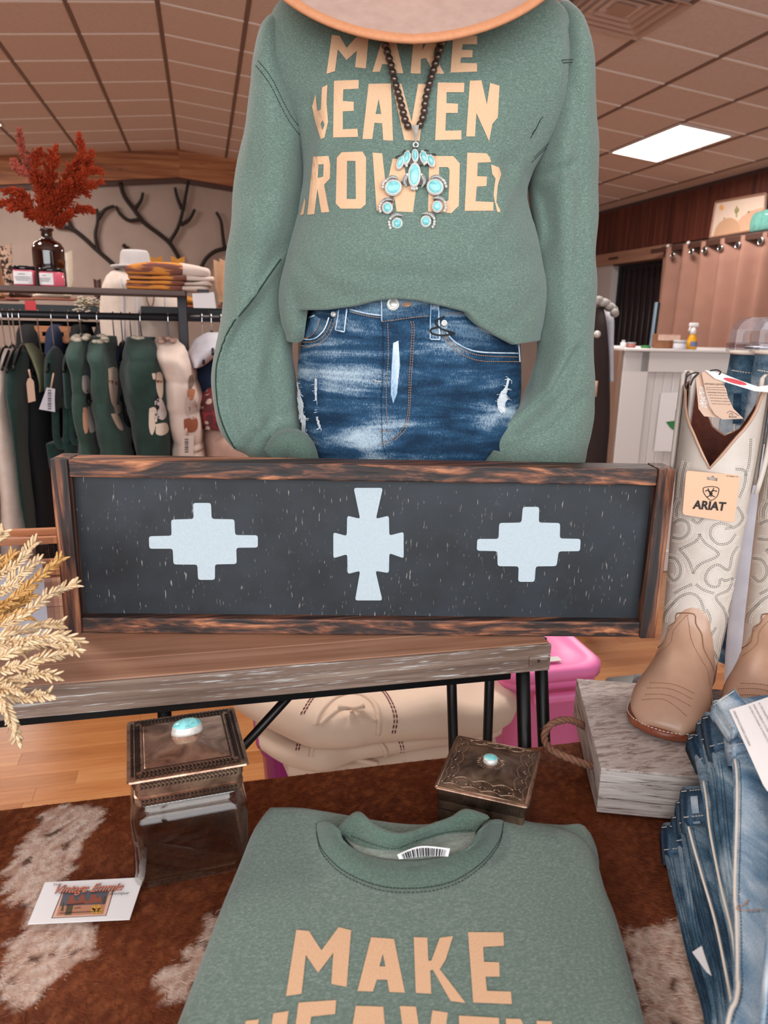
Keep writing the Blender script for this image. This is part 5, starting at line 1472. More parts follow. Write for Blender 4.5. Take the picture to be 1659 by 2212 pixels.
cord = [Vector(p) for p in cat([hit(JB, *q, .006)[0] for q in cj([(1000, 245), (975, 255), (965, 270), (985, 290), (1010, 300), (1040, 310), (990, 318), (950, 312), (945, 295), (975, 285)])], 50)]
mk('tag_cord', *tube_geo(cord, .0012, 6), M['ink'], jn)
mk('loose_thread', *join(*gs), M['thread_cream'], jn)

def crease(V, c, lines):
    for i, p in enumerate(V):
        if (p - c).dot(ED) > .03: continue
        x, y = w2p(p); s = 0
        for pl, w_, amp in lines:
            for (ax_, ay_), (bx_, by_) in zip(pl, pl[1:]):
                dx, dy = bx_ - ax_, by_ - ay_; t = max(0, min(1, ((x - ax_) * dx + (y - ay_) * dy) / (dx * dx + dy * dy)))
                d = math.hypot(x - ax_ - dx * t, y - ay_ - dy * t)
                if d < 3 * w_:
                    v = amp * math.exp(-(d / w_) ** 2); s = v if abs(v) > abs(s) else s
        if s: V[i] = p - ED * s
# ---- sweatshirt
DT = 1.11
sw = thing('sweatshirt', Vector((MC.x, MC.y, 1.30)), 'sage green crewneck sweatshirt with peach lettering worn by the mannequin', 'sweatshirt')
tr = [(-60, 800, 985, DT, .060), (-10, 700, 1100, DT, .075), (15, 618, 1195, DT, .083), (50, 586, 1232, DT, .090), (140, 566, 1260, DT, .100), (200, 590, 1240, DT, .105), (300, 640, 1190, DT, .112), (400, 656, 1142, DT, .118), (480, 647, 1150, DT, .121), (560, 632, 1160, DT, .123), (620, 619, 1166, DT, .124), (668, 616, 1168, DT, .124), (700, 622, 1166, DT, .122)]
hem = [(600, 735), (632, 739), (637, 690), (640, 668), (699, 667), (761, 659), (813, 646), (855, 643), (896, 646), (958, 659), (1010, 672), (1031, 697), (1078, 723), (1119, 743), (1166, 736), (1190, 735)]
NR, NC = 96, 120
def tfold(p, t, u, y):
    d = .0022 * nz(p, (7, 7, 7), 3.0)
    x = (p - MC).dot(EX)
    fr = max(0, -math.sin(t))
    k = math.exp(-((y - 500) / 180) ** 2)
    d += .0035 * k * nz((x * 1.0, 0, p.z), (10, 1, 22), 7.0)                         # soft cross creases
    d += .006 * math.exp(-((x - .155 - (y - 60) * .00005) / .014) ** 2) * math.exp(-((y - 150) / 150) ** 2)     # long fold by the right shoulder
    d += .005 * math.exp(-((x + .125 + (y - 330) * .0003) / .016) ** 2) * math.exp(-((y - 340) / 130) ** 2)
    d += .006 * math.exp(-((x - .115 + (y - 420) * .0004) / .012) ** 2) * math.exp(-((y - 450) / 110) ** 2)
    d += .0035 * math.exp(-((y - 600) / 50) ** 2)
    return d
V, fs = sil_loft(tr, NR, NC, 2.3, tfold, cap=False)
NCK = NC
# pull the lower edge to the hem line, then roll it under
nb = 22
C0 = PD(890, 690, DT)
for j in range(NC):
    t = 2 * math.pi * j / NC
    p = V[(NR - 1) * NC + j]; px, py = w2p(p)
    if math.sin(t) < .15:
        yh = interp(hem, px) - 4
        fr = 1.0
    else: yh = 705; fr = .6
    for i in range(NR - nb, NR):
        u = (i - (NR - nb)) / (nb - 1)
        q = V[i * NC + j]; qx, qy = w2p(q); y0_ = w2p(V[(NR - nb) * NC + j])[1]
        yt = y0_ + (yh - y0_) * u
        d = (q - CAM).dot(ED)
        n_ = PD(qx, yt, d)
        V[i * NC + j] = Vector((q.x, q.y, n_.z)) + (q - Vector((C0.x, C0.y, q.z))).normalized() * (.006 * math.sin(math.pi * min(1, u * 1.05)) ** .7)
for k in range(1, 7):
    a = k / 6 * math.pi * .62
    for j in range(NC):
        p = V[(NR - 1) * NC + j]; o_ = (p - Vector((C0.x, C0.y, p.z))).normalized()
        V.append(p - o_ * (.012 * (1 - math.cos(a))) + EZ * (-.006 * math.sin(a * 1.1) + .006 * (k / 6) ** 2))
fs = grid_faces(NR + 6, NC, True, False, False, flip=True)
crease(V, Vector((C0.x, C0.y, 0)), [([(1140, 378), (1190, 345), (1236, 300)], 12, -.010), ([(1150, 402), (1200, 380), (1245, 362)], 12, -.006), ([(1231, 60), (1236, 180), (1239, 314)], 10, -.006), ([(1212, 60), (1216, 200), (1205, 300)], 14, .004),
    ([(1099, 352), (1125, 430), (1150, 500)], 16, -.006), ([(1062, 330), (1078, 400), (1092, 460)], 10, .005), ([(672, 225), (664, 320), (655, 400)], 14, -.007), ([(700, 240), (694, 330), (672, 430)], 12, .004),
    ([(690, 560), (800, 590), (900, 596)], 18, -.003), ([(1140, 560), (1060, 600), (960, 612)], 20, -.004), ([(1160, 640), (1120, 690), (1080, 715)], 12, -.004), ([(640, 560), (700, 620), (760, 640)], 16, -.004)])
tor = mk('torso', V, fs, M['sweat'], sw, keep=True); TB = GEO[tor]
def sl_fold(seed, amp):
    def f(p, t, u, y):
        k = min(1, max(0, (y - 120) / 200))
        return k * (amp * nz(p, (14, 14, 9), seed) + amp * .6 * nz(p, (30, 30, 16), seed + 3))
    return f
lrws = [(40, 592, 640, 1.13, .030), (75, 566, 632, 1.12, .055), (140, 551, 628, 1.11, .066), (200, 545, 640, 1.11, .070), (290, 532, 658, 1.11, .070), (400, 512, 660, 1.11, .066), (500, 500, 645, 1.10, .060), (560, 492, 630, 1.10, .055), (640, 487, 619, 1.09, .050), (700, 482, 622, 1.085, .048), (770, 466, 627, 1.08, .047), (830, 458, 634, 1.075, .047), (892, 466, 638, 1.07, .046), (944, 487, 645, 1.07, .042), (980, 515, 652, 1.07, .036), (1002, 545, 655, 1.07, .028)]
def lfold(p, t, u, y):
    d = sl_fold(2.0, .006)(p, t, u, y)
    return d
gL = sil_loft(lrws, 120, 88, 2.0, lfold)
seam_x = [(540, 625), (560, 606), (575, 595), (648, 544), (700, 502), (757, 477), (809, 467), (881, 472), (933, 488), (968, 508)]
cL = PD(570, 700, 1.095)
for i, p in enumerate(gL[0]):
    x, y = w2p(p)
    if y > 545 and (p - Vector((cL.x, cL.y, p.z))).dot(ED) < .01:
        d = x - interp([(b_, a_) for b_, a_ in seam_x], y)
        if d > 0: gL[0][i] = p + ED * (.016 * min(1, d / 14.0) + .012 * min(1, d / 90.0)) * min(1, (y - 545) / 60)
crease(gL[0], cL, [([(661, 381), (640, 450), (618, 520), (560, 610)], 14, -.008), ([(640, 300), (610, 420), (560, 540)], 22, .004), ([(560, 180), (556, 300), (540, 420)], 18, -.004), ([(600, 700), (585, 800), (600, 900)], 16, -.006), ([(560, 780), (545, 860), (570, 940)], 14, .005), ([(640, 880), (590, 905), (540, 960)], 12, -.006), ([(530, 640), (505, 720), (490, 800)], 14, .003)])
sL = mk('sleeve', *gL, M['sweat'], sw, keep=True); LB = GEO[sL]
rrws = [(20, 1190, 1232, 1.13, .030), (60, 1190, 1257, 1.12, .052), (127, 1196, 1274, 1.11, .064), (200, 1186, 1278, 1.11, .069), (300, 1162, 1280, 1.11, .070), (376, 1142, 1282, 1.11, .068), (440, 1142, 1283, 1.11, .064), (560, 1154, 1286, 1.10, .056), (640, 1160, 1287, 1.095, .052), (752, 1163, 1286, 1.09, .050), (809, 1149, 1285, 1.085, .050), (861, 1128, 1282, 1.08, .050), (892, 1107, 1280, 1.075, .050), (928, 1073, 1275, 1.07, .048), (964, 1048, 1270, 1.07, .046), (1000, 1041, 1262, 1.07, .042), (1035, 1050, 1230, 1.07, .034)]
gR = sil_loft(rrws, 120, 88, 2.0, sl_fold(6.0, .006))
crease(gR[0], PD(1210, 600, 1.095), [([(1150, 395), (1180, 430), (1190, 500), (1160, 590)], 14, -.009), ([(1142, 380), (1200, 372), (1250, 350)], 12, -.006), ([(1215, 300), (1222, 450), (1218, 640), (1225, 760)], 18, .005), ([(1250, 200), (1256, 400), (1254, 600)], 14, -.004), ([(1165, 620), (1180, 720), (1165, 790)], 14, -.006), ([(1250, 760), (1200, 850), (1110, 930)], 14, -.007), ([(1262, 860), (1190, 930), (1090, 975)], 12, -.006), ([(1235, 740), (1170, 850), (1090, 910)], 14, .005)])
sR = mk('sleeve', *gR, M['sweat'], sw, keep=True); RB = GEO[sR]
# cuffs
for pts, dd, rr0 in (([(590, 985), (612, 962), (634, 958), (652, 975), (668, 1010)], 1.03, .0205), ([(1052, 990), (1070, 1005), (1090, 1025)], 1.03, .019)):
    P = [Vector(p) for p in cat([PD(x, y, dd) for x, y in pts], 14)]
    mk('cuff', *tube_geo(P, [rr0 * (.75 + .3 * math.sin(math.pi * i / 13)) for i in range(14)], 20), M['rib'], sw)
# seams
gs = []
cs3 = crop(520, 0, .4702)
for l in ([(70, 300), (130, 380), (200, 520), (245, 590), (275, 625)], [(1600, 275), (1570, 285), (1530, 300)], [(1500, 560), (1440, 640), (1380, 700), (1335, 745)]):
    for o_ in (0, 10): gs.append(stitch_geo([(x + o_ * .5, y - o_) for x, y in cs3(l)], TB if l[0][0] != 70 else LB, w=.0006, off=.0006, dash=.0022, gap=.0008))
sm = [(606, 560), (595, 575), (544, 648), (502, 700), (477, 757), (467, 809), (472, 881), (488, 933), (508, 968)]
gs.append(stitch_geo(sm, LB, w=.0011, off=.0005))
for g in gs: mk('seam_stitching', *g, M['thread_dark'], sw)
gs = [stitch_geo([(c_[0] + d_, c_[1] + d_ * .3) for c_ in cj([(270, 790), (300, 755), (350, 725), (395, 715)])], LB, w=.0006, off=.002, D=1.0) for d_ in (0, 6)]
mk('cuff_stitching', *join(*gs), M['thread_dark'], sw)
# lettering
LT = {
 'M': [[(420, 162), (455, 165), (487, 222), (548, 152), (590, 152), (575, 316), (526, 310), (534, 235), (487, 277), (447, 228), (434, 328), (395, 340)]],
 'A': [[(655, 165), (708, 165), (747, 338), (698, 338), (690, 298), (650, 296), (640, 330), (605, 332)], [(683, 215), (692, 262), (664, 262)]],
 'K': [[(795, 165), (838, 168), (835, 232), (868, 165), (915, 165), (884, 248), (935, 340), (888, 340), (850, 268), (828, 272), (826, 340), (780, 338)]],
 'E': [[(975, 165), (1085, 167), (1085, 205), (1020, 205), (1015, 230), (1065, 232), (1063, 265), (1012, 265), (1008, 290), (1085, 292), (1085, 330), (963, 335)]],
 'H': [[(375, 402), (400, 390), (396, 480), (402, 560), (385, 632), (370, 640), (345, 560), (330, 490), (345, 432), (355, 510), (370, 505)], [(379, 552), (387, 575), (377, 598), (370, 570)]],
 'E2': [[(430, 372), (543, 368), (542, 408), (472, 412), (470, 465), (520, 468), (520, 510), (470, 512), (470, 595), (537, 592), (540, 630), (425, 632)]],
 'A2': [[(588, 386), (690, 385), (700, 648), (655, 645), (650, 568), (615, 565), (605, 640), (560, 640)], [(634, 455), (646, 525), (620, 525)]],
 'V': [[(695, 386), (738, 386), (785, 560), (815, 386), (850, 388), (822, 648), (752, 645)]],
 'E3': [[(905, 380), (1027, 382), (1025, 425), (945, 425), (945, 475), (998, 478), (996, 520), (943, 520), (940, 602), (1013, 600), (1013, 642), (893, 645)]],
 'N': [[(1052, 372), (1105, 370), (1130, 480), (1145, 382), (1188, 395), (1180, 540), (1155, 570), (1140, 650), (1082, 520), (1075, 628), (1035, 628)]],
 'C': [[(275, 992), (296, 910), (300, 925), (292, 985)]],
 'R': [[(335, 720), (405, 716), (413, 755), (412, 820), (385, 850), (408, 975), (372, 978), (354, 868), (340, 985), (308, 988)], [(360, 755), (382, 755), (380, 812), (355, 818)]],
 'O': [[(465, 700), (560, 697), (577, 725), (575, 940), (552, 960), (460, 960), (438, 935), (443, 725)], [(490, 740), (528, 740), (530, 915), (488, 915)]],
 'E4': [[(1040, 702), (1130, 705), (1145, 725), (1150, 745), (1088, 748), (1085, 810), (1130, 812), (1128, 855), (1083, 858), (1078, 925), (1160, 930), (1160, 970), (1028, 970)]],
 'D2': [[(1150, 755), (1185, 770), (1195, 800), (1180, 850), (1175, 930), (1195, 975), (1178, 975), (1160, 900), (1170, 820), (1155, 800)]]}
for k, L in LT.items(): decal('printed_letter', [cs3(l) for l in L], TB, M['print'], sw, .0008, 14)
c7 = crop(780, 250, .1326)
LW = [(190, 605), (345, 615), (410, 1180), (515, 700), (690, 710), (760, 1180), (820, 700), (960, 710), (845, 1575), (580, 1565), (545, 1330), (500, 1555), (255, 1550)]
LD = [[(1110, 660), (1500, 660), (1605, 780), (1590, 1470), (1470, 1590), (1090, 1560)], [(1270, 840), (1410, 840), (1440, 880), (1420, 1380), (1380, 1400), (1270, 1380)]]
decal('printed_letter', [c7(LW)], TB, M['print'], sw, .0008, 14); decal('printed_letter', [c7(l) for l in LD], TB, M['print'], sw, .0008, 14)

# ---- squash blossom necklace
p0, n0 = hit(TB, 895, 300, .0); nk = thing('squash_blossom_necklace', p0, 'silver bead necklace with a large turquoise squash blossom pendant over the sweatshirt', 'necklace')
bl = cat([(818, 60), (823, 73), (830, 94), (844, 141), (854, 183), (866, 226), (877, 268), (886, 281)], 300)
brr = cat([(968, 56), (967, 63), (948, 118), (934, 160), (920, 212), (915, 249), (910, 266), (903, 281)], 300)
bp = None
bead_mesh = None
for line in (bl, brr):
    acc = 0; last = None; q = []
    for p in line:
        if last is None or math.dist(p, last) >= 14.6: q.append(p); last = p
    for p in q:
        c_, n_ = hit(TB, *p, .0055)
        if bead_mesh is None:
            bead_mesh = mk('bead', *lathe_geo([(.0008, -.0046), (.0022, -.0042), (.0042, -.002), (.0047, 0), (.0042, .002), (.0022, .0042), (.0008, .0046)], c_, 16), M['bead'], nk, origin=None)
            bead_mesh.data.transform(Matrix.Translation(-(c_ - ORG[nk]))); o = bead_mesh
        else: o = bead_mesh.copy(); COL.objects.link(o)
        o.location = c_ - ORG[nk]
PO, PN = hit(TB, 893, 420, .0)
PN = (PN + Vector((0, 0, 0))).normalized()
# pendant plane slightly in front of the fabric
def pp(x, y, off): return PPL(*c7([(x, y)])[0], PO + PN * (.0035 + off), PN)
PU = (pp(900, 900, 0) - pp(800, 900, 0)); sc7 = PU.length / 100; PU.normalize(); PV = PN.cross(PU).normalized()
mk('bail', [pp(815, 150, .004), pp(945, 150, .004), pp(920, 300, .004), pp(895, 445, .002), pp(880, 445, .002), pp(855, 300, .004), pp(880, 150, .009), pp(888, 300, .008)] + [pp(815, 150, -.002), pp(945, 150, -.002), pp(890, 440, -.002)],
   [[0, 6, 7, 5], [6, 1, 2, 7], [5, 7, 4], [7, 2, 3], [7, 3, 4], [0, 8, 9, 6], [6, 9, 1], [0, 5, 8], [1, 9, 2]], M['silver'], nk, False)
rg = [pp(890 + 40 * math.cos(a * .349), 475 + 40 * math.sin(a * .349), .001) for a in range(18)]
mk('jump_ring', *tube_geo(rg + [rg[0]], .0011, 6, False), M['silver'], nk)
def frame_ax(rot):
    a = math.radians(rot); return (PU * math.cos(a) - PV * math.sin(a), PU * math.sin(a) + PV * math.cos(a), PN)
def stone(x, y, a, b, rot, mat='turq', rope=True):
    ax = frame_ax(rot); a_, b_ = a * sc7, b * sc7; c_ = pp(x, y, 0); nc = 26; V = []
    for r, z in ((1.34, -.001), (1.34, .0012), (1.2, .0018), (1.12, .0016), (1.1, .0034), (1.02, .0036)):
        V += [c_ + ax[0] * (a_ * (1 + (r - 1) * (70 / max(a, 60))) * math.cos(2 * math.pi * j / nc)) + ax[1] * (b_ * (1 + (r - 1) * (70 / max(b, 60))) * math.sin(2 * math.pi * j / nc)) + PN * z for j in range(nc)]
    o = mk('setting', V, grid_faces(6, nc, True, True, True), M['silver'], nk)
    mk('turquoise_stone', *ball_geo(c_ + PN * .0026, (a_, b_, .0030), ax, nc, 7, True), M[mat], o)
    if rope:
        gs = []
        for j in range(36):
            t = 2 * math.pi * j / 36; k1 = 1 + .22 * 70 / max(a, 60); k2 = 1 + .22 * 70 / max(b, 60)
            gs.append(ball_geo(c_ + ax[0] * (a_ * k1 * math.cos(t)) + ax[1] * (b_ * k2 * math.sin(t)) + PN * .0018, .0007, None, 5, 4))
        mk('rope_border', *join(*gs), M['silver'], o)
for x, y, a, b, r in ((640, 765, 44, 92, 22), (745, 685, 46, 90, 14), (880, 650, 42, 84, -4), (1020, 680, 46, 88, -18), (1135, 735, 46, 84, -24)): stone(x, y, a, b, r, 'turq', False)
stone(868, 970, 84, 168, 2, 'turq2')
stone(525, 1175, 122, 104, -12); stone(1205, 1165, 120, 104, 12)
stone(430, 1505, 70, 72, 0); stone(1238, 1485, 69, 72, 0); stone(590, 1760, 70, 72, 0); stone(1055, 1725, 69, 72, 0)
def leaf(x0, y0, x1, y1, bend, w=34):
    n_ = 16; P = []
    for i in range(n_ + 1):
        t = i / n_; bx = -(y1 - y0); by = (x1 - x0); L = math.hypot(bx, by); k = bend * math.sin(math.pi * t)
        P.append((x0 + (x1 - x0) * t + bx / L * k, y0 + (y1 - y0) * t + by / L * k))
    V = []
    for i, (x, y) in enumerate(P):
        t = i / n_; a = P[max(i - 1, 0)]; b = P[min(i + 1, n_)]; L = math.dist(a, b); nx_, ny_ = -(b[1] - a[1]) / L, (b[0] - a[0]) / L
        ww = w * math.sin(math.pi * min(1, t * .9 + .1)) ** .7
        for s_, z in ((-1, .0025), (0, .0042), (1, .0025)): V.append(pp(x + nx_ * ww * s_, y + ny_ * ww * s_, z))
    o = mk('silver_leaf', V, grid_faces(n_ + 1, 3, False), M['silver'], nk)
    gs = []
    for i in range(2, n_ - 1):
        x, y = P[i]; a = P[i - 1]; b = P[i + 1]; L = math.dist(a, b); tx, ty = (b[0] - a[0]) / L, (b[1] - a[1]) / L; ww = w * math.sin(math.pi * min(1, i / n_ * .9 + .1)) ** .7 * .9
        for s_ in (-1, 1): gs.append(tube_geo([pp(x, y, .0045), pp(x + (-ty * s_ + tx * .5) * ww, y + (tx * s_ + ty * .5) * ww, .0030)], .00028, 4))
    mk('leaf_vein', *join(*gs), M['silver_dark'], o)
leaf(760, 940, 760, 1180, 50); leaf(975, 940, 975, 1180, -50)
leaf(390, 1075, 625, 1045, -60); leaf(1345, 1060, 1110, 1040, 60)
leaf(315, 1440, 525, 1380, -45); leaf(1375, 1420, 1150, 1350, 45)
leaf(465, 1690, 690, 1640, -50); leaf(1200, 1690, 975, 1600, 50)
rb_ = [(355, 1118), (352, 1165), (370, 1080), (1370, 1100), (1385, 1150), (1350, 1060), (302, 1470), (300, 1515), (312, 1558), (1375, 1455), (1378, 1505), (1358, 1550), (455, 1735), (460, 1780), (475, 1828), (1195, 1725), (1190, 1770), (1168, 1812), (825, 1185), (862, 1195), (905, 1185), (740, 812), (1030, 785)] + \
      [(570, 688), (585, 668), (610, 655), (635, 658), (680, 598), (695, 578), (718, 568), (855, 528), (882, 522), (908, 525), (1040, 560), (1065, 562), (1090, 575), (1165, 625), (1190, 625), (1210, 640), (658, 655), (800, 590), (962, 590), (1112, 625)]
big = rb_[:23]
for i, (x, y) in enumerate(rb_):
    mk('silver_dot', *ball_geo(pp(x, y, .002), .0021 if i < 23 else .0011, None, 8, 5), M['silver' if i < 23 else 'silver_dark'], nk)
br_ = [[(640, 700), (745, 640), (880, 610), (1020, 640), (1140, 690), (1120, 790), (1000, 800), (880, 800), (760, 800), (660, 830)], [(640, 1080), (700, 1040), (1080, 1040), (1110, 1090), (1060, 1130), (700, 1130)], [(480, 1280), (530, 1290), (520, 1420), (440, 1420)], [(1180, 1270), (1250, 1280), (1270, 1400), (1190, 1400)], [(470, 1590), (540, 1570), (560, 1690), (480, 1690)], [(1160, 1560), (1220, 1600), (1180, 1690), (1110, 1650)]]
for P in br_: prism('pendant_plate', [[pp(x, y, -.0003) for x, y in P]], PN, .0015, M['silver_dark'], nk)

# ---- felt hat leaning on the neck, brim tipped towards the shopper
hb_ = PD(795, 66, .925)
tilt = math.radians(43); hn = (-ED * math.sin(tilt) + EZ * math.cos(tilt) - EX * .02).normalized()
hdn = (-ED * math.cos(tilt) - EZ * math.sin(tilt)); hdn = (hdn - hn * hdn.dot(hn)).normalized(); hsd = hdn.cross(hn).normalized()
if hsd.dot(EX) < 0: hsd = -hsd
RB_ = .202
hc = PD(893, 70, .925) - hdn * RB_
hat = thing('felt_hat', hc, 'wide-brimmed taupe felt hat with an orange bound edge tipped over the mannequin neck', 'hat')
def hp_(r, a, z, e=1.0): return hc + hdn * (r * math.cos(a)) + hsd * (r * math.sin(a) * e) + hn * z
NA = 96
def brimz(r, a): k = max(0, (r - .09) / .11); return .018 * k * k * (math.sin(a) ** 2) - .004 * k * (math.cos(a) ** 2)
V = []
rs = [.095, .105, .12, .14, .16, .18, .195, .200]
for r in rs: V += [hp_(r * (1.06 - .06 * abs(math.sin(2 * math.pi * j / NA))), 2 * math.pi * j / NA, brimz(r, 2 * math.pi * j / NA) + .0022) for j in range(NA)]
for r in rs[::-1]: V += [hp_(r * (1.06 - .06 * abs(math.sin(2 * math.pi * j / NA))), 2 * math.pi * j / NA, brimz(r, 2 * math.pi * j / NA) - .0022) for j in range(NA)]
mk('brim', V, grid_faces(16, NA), M['felt'], hat)
ed = [hp_(.2005 * (1.06 - .06 * abs(math.sin(2 * math.pi * j / NA))), 2 * math.pi * j / NA, brimz(.2005, 2 * math.pi * j / NA)) for j in range(NA)]
V = []
for j, p in enumerate(ed):
    o_ = (p - hc).normalized()
    for dx, dz in ((-.0085, .0034), (-.001, .0038), (.002, .002), (.0028, 0), (.002, -.002), (-.001, -.0038), (-.0085, -.0034)): V.append(p + o_ * dx + hn * dz)
n7 = 7; fs = [[j * n7 + k, j * n7 + k + 1, ((j + 1) % NA) * n7 + k + 1, ((j + 1) % NA) * n7 + k] for j in range(NA) for k in range(n7 - 1)]
fixn(mk('brim_binding', V, fs, M['felt_edge'], hat))
V = []
prof = [(.097, .002), (.096, .02), (.092, .05), (.087, .08), (.080, .10), (.066, .110), (.045, .106), (.02, .100), (.003, .098)]
for r, z in prof: V += [hp_(r * 1.12, 2 * math.pi * j / NA, z - (.018 * math.exp(-(math.sin(2 * math.pi * j / NA) * r / .02) ** 2) if z > .09 else 0), .88) for j in range(NA)]
mk('crown', V, grid_faces(len(prof), NA, True, False, True), M['felt'], hat)
V = []
for r, z in ((.0985, .004), (.0985, .026)): V += [hp_(r * 1.12, 2 * math.pi * j / NA, z, .88) for j in range(NA)]
mk('hat_band', V, grid_faces(2, NA), M['felt_edge'], hat)
# ------------------------------------------------------------------ clothing rack with shelf (left)
YR = 2.9
def DY(px, py, Y=YR): return (PY(px, py, Y) - CAM).dot(ED)
M['shelf'] = wood('dark_brown_shelf', ['#3f2d29', '#5a443e', '#6b534c'], 'X', .8)
rack = thing('clothing_rack', (-.7, YR, 0), 'dark metal clothing rail with a brown shelf above, holding the green jackets', 'clothing rack')
ZRL = 1.347
tube('rail', [(-1.9, YR, ZRL), (.45, YR, ZRL)], .0125, M['dark_metal'], rack, 12)
xp = PY(394, 660, YR).x
for x in (xp, -1.6):
    box('post', (x, YR, .72), (.034, .034, 1.44), M['dark_metal'], rack, bev=.003)
    box('foot', (x, YR, .015), (.05, .5, .03), M['dark_metal'], rack, bev=.004)
zs = 1.438
box('shelf_board', ((-1.75 + xp) / 2, YR, zs - .008), (xp + .03 + 1.75, .30, .018), M['shelf'], rack, bev=.002)
a = PY(402, 668, YR + .12); b = PY(402, 681, YR + .12)
box('shelf_board', ((xp + .5) / 2 + .03, YR + .2, (a.z + b.z) / 2), (.44, .18, a.z - b.z), M['black_metal'], rack, bev=.002)

M['knit_g'] = plain('dark_green_rib_knit', '#203632', .95, var=(60, '#29423d'), bump=(350, .5, .002), sheen=.2, spec=.1)
M['vest_g'] = plain('green_fleece', '#31463f', .85, var=(20, '#3b524a'), sheen=.15, spec=.15)
M['vest_g2'] = plain('deep_green_fleece', '#273934', .85, var=(20, '#30443e'), sheen=.15, spec=.15)
M['puff'] = plain('cream_quilted_nylon', '#cdb9ad', .7, var=(14, '#d6c4b9'))
M['black_c'] = plain('black_cloth', '#0c0d12', .9)
M['navy_c'] = plain('navy_cloth', '#15223a', .9, var=(20, '#1c2d4c'))
M['cream_c'] = plain('cream_knit', '#d5c3b6', .95, var=(30, '#dfd0c5'), bump=(200, .3, .002))
M['olive_c'] = plain('pale_olive_cloth', '#77775c', .9)
M['white_c'] = plain('white_blouse_cloth', '#cfccd2', .9, var=(20, '#bdb9c2'))
M['taupe_c'] = plain('taupe_sherpa', '#b08c7c', .95, var=(40, '#bb9a8b'))
M['fleece'] = plain('cream_sherpa', '#d9cdbb', .98, var=(90, '#c4b49d'), bump=(160, .8, .004))
def pattern(name, a, b, c, sc):
    t = NT(name); t.set(Roughness=.9); vo = t.n('ShaderNodeTexVoronoi'); vo.inputs['Scale'].default_value = 1
    t.l(t.coord(sc), vo.inputs['Vector']); n = t.noise(t.coord(tuple(q * .7 for q in sc)), 1.0, 2)
    k = t.ramp(vo.outputs['Distance'], [(.28, (0, 0, 0, 1)), (.36, (1, 1, 1, 1))]); d = t.ramp(n, [(.48, (0, 0, 0, 1)), (.54, (1, 1, 1, 1))])
    t.color(t.mix(d, t.mix(k, a, b), c)); return t.m
M['print_o'] = pattern('orange_brown_blanket_print', '#b5653f', '#d18a3c', '#7a4a3f', (14, 14, 90))
M['print_k'] = pattern('red_aztec_knit', '#c3a99a', '#5c2a2c', '#8c2b33', (25, 25, 40))

def hanger(px, ytop, ybot, label, Y=YR, clear=False):
    p = PY(px, 684, Y); z1 = PY(px, ybot, Y).z
    t = thing('clothes_hanger', (p.x, Y, z1), label, 'hanger', 'hangers on the clothing rails')
    r = .0165; pts = [Vector((p.x, Y + r * math.cos(a), ZRL + r * math.sin(a))) for a in [math.radians(d) for d in range(-30, 181, 15)]]
    pts += [Vector((p.x, Y - r, ZRL - .02)), Vector((p.x, Y - .004, z1 + .012)), Vector((p.x, Y, z1))]
    tube('hook', [Vector(q) for q in cat(pts, 40)], .0022, M['chrome'], t, 6)
    tube('shoulder_bar', [Vector(q) for q in cat([(p.x, Y - .17, z1 - .075), (p.x, Y - .09, z1 - .035), (p.x, Y, z1), (p.x, Y + .09, z1 - .035), (p.x, Y + .17, z1 - .075)], 16)], .005, M['black_metal'], t, 8)
    return t
def garment(name, rows, mat, label, cat_, hd=.16, Y=YR, quilt=None, seed=0.0, ex=2.0, hook=None, group=None, amp=.008, n=60, hooklab=None):
    R = []
    for i, (y, xl, xr) in enumerate(rows):
        D = DY((xl + xr) / 2, y, Y); k = .35 if i == 0 else (.75 if i == 1 else 1.0)
        R.append((y, xl, xr, D, hd * k))
    def fold(p, t, u, y):
        d = amp * nz(p, (22, 6, 5), seed) + amp * .5 * nz(p, (50, 14, 9), seed + 2)
        if quilt: d += .009 * abs(math.sin((p.z + .01 * seed) * math.pi / quilt)) ** .6
        return d
    V, fs = sil_loft(R, n, 36, ex, fold, e0=Vector((1, 0, 0)), e1=Vector((0, 1, 0)))
    c = sum(V, Vector()) / len(V)
    t = thing(name, (c.x, c.y, min(v.z for v in V)), label, cat_, group)
    o = mk('body', V, fs, mat, t, keep=True)
    if hook is not None: hanger(hook, 684, rows[0][0] - 2, hooklab or ('chrome hanger of the ' + ' '.join(label.split(',')[0].split()[:11])), Y)
    return t, GEO[o]
G = 'garments on the clothing rail'
garment('cream_dress', [(750, -30, -2), (790, -60, 1), (900, -60, 1), (1000, -60, 3), (1200, -60, 10)], M['cream_c'], 'long cream knit dress at the outermost end of the rail', 'dress', seed=1, hook=5, group=G)
garment('cream_cardigan', [(752, 12, 38), (790, 3, 34), (868, 3, 33), (931, 4, 42), (1000, 6, 52), (1090, 10, 66), (1200, 14, 80)], M['cream_c'], 'long cream knit cardigan next to the dark green sweater', 'cardigan', seed=4, hook=29, group=G)
hanger(20, 684, 745, 'bare chrome hanger hook between the two cream knits'); hanger(43, 684, 745, 'chrome hanger hook above the dark green sweater')
k1, b1 = garment('green_sweater', [(758, 36, 54), (790, 25, 58), (840, 26, 60), (880, 31, 64), (960, 44, 67), (1040, 56, 73), (1150, 74, 88)], M['knit_g'], 'dark green knit sweater beside the cream cardigan with a tan tag', 'sweater', seed=2, group=G)
garment('black_dress', [(765, 62, 98), (800, 58, 106), (880, 60, 118), (1000, 66, 128), (1180, 70, 150)], M['black_c'], 'black dress hanging behind the dark green sweaters', 'dress', Y=YR + .12, seed=3, hook=82, group=G)
garment('olive_top', [(742, 56, 70), (765, 68, 88), (795, 82, 101), (825, 92, 104), (842, 94, 102)], M['olive_c'], 'pale olive top showing one shoulder behind the white barcode tag', 'top', hd=.10, Y=YR - .02, seed=5, group=G)
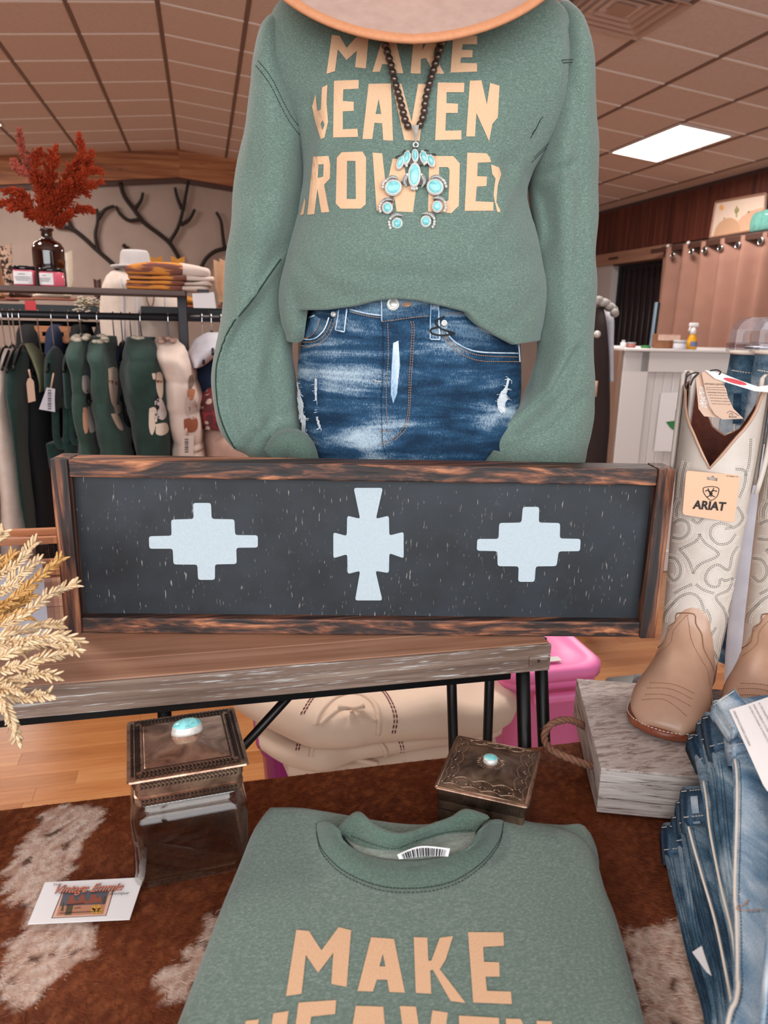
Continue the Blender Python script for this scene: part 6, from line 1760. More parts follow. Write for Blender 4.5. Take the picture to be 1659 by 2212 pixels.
k2, b2 = garment('green_sweater', [(752, 114, 126), (775, 106, 134), (820, 104, 139), (868, 112, 141), (876, 116, 140)], M['knit_g'], 'green rib-knit sweater whose folded sleeve hangs behind the barcode tag', 'sweater', seed=6, hook=112, group=G)
def sleeve_loop(t, pts, r):
    P = [Vector(p) for p in cat([PY(x, y, YR - .10) for x, y in pts], 24)]; mk('folded_sleeve', *tube_geo(P, r, 12), M['knit_g'], t)
sleeve_loop(k2, [(118, 860), (120, 900), (122, 945), (130, 965), (142, 960), (144, 900), (142, 860)], .012)
mk('hem', *sil_loft([(950, 120, 150, DY(135, 950), .12), (1000, 126, 160, DY(140, 1000), .12)], 8, 24), M['knit_g'], k2)
k3, b3 = garment('green_sweater', [(752, 148, 160), (775, 144, 164), (820, 147, 168), (862, 149, 173), (872, 152, 174)], M['knit_g'], 'green rib-knit sweater pressed against the first printed green vest', 'sweater', seed=7, hook=147, group=G)
sleeve_loop(k3, [(152, 865), (155, 900), (156, 940), (164, 958), (174, 950), (176, 905), (172, 868)], .011)
mk('hem', *sil_loft([(950, 158, 184, DY(170, 950), .12), (1000, 164, 190, DY(176, 1000), .12)], 8, 24), M['knit_g'], k3)
VJ = [('green_vest', [(724, 164, 188), (738, 158, 197), (765, 158, 199), (800, 170, 204), (850, 172, 208), (868, 173, 206), (900, 178, 213), (960, 186, 222), (1010, 190, 230)], 'vest_g', 'green vest with grey horse print, first of the three printed vests', 173),
      ('green_vest', [(726, 204, 238), (745, 198, 243), (768, 197, 245), (795, 208, 249), (850, 214, 259), (868, 214, 259), (900, 222, 270), (930, 226, 283), (960, 230, 286), (1010, 233, 292)], 'vest_g', 'green vest with tan horse print, middle of the three printed vests', 210),
      ('green_vest', [(728, 288, 322), (750, 277, 345), (790, 273, 352), (850, 278, 362), (868, 280, 362), (900, 290, 368), (950, 300, 371), (1010, 312, 374)], 'vest_g2', 'deep green quilted vest with the largest cream horse print beside the cream jacket', 303),
      ('cream_jacket', [(730, 344, 376), (750, 341, 398), (770, 346, 402), (800, 358, 418), (850, 366, 428), (870, 367, 427), (900, 372, 434), (950, 374, 441), (960, 373, 439), (1010, 378, 448)], 'puff', 'cream quilted jacket with a brown horse print and a barcode tag', 363)]
PR = {0: [('#c9bfb9', [(178, 815), (188, 815), (193, 835), (186, 848), (178, 838)]), ('#1d1a1c', [(186, 845), (193, 850), (191, 875), (185, 868)]), ('#d6c6ba', [(192, 842), (199, 845), (197, 862), (192, 858)]), ('#cfc6c4', [(190, 870), (203, 880), (205, 905), (198, 930), (190, 915)]), ('#c99b80', [(179, 885), (187, 888), (187, 930), (181, 925)]), ('#d9cfc4', [(190, 915), (203, 912), (203, 928), (194, 932)])],
      1: [('#d8c5b4', [(234, 803), (248, 800), (251, 825), (248, 870), (241, 868), (236, 840)]), ('#8c4a34', [(236, 822), (250, 825), (250, 831), (237, 828)]), ('#d4c2b2', [(246, 878), (255, 876), (258, 890), (249, 892)]), ('#dbc7b3', [(241, 898), (252, 898), (263, 925), (256, 926), (247, 912)])],
      2: [('#dcc9b6', [(328, 808), (334, 808), (334, 818), (330, 818)]), ('#dcc9b6', [(338, 810), (348, 812), (349, 850), (344, 856), (338, 838)]), ('#8c4a34', [(339, 822), (348, 822), (348, 826), (339, 826)]), ('#cfc4c0', [(336, 870), (346, 864), (356, 892), (348, 904), (338, 892)]), ('#dccab8', [(324, 886), (334, 884), (338, 905), (330, 934), (324, 920)]), ('#e0cfbd', [(340, 918), (356, 916), (360, 930), (350, 938), (340, 935)]), ('#1b1c1f', [(334, 865), (341, 860), (342, 900), (336, 910)])],
      3: [('#6b564e', [(408, 815), (414, 812), (416, 830), (408, 838)]), ('#a86e50', [(406, 842), (418, 844), (414, 862), (406, 858)]), ('#bba9a2', [(402, 862), (418, 866), (424, 895), (412, 902), (402, 890)]), ('#8a4c34', [(400, 908), (420, 905), (422, 925), (410, 932), (401, 925)]), ('#3a2c28', [(405, 880), (409, 880), (409, 886), (405, 886)])]}
for i, (nm, rows, mt, lab, hk) in enumerate(VJ):
    t, bv = garment(nm, rows, M[mt], lab, 'vest' if i < 3 else 'jacket', hd=.22, ex=3.0, seed=10 + i * 3, quilt=.17 if i < 3 else .11, hook=hk, group=G, amp=.016, n=90)
    for c_, P in PR[i]:
        key = 'prt' + c_
        if key not in M: M[key] = plain('horse_print_' + c_[1:], c_, .85, var=(60, c_))
        cx_, cy_ = sum(q[0] for q in P) / len(P), sum(q[1] for q in P) / len(P); P = [(cx_ + (q[0] - cx_) * 1.25, cy_ + (q[1] - cy_) * 1.2) for q in P]
        decal('horse_print', [rough_poly(P, 16)], bv, M[key], t, .003, 8, 2.6)
    y0 = rows[0][0]; xm = (rows[0][1] + rows[0][2]) / 2
    gs = []
    rq = random.Random(i)
    for k in range(16 if i < 3 else 8):
        p = PY(xm + rq.uniform(-16, 14), y0 + rq.uniform(0, 22 if i in (1, 2) else 12), YR - rq.uniform(.05, .14)); gs.append(ball_geo(p, (rq.uniform(.010, .016), .015, rq.uniform(.006, .010)), None, 8, 5))
    mk('fleece_collar', *join(*gs), M['fleece'] if i < 3 else M['taupe_c'], t)
    if i == 2: # rear arm panel of the vest
        pass
def tagcard(name, px, Y, mat, label, strap=None, bars=None, text=None):
    P = [PY(x, y, Y) for x, y in px]; o = prism(name, [P], (0, -1, 0), .0015, mat); tag(o, label, 'tag', 'tags on the rail garments')
    if strap: mk('string', *tube_geo([PY(x, y, Y + .001) for x, y in strap], .003, 6), M['tan_paper'], o)
    if bars:
        x0, y0, x1, y1, n = bars
        for k in range(n):
            f = k / n; w = (.55, .3, .7, .4)[k % 4] / n
            a = [(x0, y0 + (y1 - y0) * f), (x1, y0 + (y1 - y0) * f), (x1, y0 + (y1 - y0) * (f + w)), (x0, y0 + (y1 - y0) * (f + w))]
            mk('bar', [PY(x, y, Y - .002) for x, y in a], [[0, 1, 2, 3]], M['ink'], o, False)
    return o
tagcard('kraft_tag', [(60, 818), (66, 815), (73, 824), (77, 866), (61, 870), (57, 828)], YR - .20, M['tan_paper'], 'tan kraft tag on the dark green sweater', [(62, 798), (66, 816)])
tagcard('barcode_tag', [(101, 837), (119, 840), (118, 862), (119, 890), (84, 884)], YR - .20, M['white_c'], 'white barcode tag on a tan string by the green knits', [(116, 806), (110, 838)], (103, 842, 111, 885, 15))
tagcard('barcode_tag', [(393, 940), (419, 941), (418, 985), (391, 985)], YR - .24, M['puff'], 'pale barcode tag on the cream quilted jacket', [(402, 925), (404, 942)], (399, 948, 407, 978, 11))
# beyond the post
garment('navy_dress', [(752, 436, 486), (790, 404, 500), (850, 412, 510), (920, 425, 510), (1010, 430, 510)], M['navy_c'], 'navy dress hanging beside the rack post under the white blouse', 'dress', Y=YR + .1, seed=21, group=G)
garment('white_blouse', [(718, 450, 500), (732, 424, 505), (752, 410, 500), (772, 406, 462), (790, 412, 436)], M['white_c'], 'white blouse on a hanger beside the rack post', 'blouse', Y=YR - .02, hd=.14, seed=22, hook=456, group=G)
hanger(436, 684, 735, 'chrome hanger hook nearest the rack post'); hanger(477, 684, 718, 'chrome hanger hook beside the sweatshirt sleeve')
garment('patterned_sweater', [(838, 446, 500), (860, 430, 505), (890, 428, 510), (920, 434, 510)], M['print_k'], 'cream sweater with dark red aztec bands below the navy dress', 'sweater', Y=YR - .05, hd=.12, seed=23, group=G)
garment('taupe_coat', [(905, 455, 520), (930, 442, 525), (960, 440, 530), (1020, 446, 540)], M['taupe_c'], 'taupe coat at the bottom beside the sweatshirt sleeve', 'coat', Y=YR - .06, hd=.12, seed=24, group=G)
for i, (x0, x1) in enumerate(((236, 252), (255, 270), (273, 290))):
    garment('black_blouse', [(738, x0 + 6, x1 - 6), (760, x0, x1), (850, x0 - 4, x1 + 2), (1010, x0 - 6, x1 + 6)], M['black_c'] if i != 1 else M['navy_c'], ('black satin blouse with shiny hanger beside the middle printed vest', 'navy satin blouse between the two black blouses', 'black satin blouse closest to the deep green vest')[i], 'blouse', Y=YR + .10, seed=30 + i, hook=(x0 + x1) // 2, group=G)

# ------------------------------------------------------------------ second rack behind
Y2 = 3.75
r2 = thing('shelf_rack', (-.9, Y2, 0), 'black shelf rack behind the green garments, with boots on its board', 'shelf rack')
a = PY(0, 656, Y2); b = PY(0, 672, Y2)
box('shelf_board', (-1.05, Y2 + .1, (a.z + b.z) / 2), (1.45, .36, a.z - b.z), M['black_metal'], r2, bev=.003)
ztop2 = a.z
tube('rail', [(-1.9, Y2, b.z - .05), (-.34, Y2, b.z - .05)], .012, M['black_metal'], r2, 10)
for x in (-1.75, -.36): box('post', (x, Y2 + .1, b.z / 2), (.035, .035, b.z), M['black_metal'], r2, bev=.003)
rt = PY(66, 660, Y2 - .085)
o = box('sale_tag', rt, (.045, .004, .04), M['red']); tag(o, 'small red tag clipped to the black shelf edge', 'tag'); o.location.y = Y2 - .085
for i, (x0, x1, mt) in enumerate(((42, 98, 'black_c'), (103, 147, 'navy_c'), (153, 202, 'black_c'), (208, 252, 'black_c'), (258, 326, 'navy_c'))):  # dark clothes added to fill the dark gaps behind the rail garments
    garment('dark_gap_filler', [(700, x0 + 14, x1 - 14), (722, x0, x1), (860, x0, x1), (1080, x0, x1), (1250, x0, x1)], M[mt],
            ('added black shirt darkening the gap behind the olive top', 'added navy shirt darkening the gap behind the second green sweater', 'added black coat darkening the gap behind the first printed vest', 'added black coat darkening the gap behind the middle vest', 'added navy coat darkening the gap behind the deep green vest')[i], 'garment', Y=Y2, seed=40 + i, group='clothes added to darken the rail gaps', hd=.2)
wb_ = PY(115, 722, Y2 - .1)
wbx = thing('wooden_tray', (wb_.x, Y2 + .05, wb_.z - .03), 'orange wooden tray with a slot handle seen between hangers', 'tray')
M['tray'] = wood('orange_pine', ['#9a5c36', '#b57349', '#c68a5f'], 'X', 1)
for dz in (.022, -.022): box('tray_side', wb_ + EZ * dz, (.15, .012, .026), M['tray'], wbx, bev=.002)
for dx in (-.06, .06): box('tray_side', wb_ + Vector((dx, 0, 0)), (.03, .012, .018), M['tray'], wbx)
box('tray_floor', wb_ + Vector((0, .08, -.036)), (.15, .15, .006), M['tray'], wbx)

# simple boot used for the stock on the shelves
def stock_boot(px, ytop, ybot, wpx, Y, mat, label, toe=1, toe_len=.16, mat2=None):
    P0 = PY(px, ybot, Y); P1 = PY(px, ytop, Y); w = (PY(px + wpx / 2, ybot, Y) - P0).length; h = P1.z - P0.z
    t = thing('boot', P0, label, 'boot', 'boots on the shelf behind the rack')
    V = []; n = 20; S = [(1.05, 1.05, h, 0), (1.0, 1.0, h * .8, 0), (.9, .95, h * .45, 0), (.8, .9, h * .25, .01), (.82, 1.0, h * .12, .01), (.85, 1.0, .02, .01)]
    for sx, sy, z, o_ in S:
        for j in range(n):
            a = 2 * math.pi * j / n; ex_ = w * sx * math.cos(a); zz = z + (h * .07 * abs(math.cos(a)) if z == h else 0)
            V.append(P0 + Vector((ex_ + o_ * toe, w * sy * math.sin(a), zz)))
    mk('shaft', V, grid_faces(len(S), n, True, False, True, flip=True), mat, t)
    V = []
    for s, hw, hh in ((0, w * .8, h * .22), (.3, w * .8, h * .2), (.6, w * .8, h * .14), (.85, w * .65, h * .09), (1.0, w * .25, h * .04)):
        for j in range(n):
            a = 2 * math.pi * j / n; V.append(P0 + Vector((toe * s * toe_len, hw * math.cos(a), .012 + hh / 2 + hh / 2 * math.sin(a))))
    fixn(mk('foot', V, grid_faces(5, n, True, True, True), mat2 or mat, t))
    box('sole', P0 + Vector((toe * toe_len * .42, 0, .006)), (toe_len * 1.2, w * 1.5, .012), M['sole'], t, bev=.004)
M['boot_br'] = leather('dark_brown_leather', '#3a211a', '#5a362b'); M['boot_tn'] = leather('caramel_leather', '#a9704a', '#bd8560'); M['boot_cr'] = leather('cream_leather', '#cdbba4', '#d8c9b5'); M['boot_ylw'] = plain('mustard_leather', '#b5761f', .6); M['boot_peach'] = leather('peach_suede', '#b98a66', '#c99c78', .8)
M['leop'] = pattern('spotted_hide', '#a8836d', '#c2a08a', '#2c1a14', (60, 60, 60))
stock_boot(22, 534, 648, 26, Y2, M['leop'], 'dark spotted boot beside the candle jars', 1, .10, M['boot_br'])
stock_boot(-2, 545, 650, 30, Y2 + .05, M['boot_tn'], 'caramel leather boot at the very edge behind the spotted boot', 1, .08)
stock_boot(152, 548, 650, 24, Y2, M['boot_cr'], 'cream boot half hidden behind the amber bottle', -1, .16)
stock_boot(214, 606, 660, 16, Y2 + .1, M['boot_br'], 'small brown boot beside the white flowers', -1, .06)
fl_ = thing('white_flowers', PY(190, 668, Y2 - .04), 'spray of white dried flowers under the shelf board', 'flowers')
rq = random.Random(8)
for k in range(26):
    c_ = PY(rq.uniform(160, 222), rq.uniform(645, 690), Y2 - .08 + rq.uniform(-.02, .02))
    gs = [ball_geo(c_ + Vector((math.cos(a) * .010, 0, math.sin(a) * .010)), (.008, .003, .004), rotz(0), 6, 4) for a in (0, 1.26, 2.5, 3.8, 5.0)]
    mk('bloom', *join(*gs), M['fleece'] if k % 3 else M['olive_c'], fl_)

# ------------------------------------------------------------------ things on the shelf board
M['amber'] = plain('dark_amber_glass', '#1c0d0a', .06, coat=1.0)
def amber():
    t = NT('amber_bottle_glass'); t.set(Roughness=.04, IOR=1.5); t.color('#3a1206'); t.b.inputs['Transmission Weight'].default_value = .55; t.b.inputs['Coat Weight'].default_value = 1; return t.m
M['amber'] = amber()
zs += .0012
def on_shelf(px, Y=YR - .04):
    p = PY(px, 620, Y); return Vector((p.x, Y, zs))
bp_ = on_shelf(111); k = (PY(146, 560, YR - .04).x - PY(76, 560, YR - .04).x) / 2; hB = PY(106, 494, YR - .04).z - zs
bt_ = thing('amber_bottle', bp_, 'dark amber glass bottle holding red dried stems on the shelf', 'bottle')
mk('bottle_body', *lathe_geo([(k * .9, 0), (k, .006), (k * 1.0, hB * .60), (k * .97, hB * .68), (k * .8, hB * .76), (k * .45, hB * .81), (k * .36, hB * .84), (k * .35, hB * .95), (k * .44, hB * .965), (k * .44, hB)], bp_, 36), M['amber'], bt_)
mouth = bp_ + EZ * hB
M['rust'] = plain('rust_red_dried_plume', '#7e2713', .95, var=(40, '#a23e22'), spec=.1); M['rust2'] = plain('pink_dried_plume', '#96493c', .95, spec=.1); M['stem'] = plain('pale_brown_stem', '#8d6a58', .8)
ds = thing('dried_flower_bunch', mouth - EZ * .05, 'bunch of rust-red dried plumes standing in the amber bottle', 'dried flowers')
cr = crop(0, 230, .1989)
PL = [([(540, 1310), (380, 900), (290, 600), (230, 430), (210, 250)], .45, 1, 10), ([(520, 1300), (480, 1000), (400, 720), (400, 540), (440, 470)], .25, 0, 26), ([(540, 1300), (520, 1000), (520, 700), (560, 520), (615, 440)], .3, 0, 26), ([(560, 1300), (640, 1000), (750, 720), (880, 560), (860, 310)], .3, 0, 18),
      ([(560, 1300), (700, 1000), (850, 800), (1000, 690), (1100, 715)], .3, 0, 14), ([(560, 1300), (680, 1100), (850, 900), (980, 860), (1105, 815)], .25, 0, 16), ([(560, 1310), (700, 1200), (850, 1110), (1000, 1130)], .2, 0, 14), ([(500, 1300), (350, 1150), (230, 1050), (100, 1040), (0, 1055)], .25, 0, 15),
      ([(500, 1300), (400, 1100), (250, 960), (130, 920), (50, 930)], .45, 0, 16), ([(520, 1300), (420, 1180), (260, 1080), (120, 1110)], .2, 0, 16), ([(540, 1300), (560, 1000), (560, 750), (620, 560)], .1, 0, 24), ([(560, 1300), (650, 1000), (800, 880), (960, 960)], .1, 0, 18),
      ([(480, 1300), (420, 1200), (300, 1180)], .1, 0, 14), ([(600, 1300), (690, 1220), (760, 1150)], .1, 0, 12), ([(380, 900), (300, 740), (200, 680), (150, 610)], .4, 1, 9), ([(560, 1290), (780, 850), (960, 600), (1000, 500)], .35, 0, 18), ([(520, 1290), (470, 1050), (430, 880), (380, 760)], .1, 0, 22), ([(560, 1290), (600, 1050), (700, 900), (760, 820)], .1, 0, 20)]
rq = random.Random(21)
for px, st, thin, wd in PL:
    q = cr(px); Yb = YR - .04 + rq.uniform(-.05, .05)
    P = [Vector(p) for p in cat([PY(x, y, YR - .04 + (Yb - YR + .04) * i / (len(q) - 1)) for i, (x, y) in enumerate(q)], 40)]
    tube('stem', P, .0016, M['stem'] if thin else M['rust'], ds, 5)
    gs = []; sc_ = .2 * .00175
    for k in range(int((len(P) * (1 - st)) * 9)):
        u = st + (1 - st) * rq.random(); i = min(38, int(u * 39)); p = P[i].lerp(P[i + 1], rq.random()); tn_ = (P[i + 1] - P[i]).normalized()
        prof = math.sin(math.pi * min(1, (u - st) / (1 - st) * .85 + .15)) ** .6
        r = Vector((rq.gauss(0, 1), rq.gauss(0, .8), rq.gauss(0, 1))).normalized(); dd = (tn_ * rq.uniform(.5, 1.1) + r * .8).normalized()
        c_ = p + r * (wd * 2.6 * sc_ * prof * rq.random()); ln = rq.uniform(.006, .013)
        x_ = dd.orthogonal().normalized(); y_ = dd.cross(x_); gs.append(ball_geo(c_ + dd * ln * .5, (rq.uniform(.002, .0045), .002, ln), (x_, y_, dd), 5, 3))
    mk('plume', *join(*gs), M['rust2'] if thin else M['rust'], ds)
M['candle'] = plain('pink_candle_wax', '#d25e72', .25, coat=.6)
for i, (x0, x1, y0) in enumerate(((31, 79, 575), (87, 141, 578))):
    Yc = YR - .11; c_ = on_shelf((x0 + x1) / 2, Yc); r = (PY(x1, 600, Yc).x - PY(x0, 600, Yc).x) / 2; h_ = PY(55, y0, Yc).z - zs
    t = thing('candle_jar', c_, ('pink candle jar with a white label nearest the spotted boot', 'pink candle jar with a white label in front of the amber bottle')[i], 'candle', 'pink candle jars')
    mk('jar', *lathe_geo([(r * .95, 0), (r, .004), (r, h_ * .78), (r * .97, h_ * .80)], c_, 32), M['candle'], t)
    mk('lid', *lathe_geo([(r * 1.0, h_ * .80), (r * 1.02, h_ * .82), (r * 1.02, h_ * .98), (r * .98, h_)], c_, 32), plain('black_glossy_lid', '#161216', .15), t)
    V = []
    a0, a1 = (-150, -35) if i == 0 else (-160, -75)
    for j in range(14):
        a = math.radians(a0 + (a1 - a0) * j / 13)
        for z in (h_ * .08, h_ * .72): V.append(c_ + Vector((math.cos(a) * (r + .0006), math.sin(a) * (r + .0006), z)))
    lb = mk('label', V, grid_faces(14, 2, False), M['white'], t)
    am = math.radians((a0 + a1) / 2)
    for q, w_ in ((.56, .3), (.42, .7), (.34, .7), (.26, .55)):
        V = []
        for j in range(6):
            a = am + (j / 5 - .5) * w_ * math.radians(a1 - a0); V += [c_ + Vector((math.cos(a) * (r + .0012), math.sin(a) * (r + .0012), h_ * q)), c_ + Vector((math.cos(a) * (r + .0012), math.sin(a) * (r + .0012), h_ * (q + .025)))]
        mk('printed_line', V, grid_faces(6, 2, False), M['ink_soft'], lb)
# folded printed throws
zz = zs; GRP = 'folded throws on the shelf'
TH_ = [(274, 448, .017, 'lowest folded orange-brown printed throw on the shelf'), (276, 455, .015, 'second folded orange-brown printed throw from the shelf'), (280, 460, .015, 'third folded orange-brown printed throw from the shelf'), (274, 452, .030, 'topmost folded orange throw with a rumpled cream end')]
for i, (x0, x1, T_, lab) in enumerate(TH_):
    a = PY(x0, 610, YR - .1).x; b = PY(x1, 610, YR - .1).x; m_ = a + (b - a) * .70
    t = thing('folded_throw', ((a + b) / 2, YR - .02, zz), lab, 'throw', GRP)
    def outl(u0, u1): return rough_poly([(u0, YR - .15), ((u0 + u1) / 2, YR - .16), (u1, YR - .15), (u1 + .005, YR), (u1, YR + .11), ((u0 + u1) / 2, YR + .12), (u0, YR + .11), (u0 - .008, YR)], 60)
    drop = lambda p: -.05 * max(0, (p.x - xp + .03)) * 3
    tp = (lambda p, z=T_: .015 * math.sin((p.x - a) / (b - a) * math.pi)) if i == 3 else None
    mk('printed_cloth', *pillow_geo(outl(a, m_), zz + .0005, T_ - .001, T_ * .5, rings=5, wob=.006, seed=i, top=tp), M['print_o'], t)
    mk('cream_end', *pillow_geo(outl(m_ - .02, b), zz + .0005, T_ - .001, T_ * .5, rings=5, wob=.012, seed=i + 7, top=tp), M['puff'], t)
    zz += T_
pc = [PY(x, y, YR - .2) for x, y in ((415, 634), (462, 631), (467, 666), (418, 665))]
o = prism('shelf_card', [pc], (0, -1, 0), .002, M['white']); tag(o, 'blank white shelf card clipped under the folded throws', 'card')
box('clip', (pc[0] + pc[1]) / 2 + Vector((0, .004, .006)), (.04, .02, .01), M['dark_metal'], o)
# bust with hat and cream cardigan
Y3 = 3.55
rows = [(583, 268, 320), (592, 238, 345), (612, 228, 362), (640, 225, 378), (680, 223, 389), (720, 226, 393), (760, 228, 395), (800, 230, 396)]
bt2, bvb = garment('cream_poncho', rows, M['cream_c'], 'cream fringed poncho on a bust behind the rack, under the pale hat', 'poncho', hd=.12, Y=Y3, seed=50, amp=.012)
decal('v_neck', [rough_poly([(317, 634), (330, 632), (332, 650), (326, 664), (318, 650)], 16)], bvb, M['puff'], bt2, .003, 6, 3.3)
mk('neck_trim', *stitch_geo([(316, 633), (318, 650), (326, 664), (332, 650), (333, 632)], bvb, w=.003, off=.004, D=3.3), M['thread_brown'], bt2)
for x in (262, 292, 352): mk('pleat', *stitch_geo([(x, 600), (x + 4, 640), (x + 6, 700), (x + 7, 750)], bvb, w=.004, off=.001, D=3.3), M['white_c'], bt2)
for i, x in enumerate(range(232, 392, 14)): tube('fringe', [PY(x, 745, Y3 - .1), PY(x + 2, 770, Y3 - .1)], [.010, .003], M['cream_c'], bt2, 6)
bs_ = thing('bust_stand', PY(296, 800, Y3) * 1.0, 'stand of the bust wearing the cream poncho', 'stand'); c_ = PY(296, 690, Y3)
ORG[bs_] = Vector((c_.x, Y3, 0)); bs_.location = ORG[bs_]
tube('pole', [Vector((c_.x, Y3, .02)), Vector((c_.x, Y3, 1.30))], .015, M['dark_metal'], bs_, 10); mk('base', *lathe_geo([(.10, 0), (.10, .012), (.02, .02)], (c_.x, Y3, 0.002), 28), M['dark_metal'], bs_)
M['felt_grey'] = plain('pale_grey_felt', '#b9b3b1', .95, sheen=.3, spec=.1)
hc_ = PY(293, 579, Y3); r0 = (PY(327, 560, Y3).x - PY(262, 560, Y3).x) / 2; hh = PY(293, 541, Y3).z - hc_.z; rbm = (PY(345, 579, Y3).x - PY(238, 579, Y3).x) / 2
h2 = thing('fedora_hat', hc_, 'pale grey felt hat with a creased crown on the poncho bust', 'hat'); V = []; n = 40
for r, z in ((rbm, .004), (rbm * .98, .008), (r0 * 1.3, .006), (r0 * 1.06, .008), (r0 * 1.02, hh * .4), (r0 * .95, hh * .85), (r0 * .82, hh), (r0 * .4, hh * .93), (.01, hh * .9)): V += [hc_ + Vector((r * math.cos(2 * math.pi * j / n), r * math.sin(2 * math.pi * j / n) * 1.15, z + (.012 * math.cos(2 * math.pi * j / n) ** 2 if r == rbm * .98 and False else 0))) for j in range(n)]
mk('crown', V[3 * n:], grid_faces(6, n, True, False, True), M['felt_grey'], h2)
mk('brim', [p - EZ * .004 for p in V[:n]] + V[:4 * n], grid_faces(5, n, True, True, False), M['felt_grey'], h2)
stock_boot(478, 568, 664, 26, 3.4, M['boot_peach'], 'peach suede boot beside the sweatshirt sleeve', 1, .08)
stock_boot(490, 566, 664, 24, 3.5, M['boot_peach'], 'peach suede boot furthest behind the sweatshirt sleeve', 1, .08)
stock_boot(341, 560, 664, 28, 3.9, M['boot_ylw'], 'mustard boot peeking over the hat brim', 1, .12)
stock_boot(389, 561, 664, 28, 3.9, M['boot_ylw'], 'mustard boot peeking above the folded throws', 1, .12)
s3 = thing('boot_shelf', (.05, 3.7, 0), 'dark shelf behind the rack carrying mustard and peach boots', 'shelf'); z3 = PY(440, 665, 3.5).z
box('shelf_board', (.15, 3.68, z3 - .016), (.80, .62, .03), M['black_metal'], s3, bev=.003)
for x in (-.1, .5): box('leg', (x, 3.80, (z3 - .03) / 2), (.04, .3, z3 - .03), M['black_metal'], s3)
cY = 1.20; ca = PY(18, 1163, cY); cb_ = PY(122, 1156, cY)
wt = thing('wooden_crate', Vector(((ca.x + cb_.x) / 2, cY + .02, ZC + .0005)), 'low orange-brown wooden crate on the console behind the wheat', 'crate')
zt_ = (ca.z + cb_.z) / 2; cxm, cl_ = (ca.x + cb_.x) / 2 - .02, .20
for y_ in (cY, cY + .05):
    box('rail', (cxm, y_, zt_ - .006), (cl_, .010, .011), M['tray'], wt, bev=.001)
    box('rail', (cxm, y_, ZC + .006), (cl_, .010, .010), M['tray'], wt, bev=.001)
for x_ in (-.5, -.32, .5): box('post', (cxm + cl_ * x_ * .97, cY + .025, (zt_ - .013 + ZC) / 2 + .0005), (.012, .056, zt_ - .013 - ZC), M['tray'], wt)

# ------------------------------------------------------------------ antler branches on the back wall
YA = YB - .06
M['iron'] = plain('dark_iron', '#241a17', .6, .3)
ANT = [('dark metal antler branch rising from behind the amber bottle', [[(120, 488), (137, 490), (155, 494), (179, 512), (209, 540), (239, 566), (262, 590)], [(154, 492), (150, 482), (147, 470)], [(212, 541), (206, 508), (211, 477), (209, 451)], [(212, 473), (227, 453), (247, 445)]]),
       ('largest forked dark metal antler branch under the wooden beam', [[(260, 394), (268, 423), (289, 452), (311, 481), (344, 506), (365, 524), (380, 546), (389, 565), (394, 590)], [(290, 452), (304, 434), (309, 416)], [(302, 474), (278, 476), (260, 463), (250, 445)], [(365, 524), (383, 495), (394, 459), (401, 423), (407, 391)], [(393, 452), (383, 427), (378, 405)], [(390, 486), (409, 474), (421, 452)]]),
       ('dark metal antler branch disappearing behind the sweatshirt sleeve', [[(430, 590), (443, 562), (463, 544), (485, 537), (510, 531)], [(485, 537), (481, 506), (477, 477), (467, 458)]]),
       ('short dark metal antler tip above the pale hat', [[(266, 528), (272, 535), (282, 544)]])]
for lab, L in ANT:
    P0 = PY(*L[0][0], YA); t = thing('antler_branch', P0, lab, 'wall decor', 'antler branches on the wall')
    for k, l in enumerate(L):
        P = [Vector(p) for p in cat([PY(x, y, YA) for x, y in l], 24)]; tube('branch', P, [.026 - .008 * (i / 23) for i in range(24)] if k else .027, M['iron'], t, 8)

# ------------------------------------------------------------------ right side: curtain, shelf, picture
M['curtain'] = plain('brown_curtain_cloth', '#8f6859', .85, var=(5, '#986f60'), bump=(500, .15, .001))
XC_ = XWR - .13
yA, yB = PX(1428, 548, XC_).y, PX(1700, 500, XC_).y
zt_ = PX(1500, 532, XC_).z
cur = thing('curtain', (XC_, (yA + yB) / 2, .06), 'brown grommet curtain hanging from a dark rod behind the counter', 'curtain')
n_ = 220; V = []
gy = [PX(x, y, XC_ - .02) for x, y in ((1461, 551), (1502, 543), (1530, 540), (1564, 536), (1602, 530), (1652, 521))]
Ld = yA - yB
def cwave(u): return .075 * math.sin(u * 2 * math.pi * 6.4 + .6) + .012 * math.sin(u * 37)
for i in range(n_):
    u = i / (n_ - 1)
    for k in range(10):
        v_ = k / 9; V.append(Vector((XC_ + cwave(u) * (.8 + .5 * v_), yA - Ld * u + .03 * v_ * math.sin(u * 9), zt_ + .03 - (zt_ - .03) * v_)))
    for k in range(10):
        v_ = 1 - k / 9; V.append(Vector((XC_ + .004 + cwave(u) * (.8 + .5 * v_), yA - Ld * u + .03 * v_ * math.sin(u * 9), zt_ + .03 - (zt_ - .03) * v_)))
mk('cloth', V, grid_faces(n_, 20, True, True, True), M['curtain'], cur)
for p in gy:
    rg = [p + Vector((-.05, .034 * math.cos(a * .393), .034 * math.sin(a * .393))) for a in range(16)]
    gm = mk('grommet', *tube_geo(rg + [rg[0]], .006, 8, False), M['chrome'], cur)
    mk('grommet_hole', *lathe_geo([(.03, 0), (.03, .004)], p + Vector((-.048, 0, 0)), 20, (Vector((0, 1, 0)), EZ, Vector((1, 0, 0)))), M['ink'], gm)
ra = PX(1425, 541, XC_); rb = PX(1720, 495, XC_)
rod = thing('curtain_rod', (XC_, ra.y, ra.z), 'dark wooden rod with brackets carrying the brown curtain', 'curtain rod')
tube('rod', [Vector((XC_, ra.y + .05, ra.z)), Vector((XC_, yB - .1, ra.z))], .02, M['trim_dark'], rod, 10)
for x, y in ((1443, 532), (1487, 525)): mk('screw_cap', *ball_geo(PX(x, y, XC_ - .03), .022, None, 10, 6), M['liner'], rod)
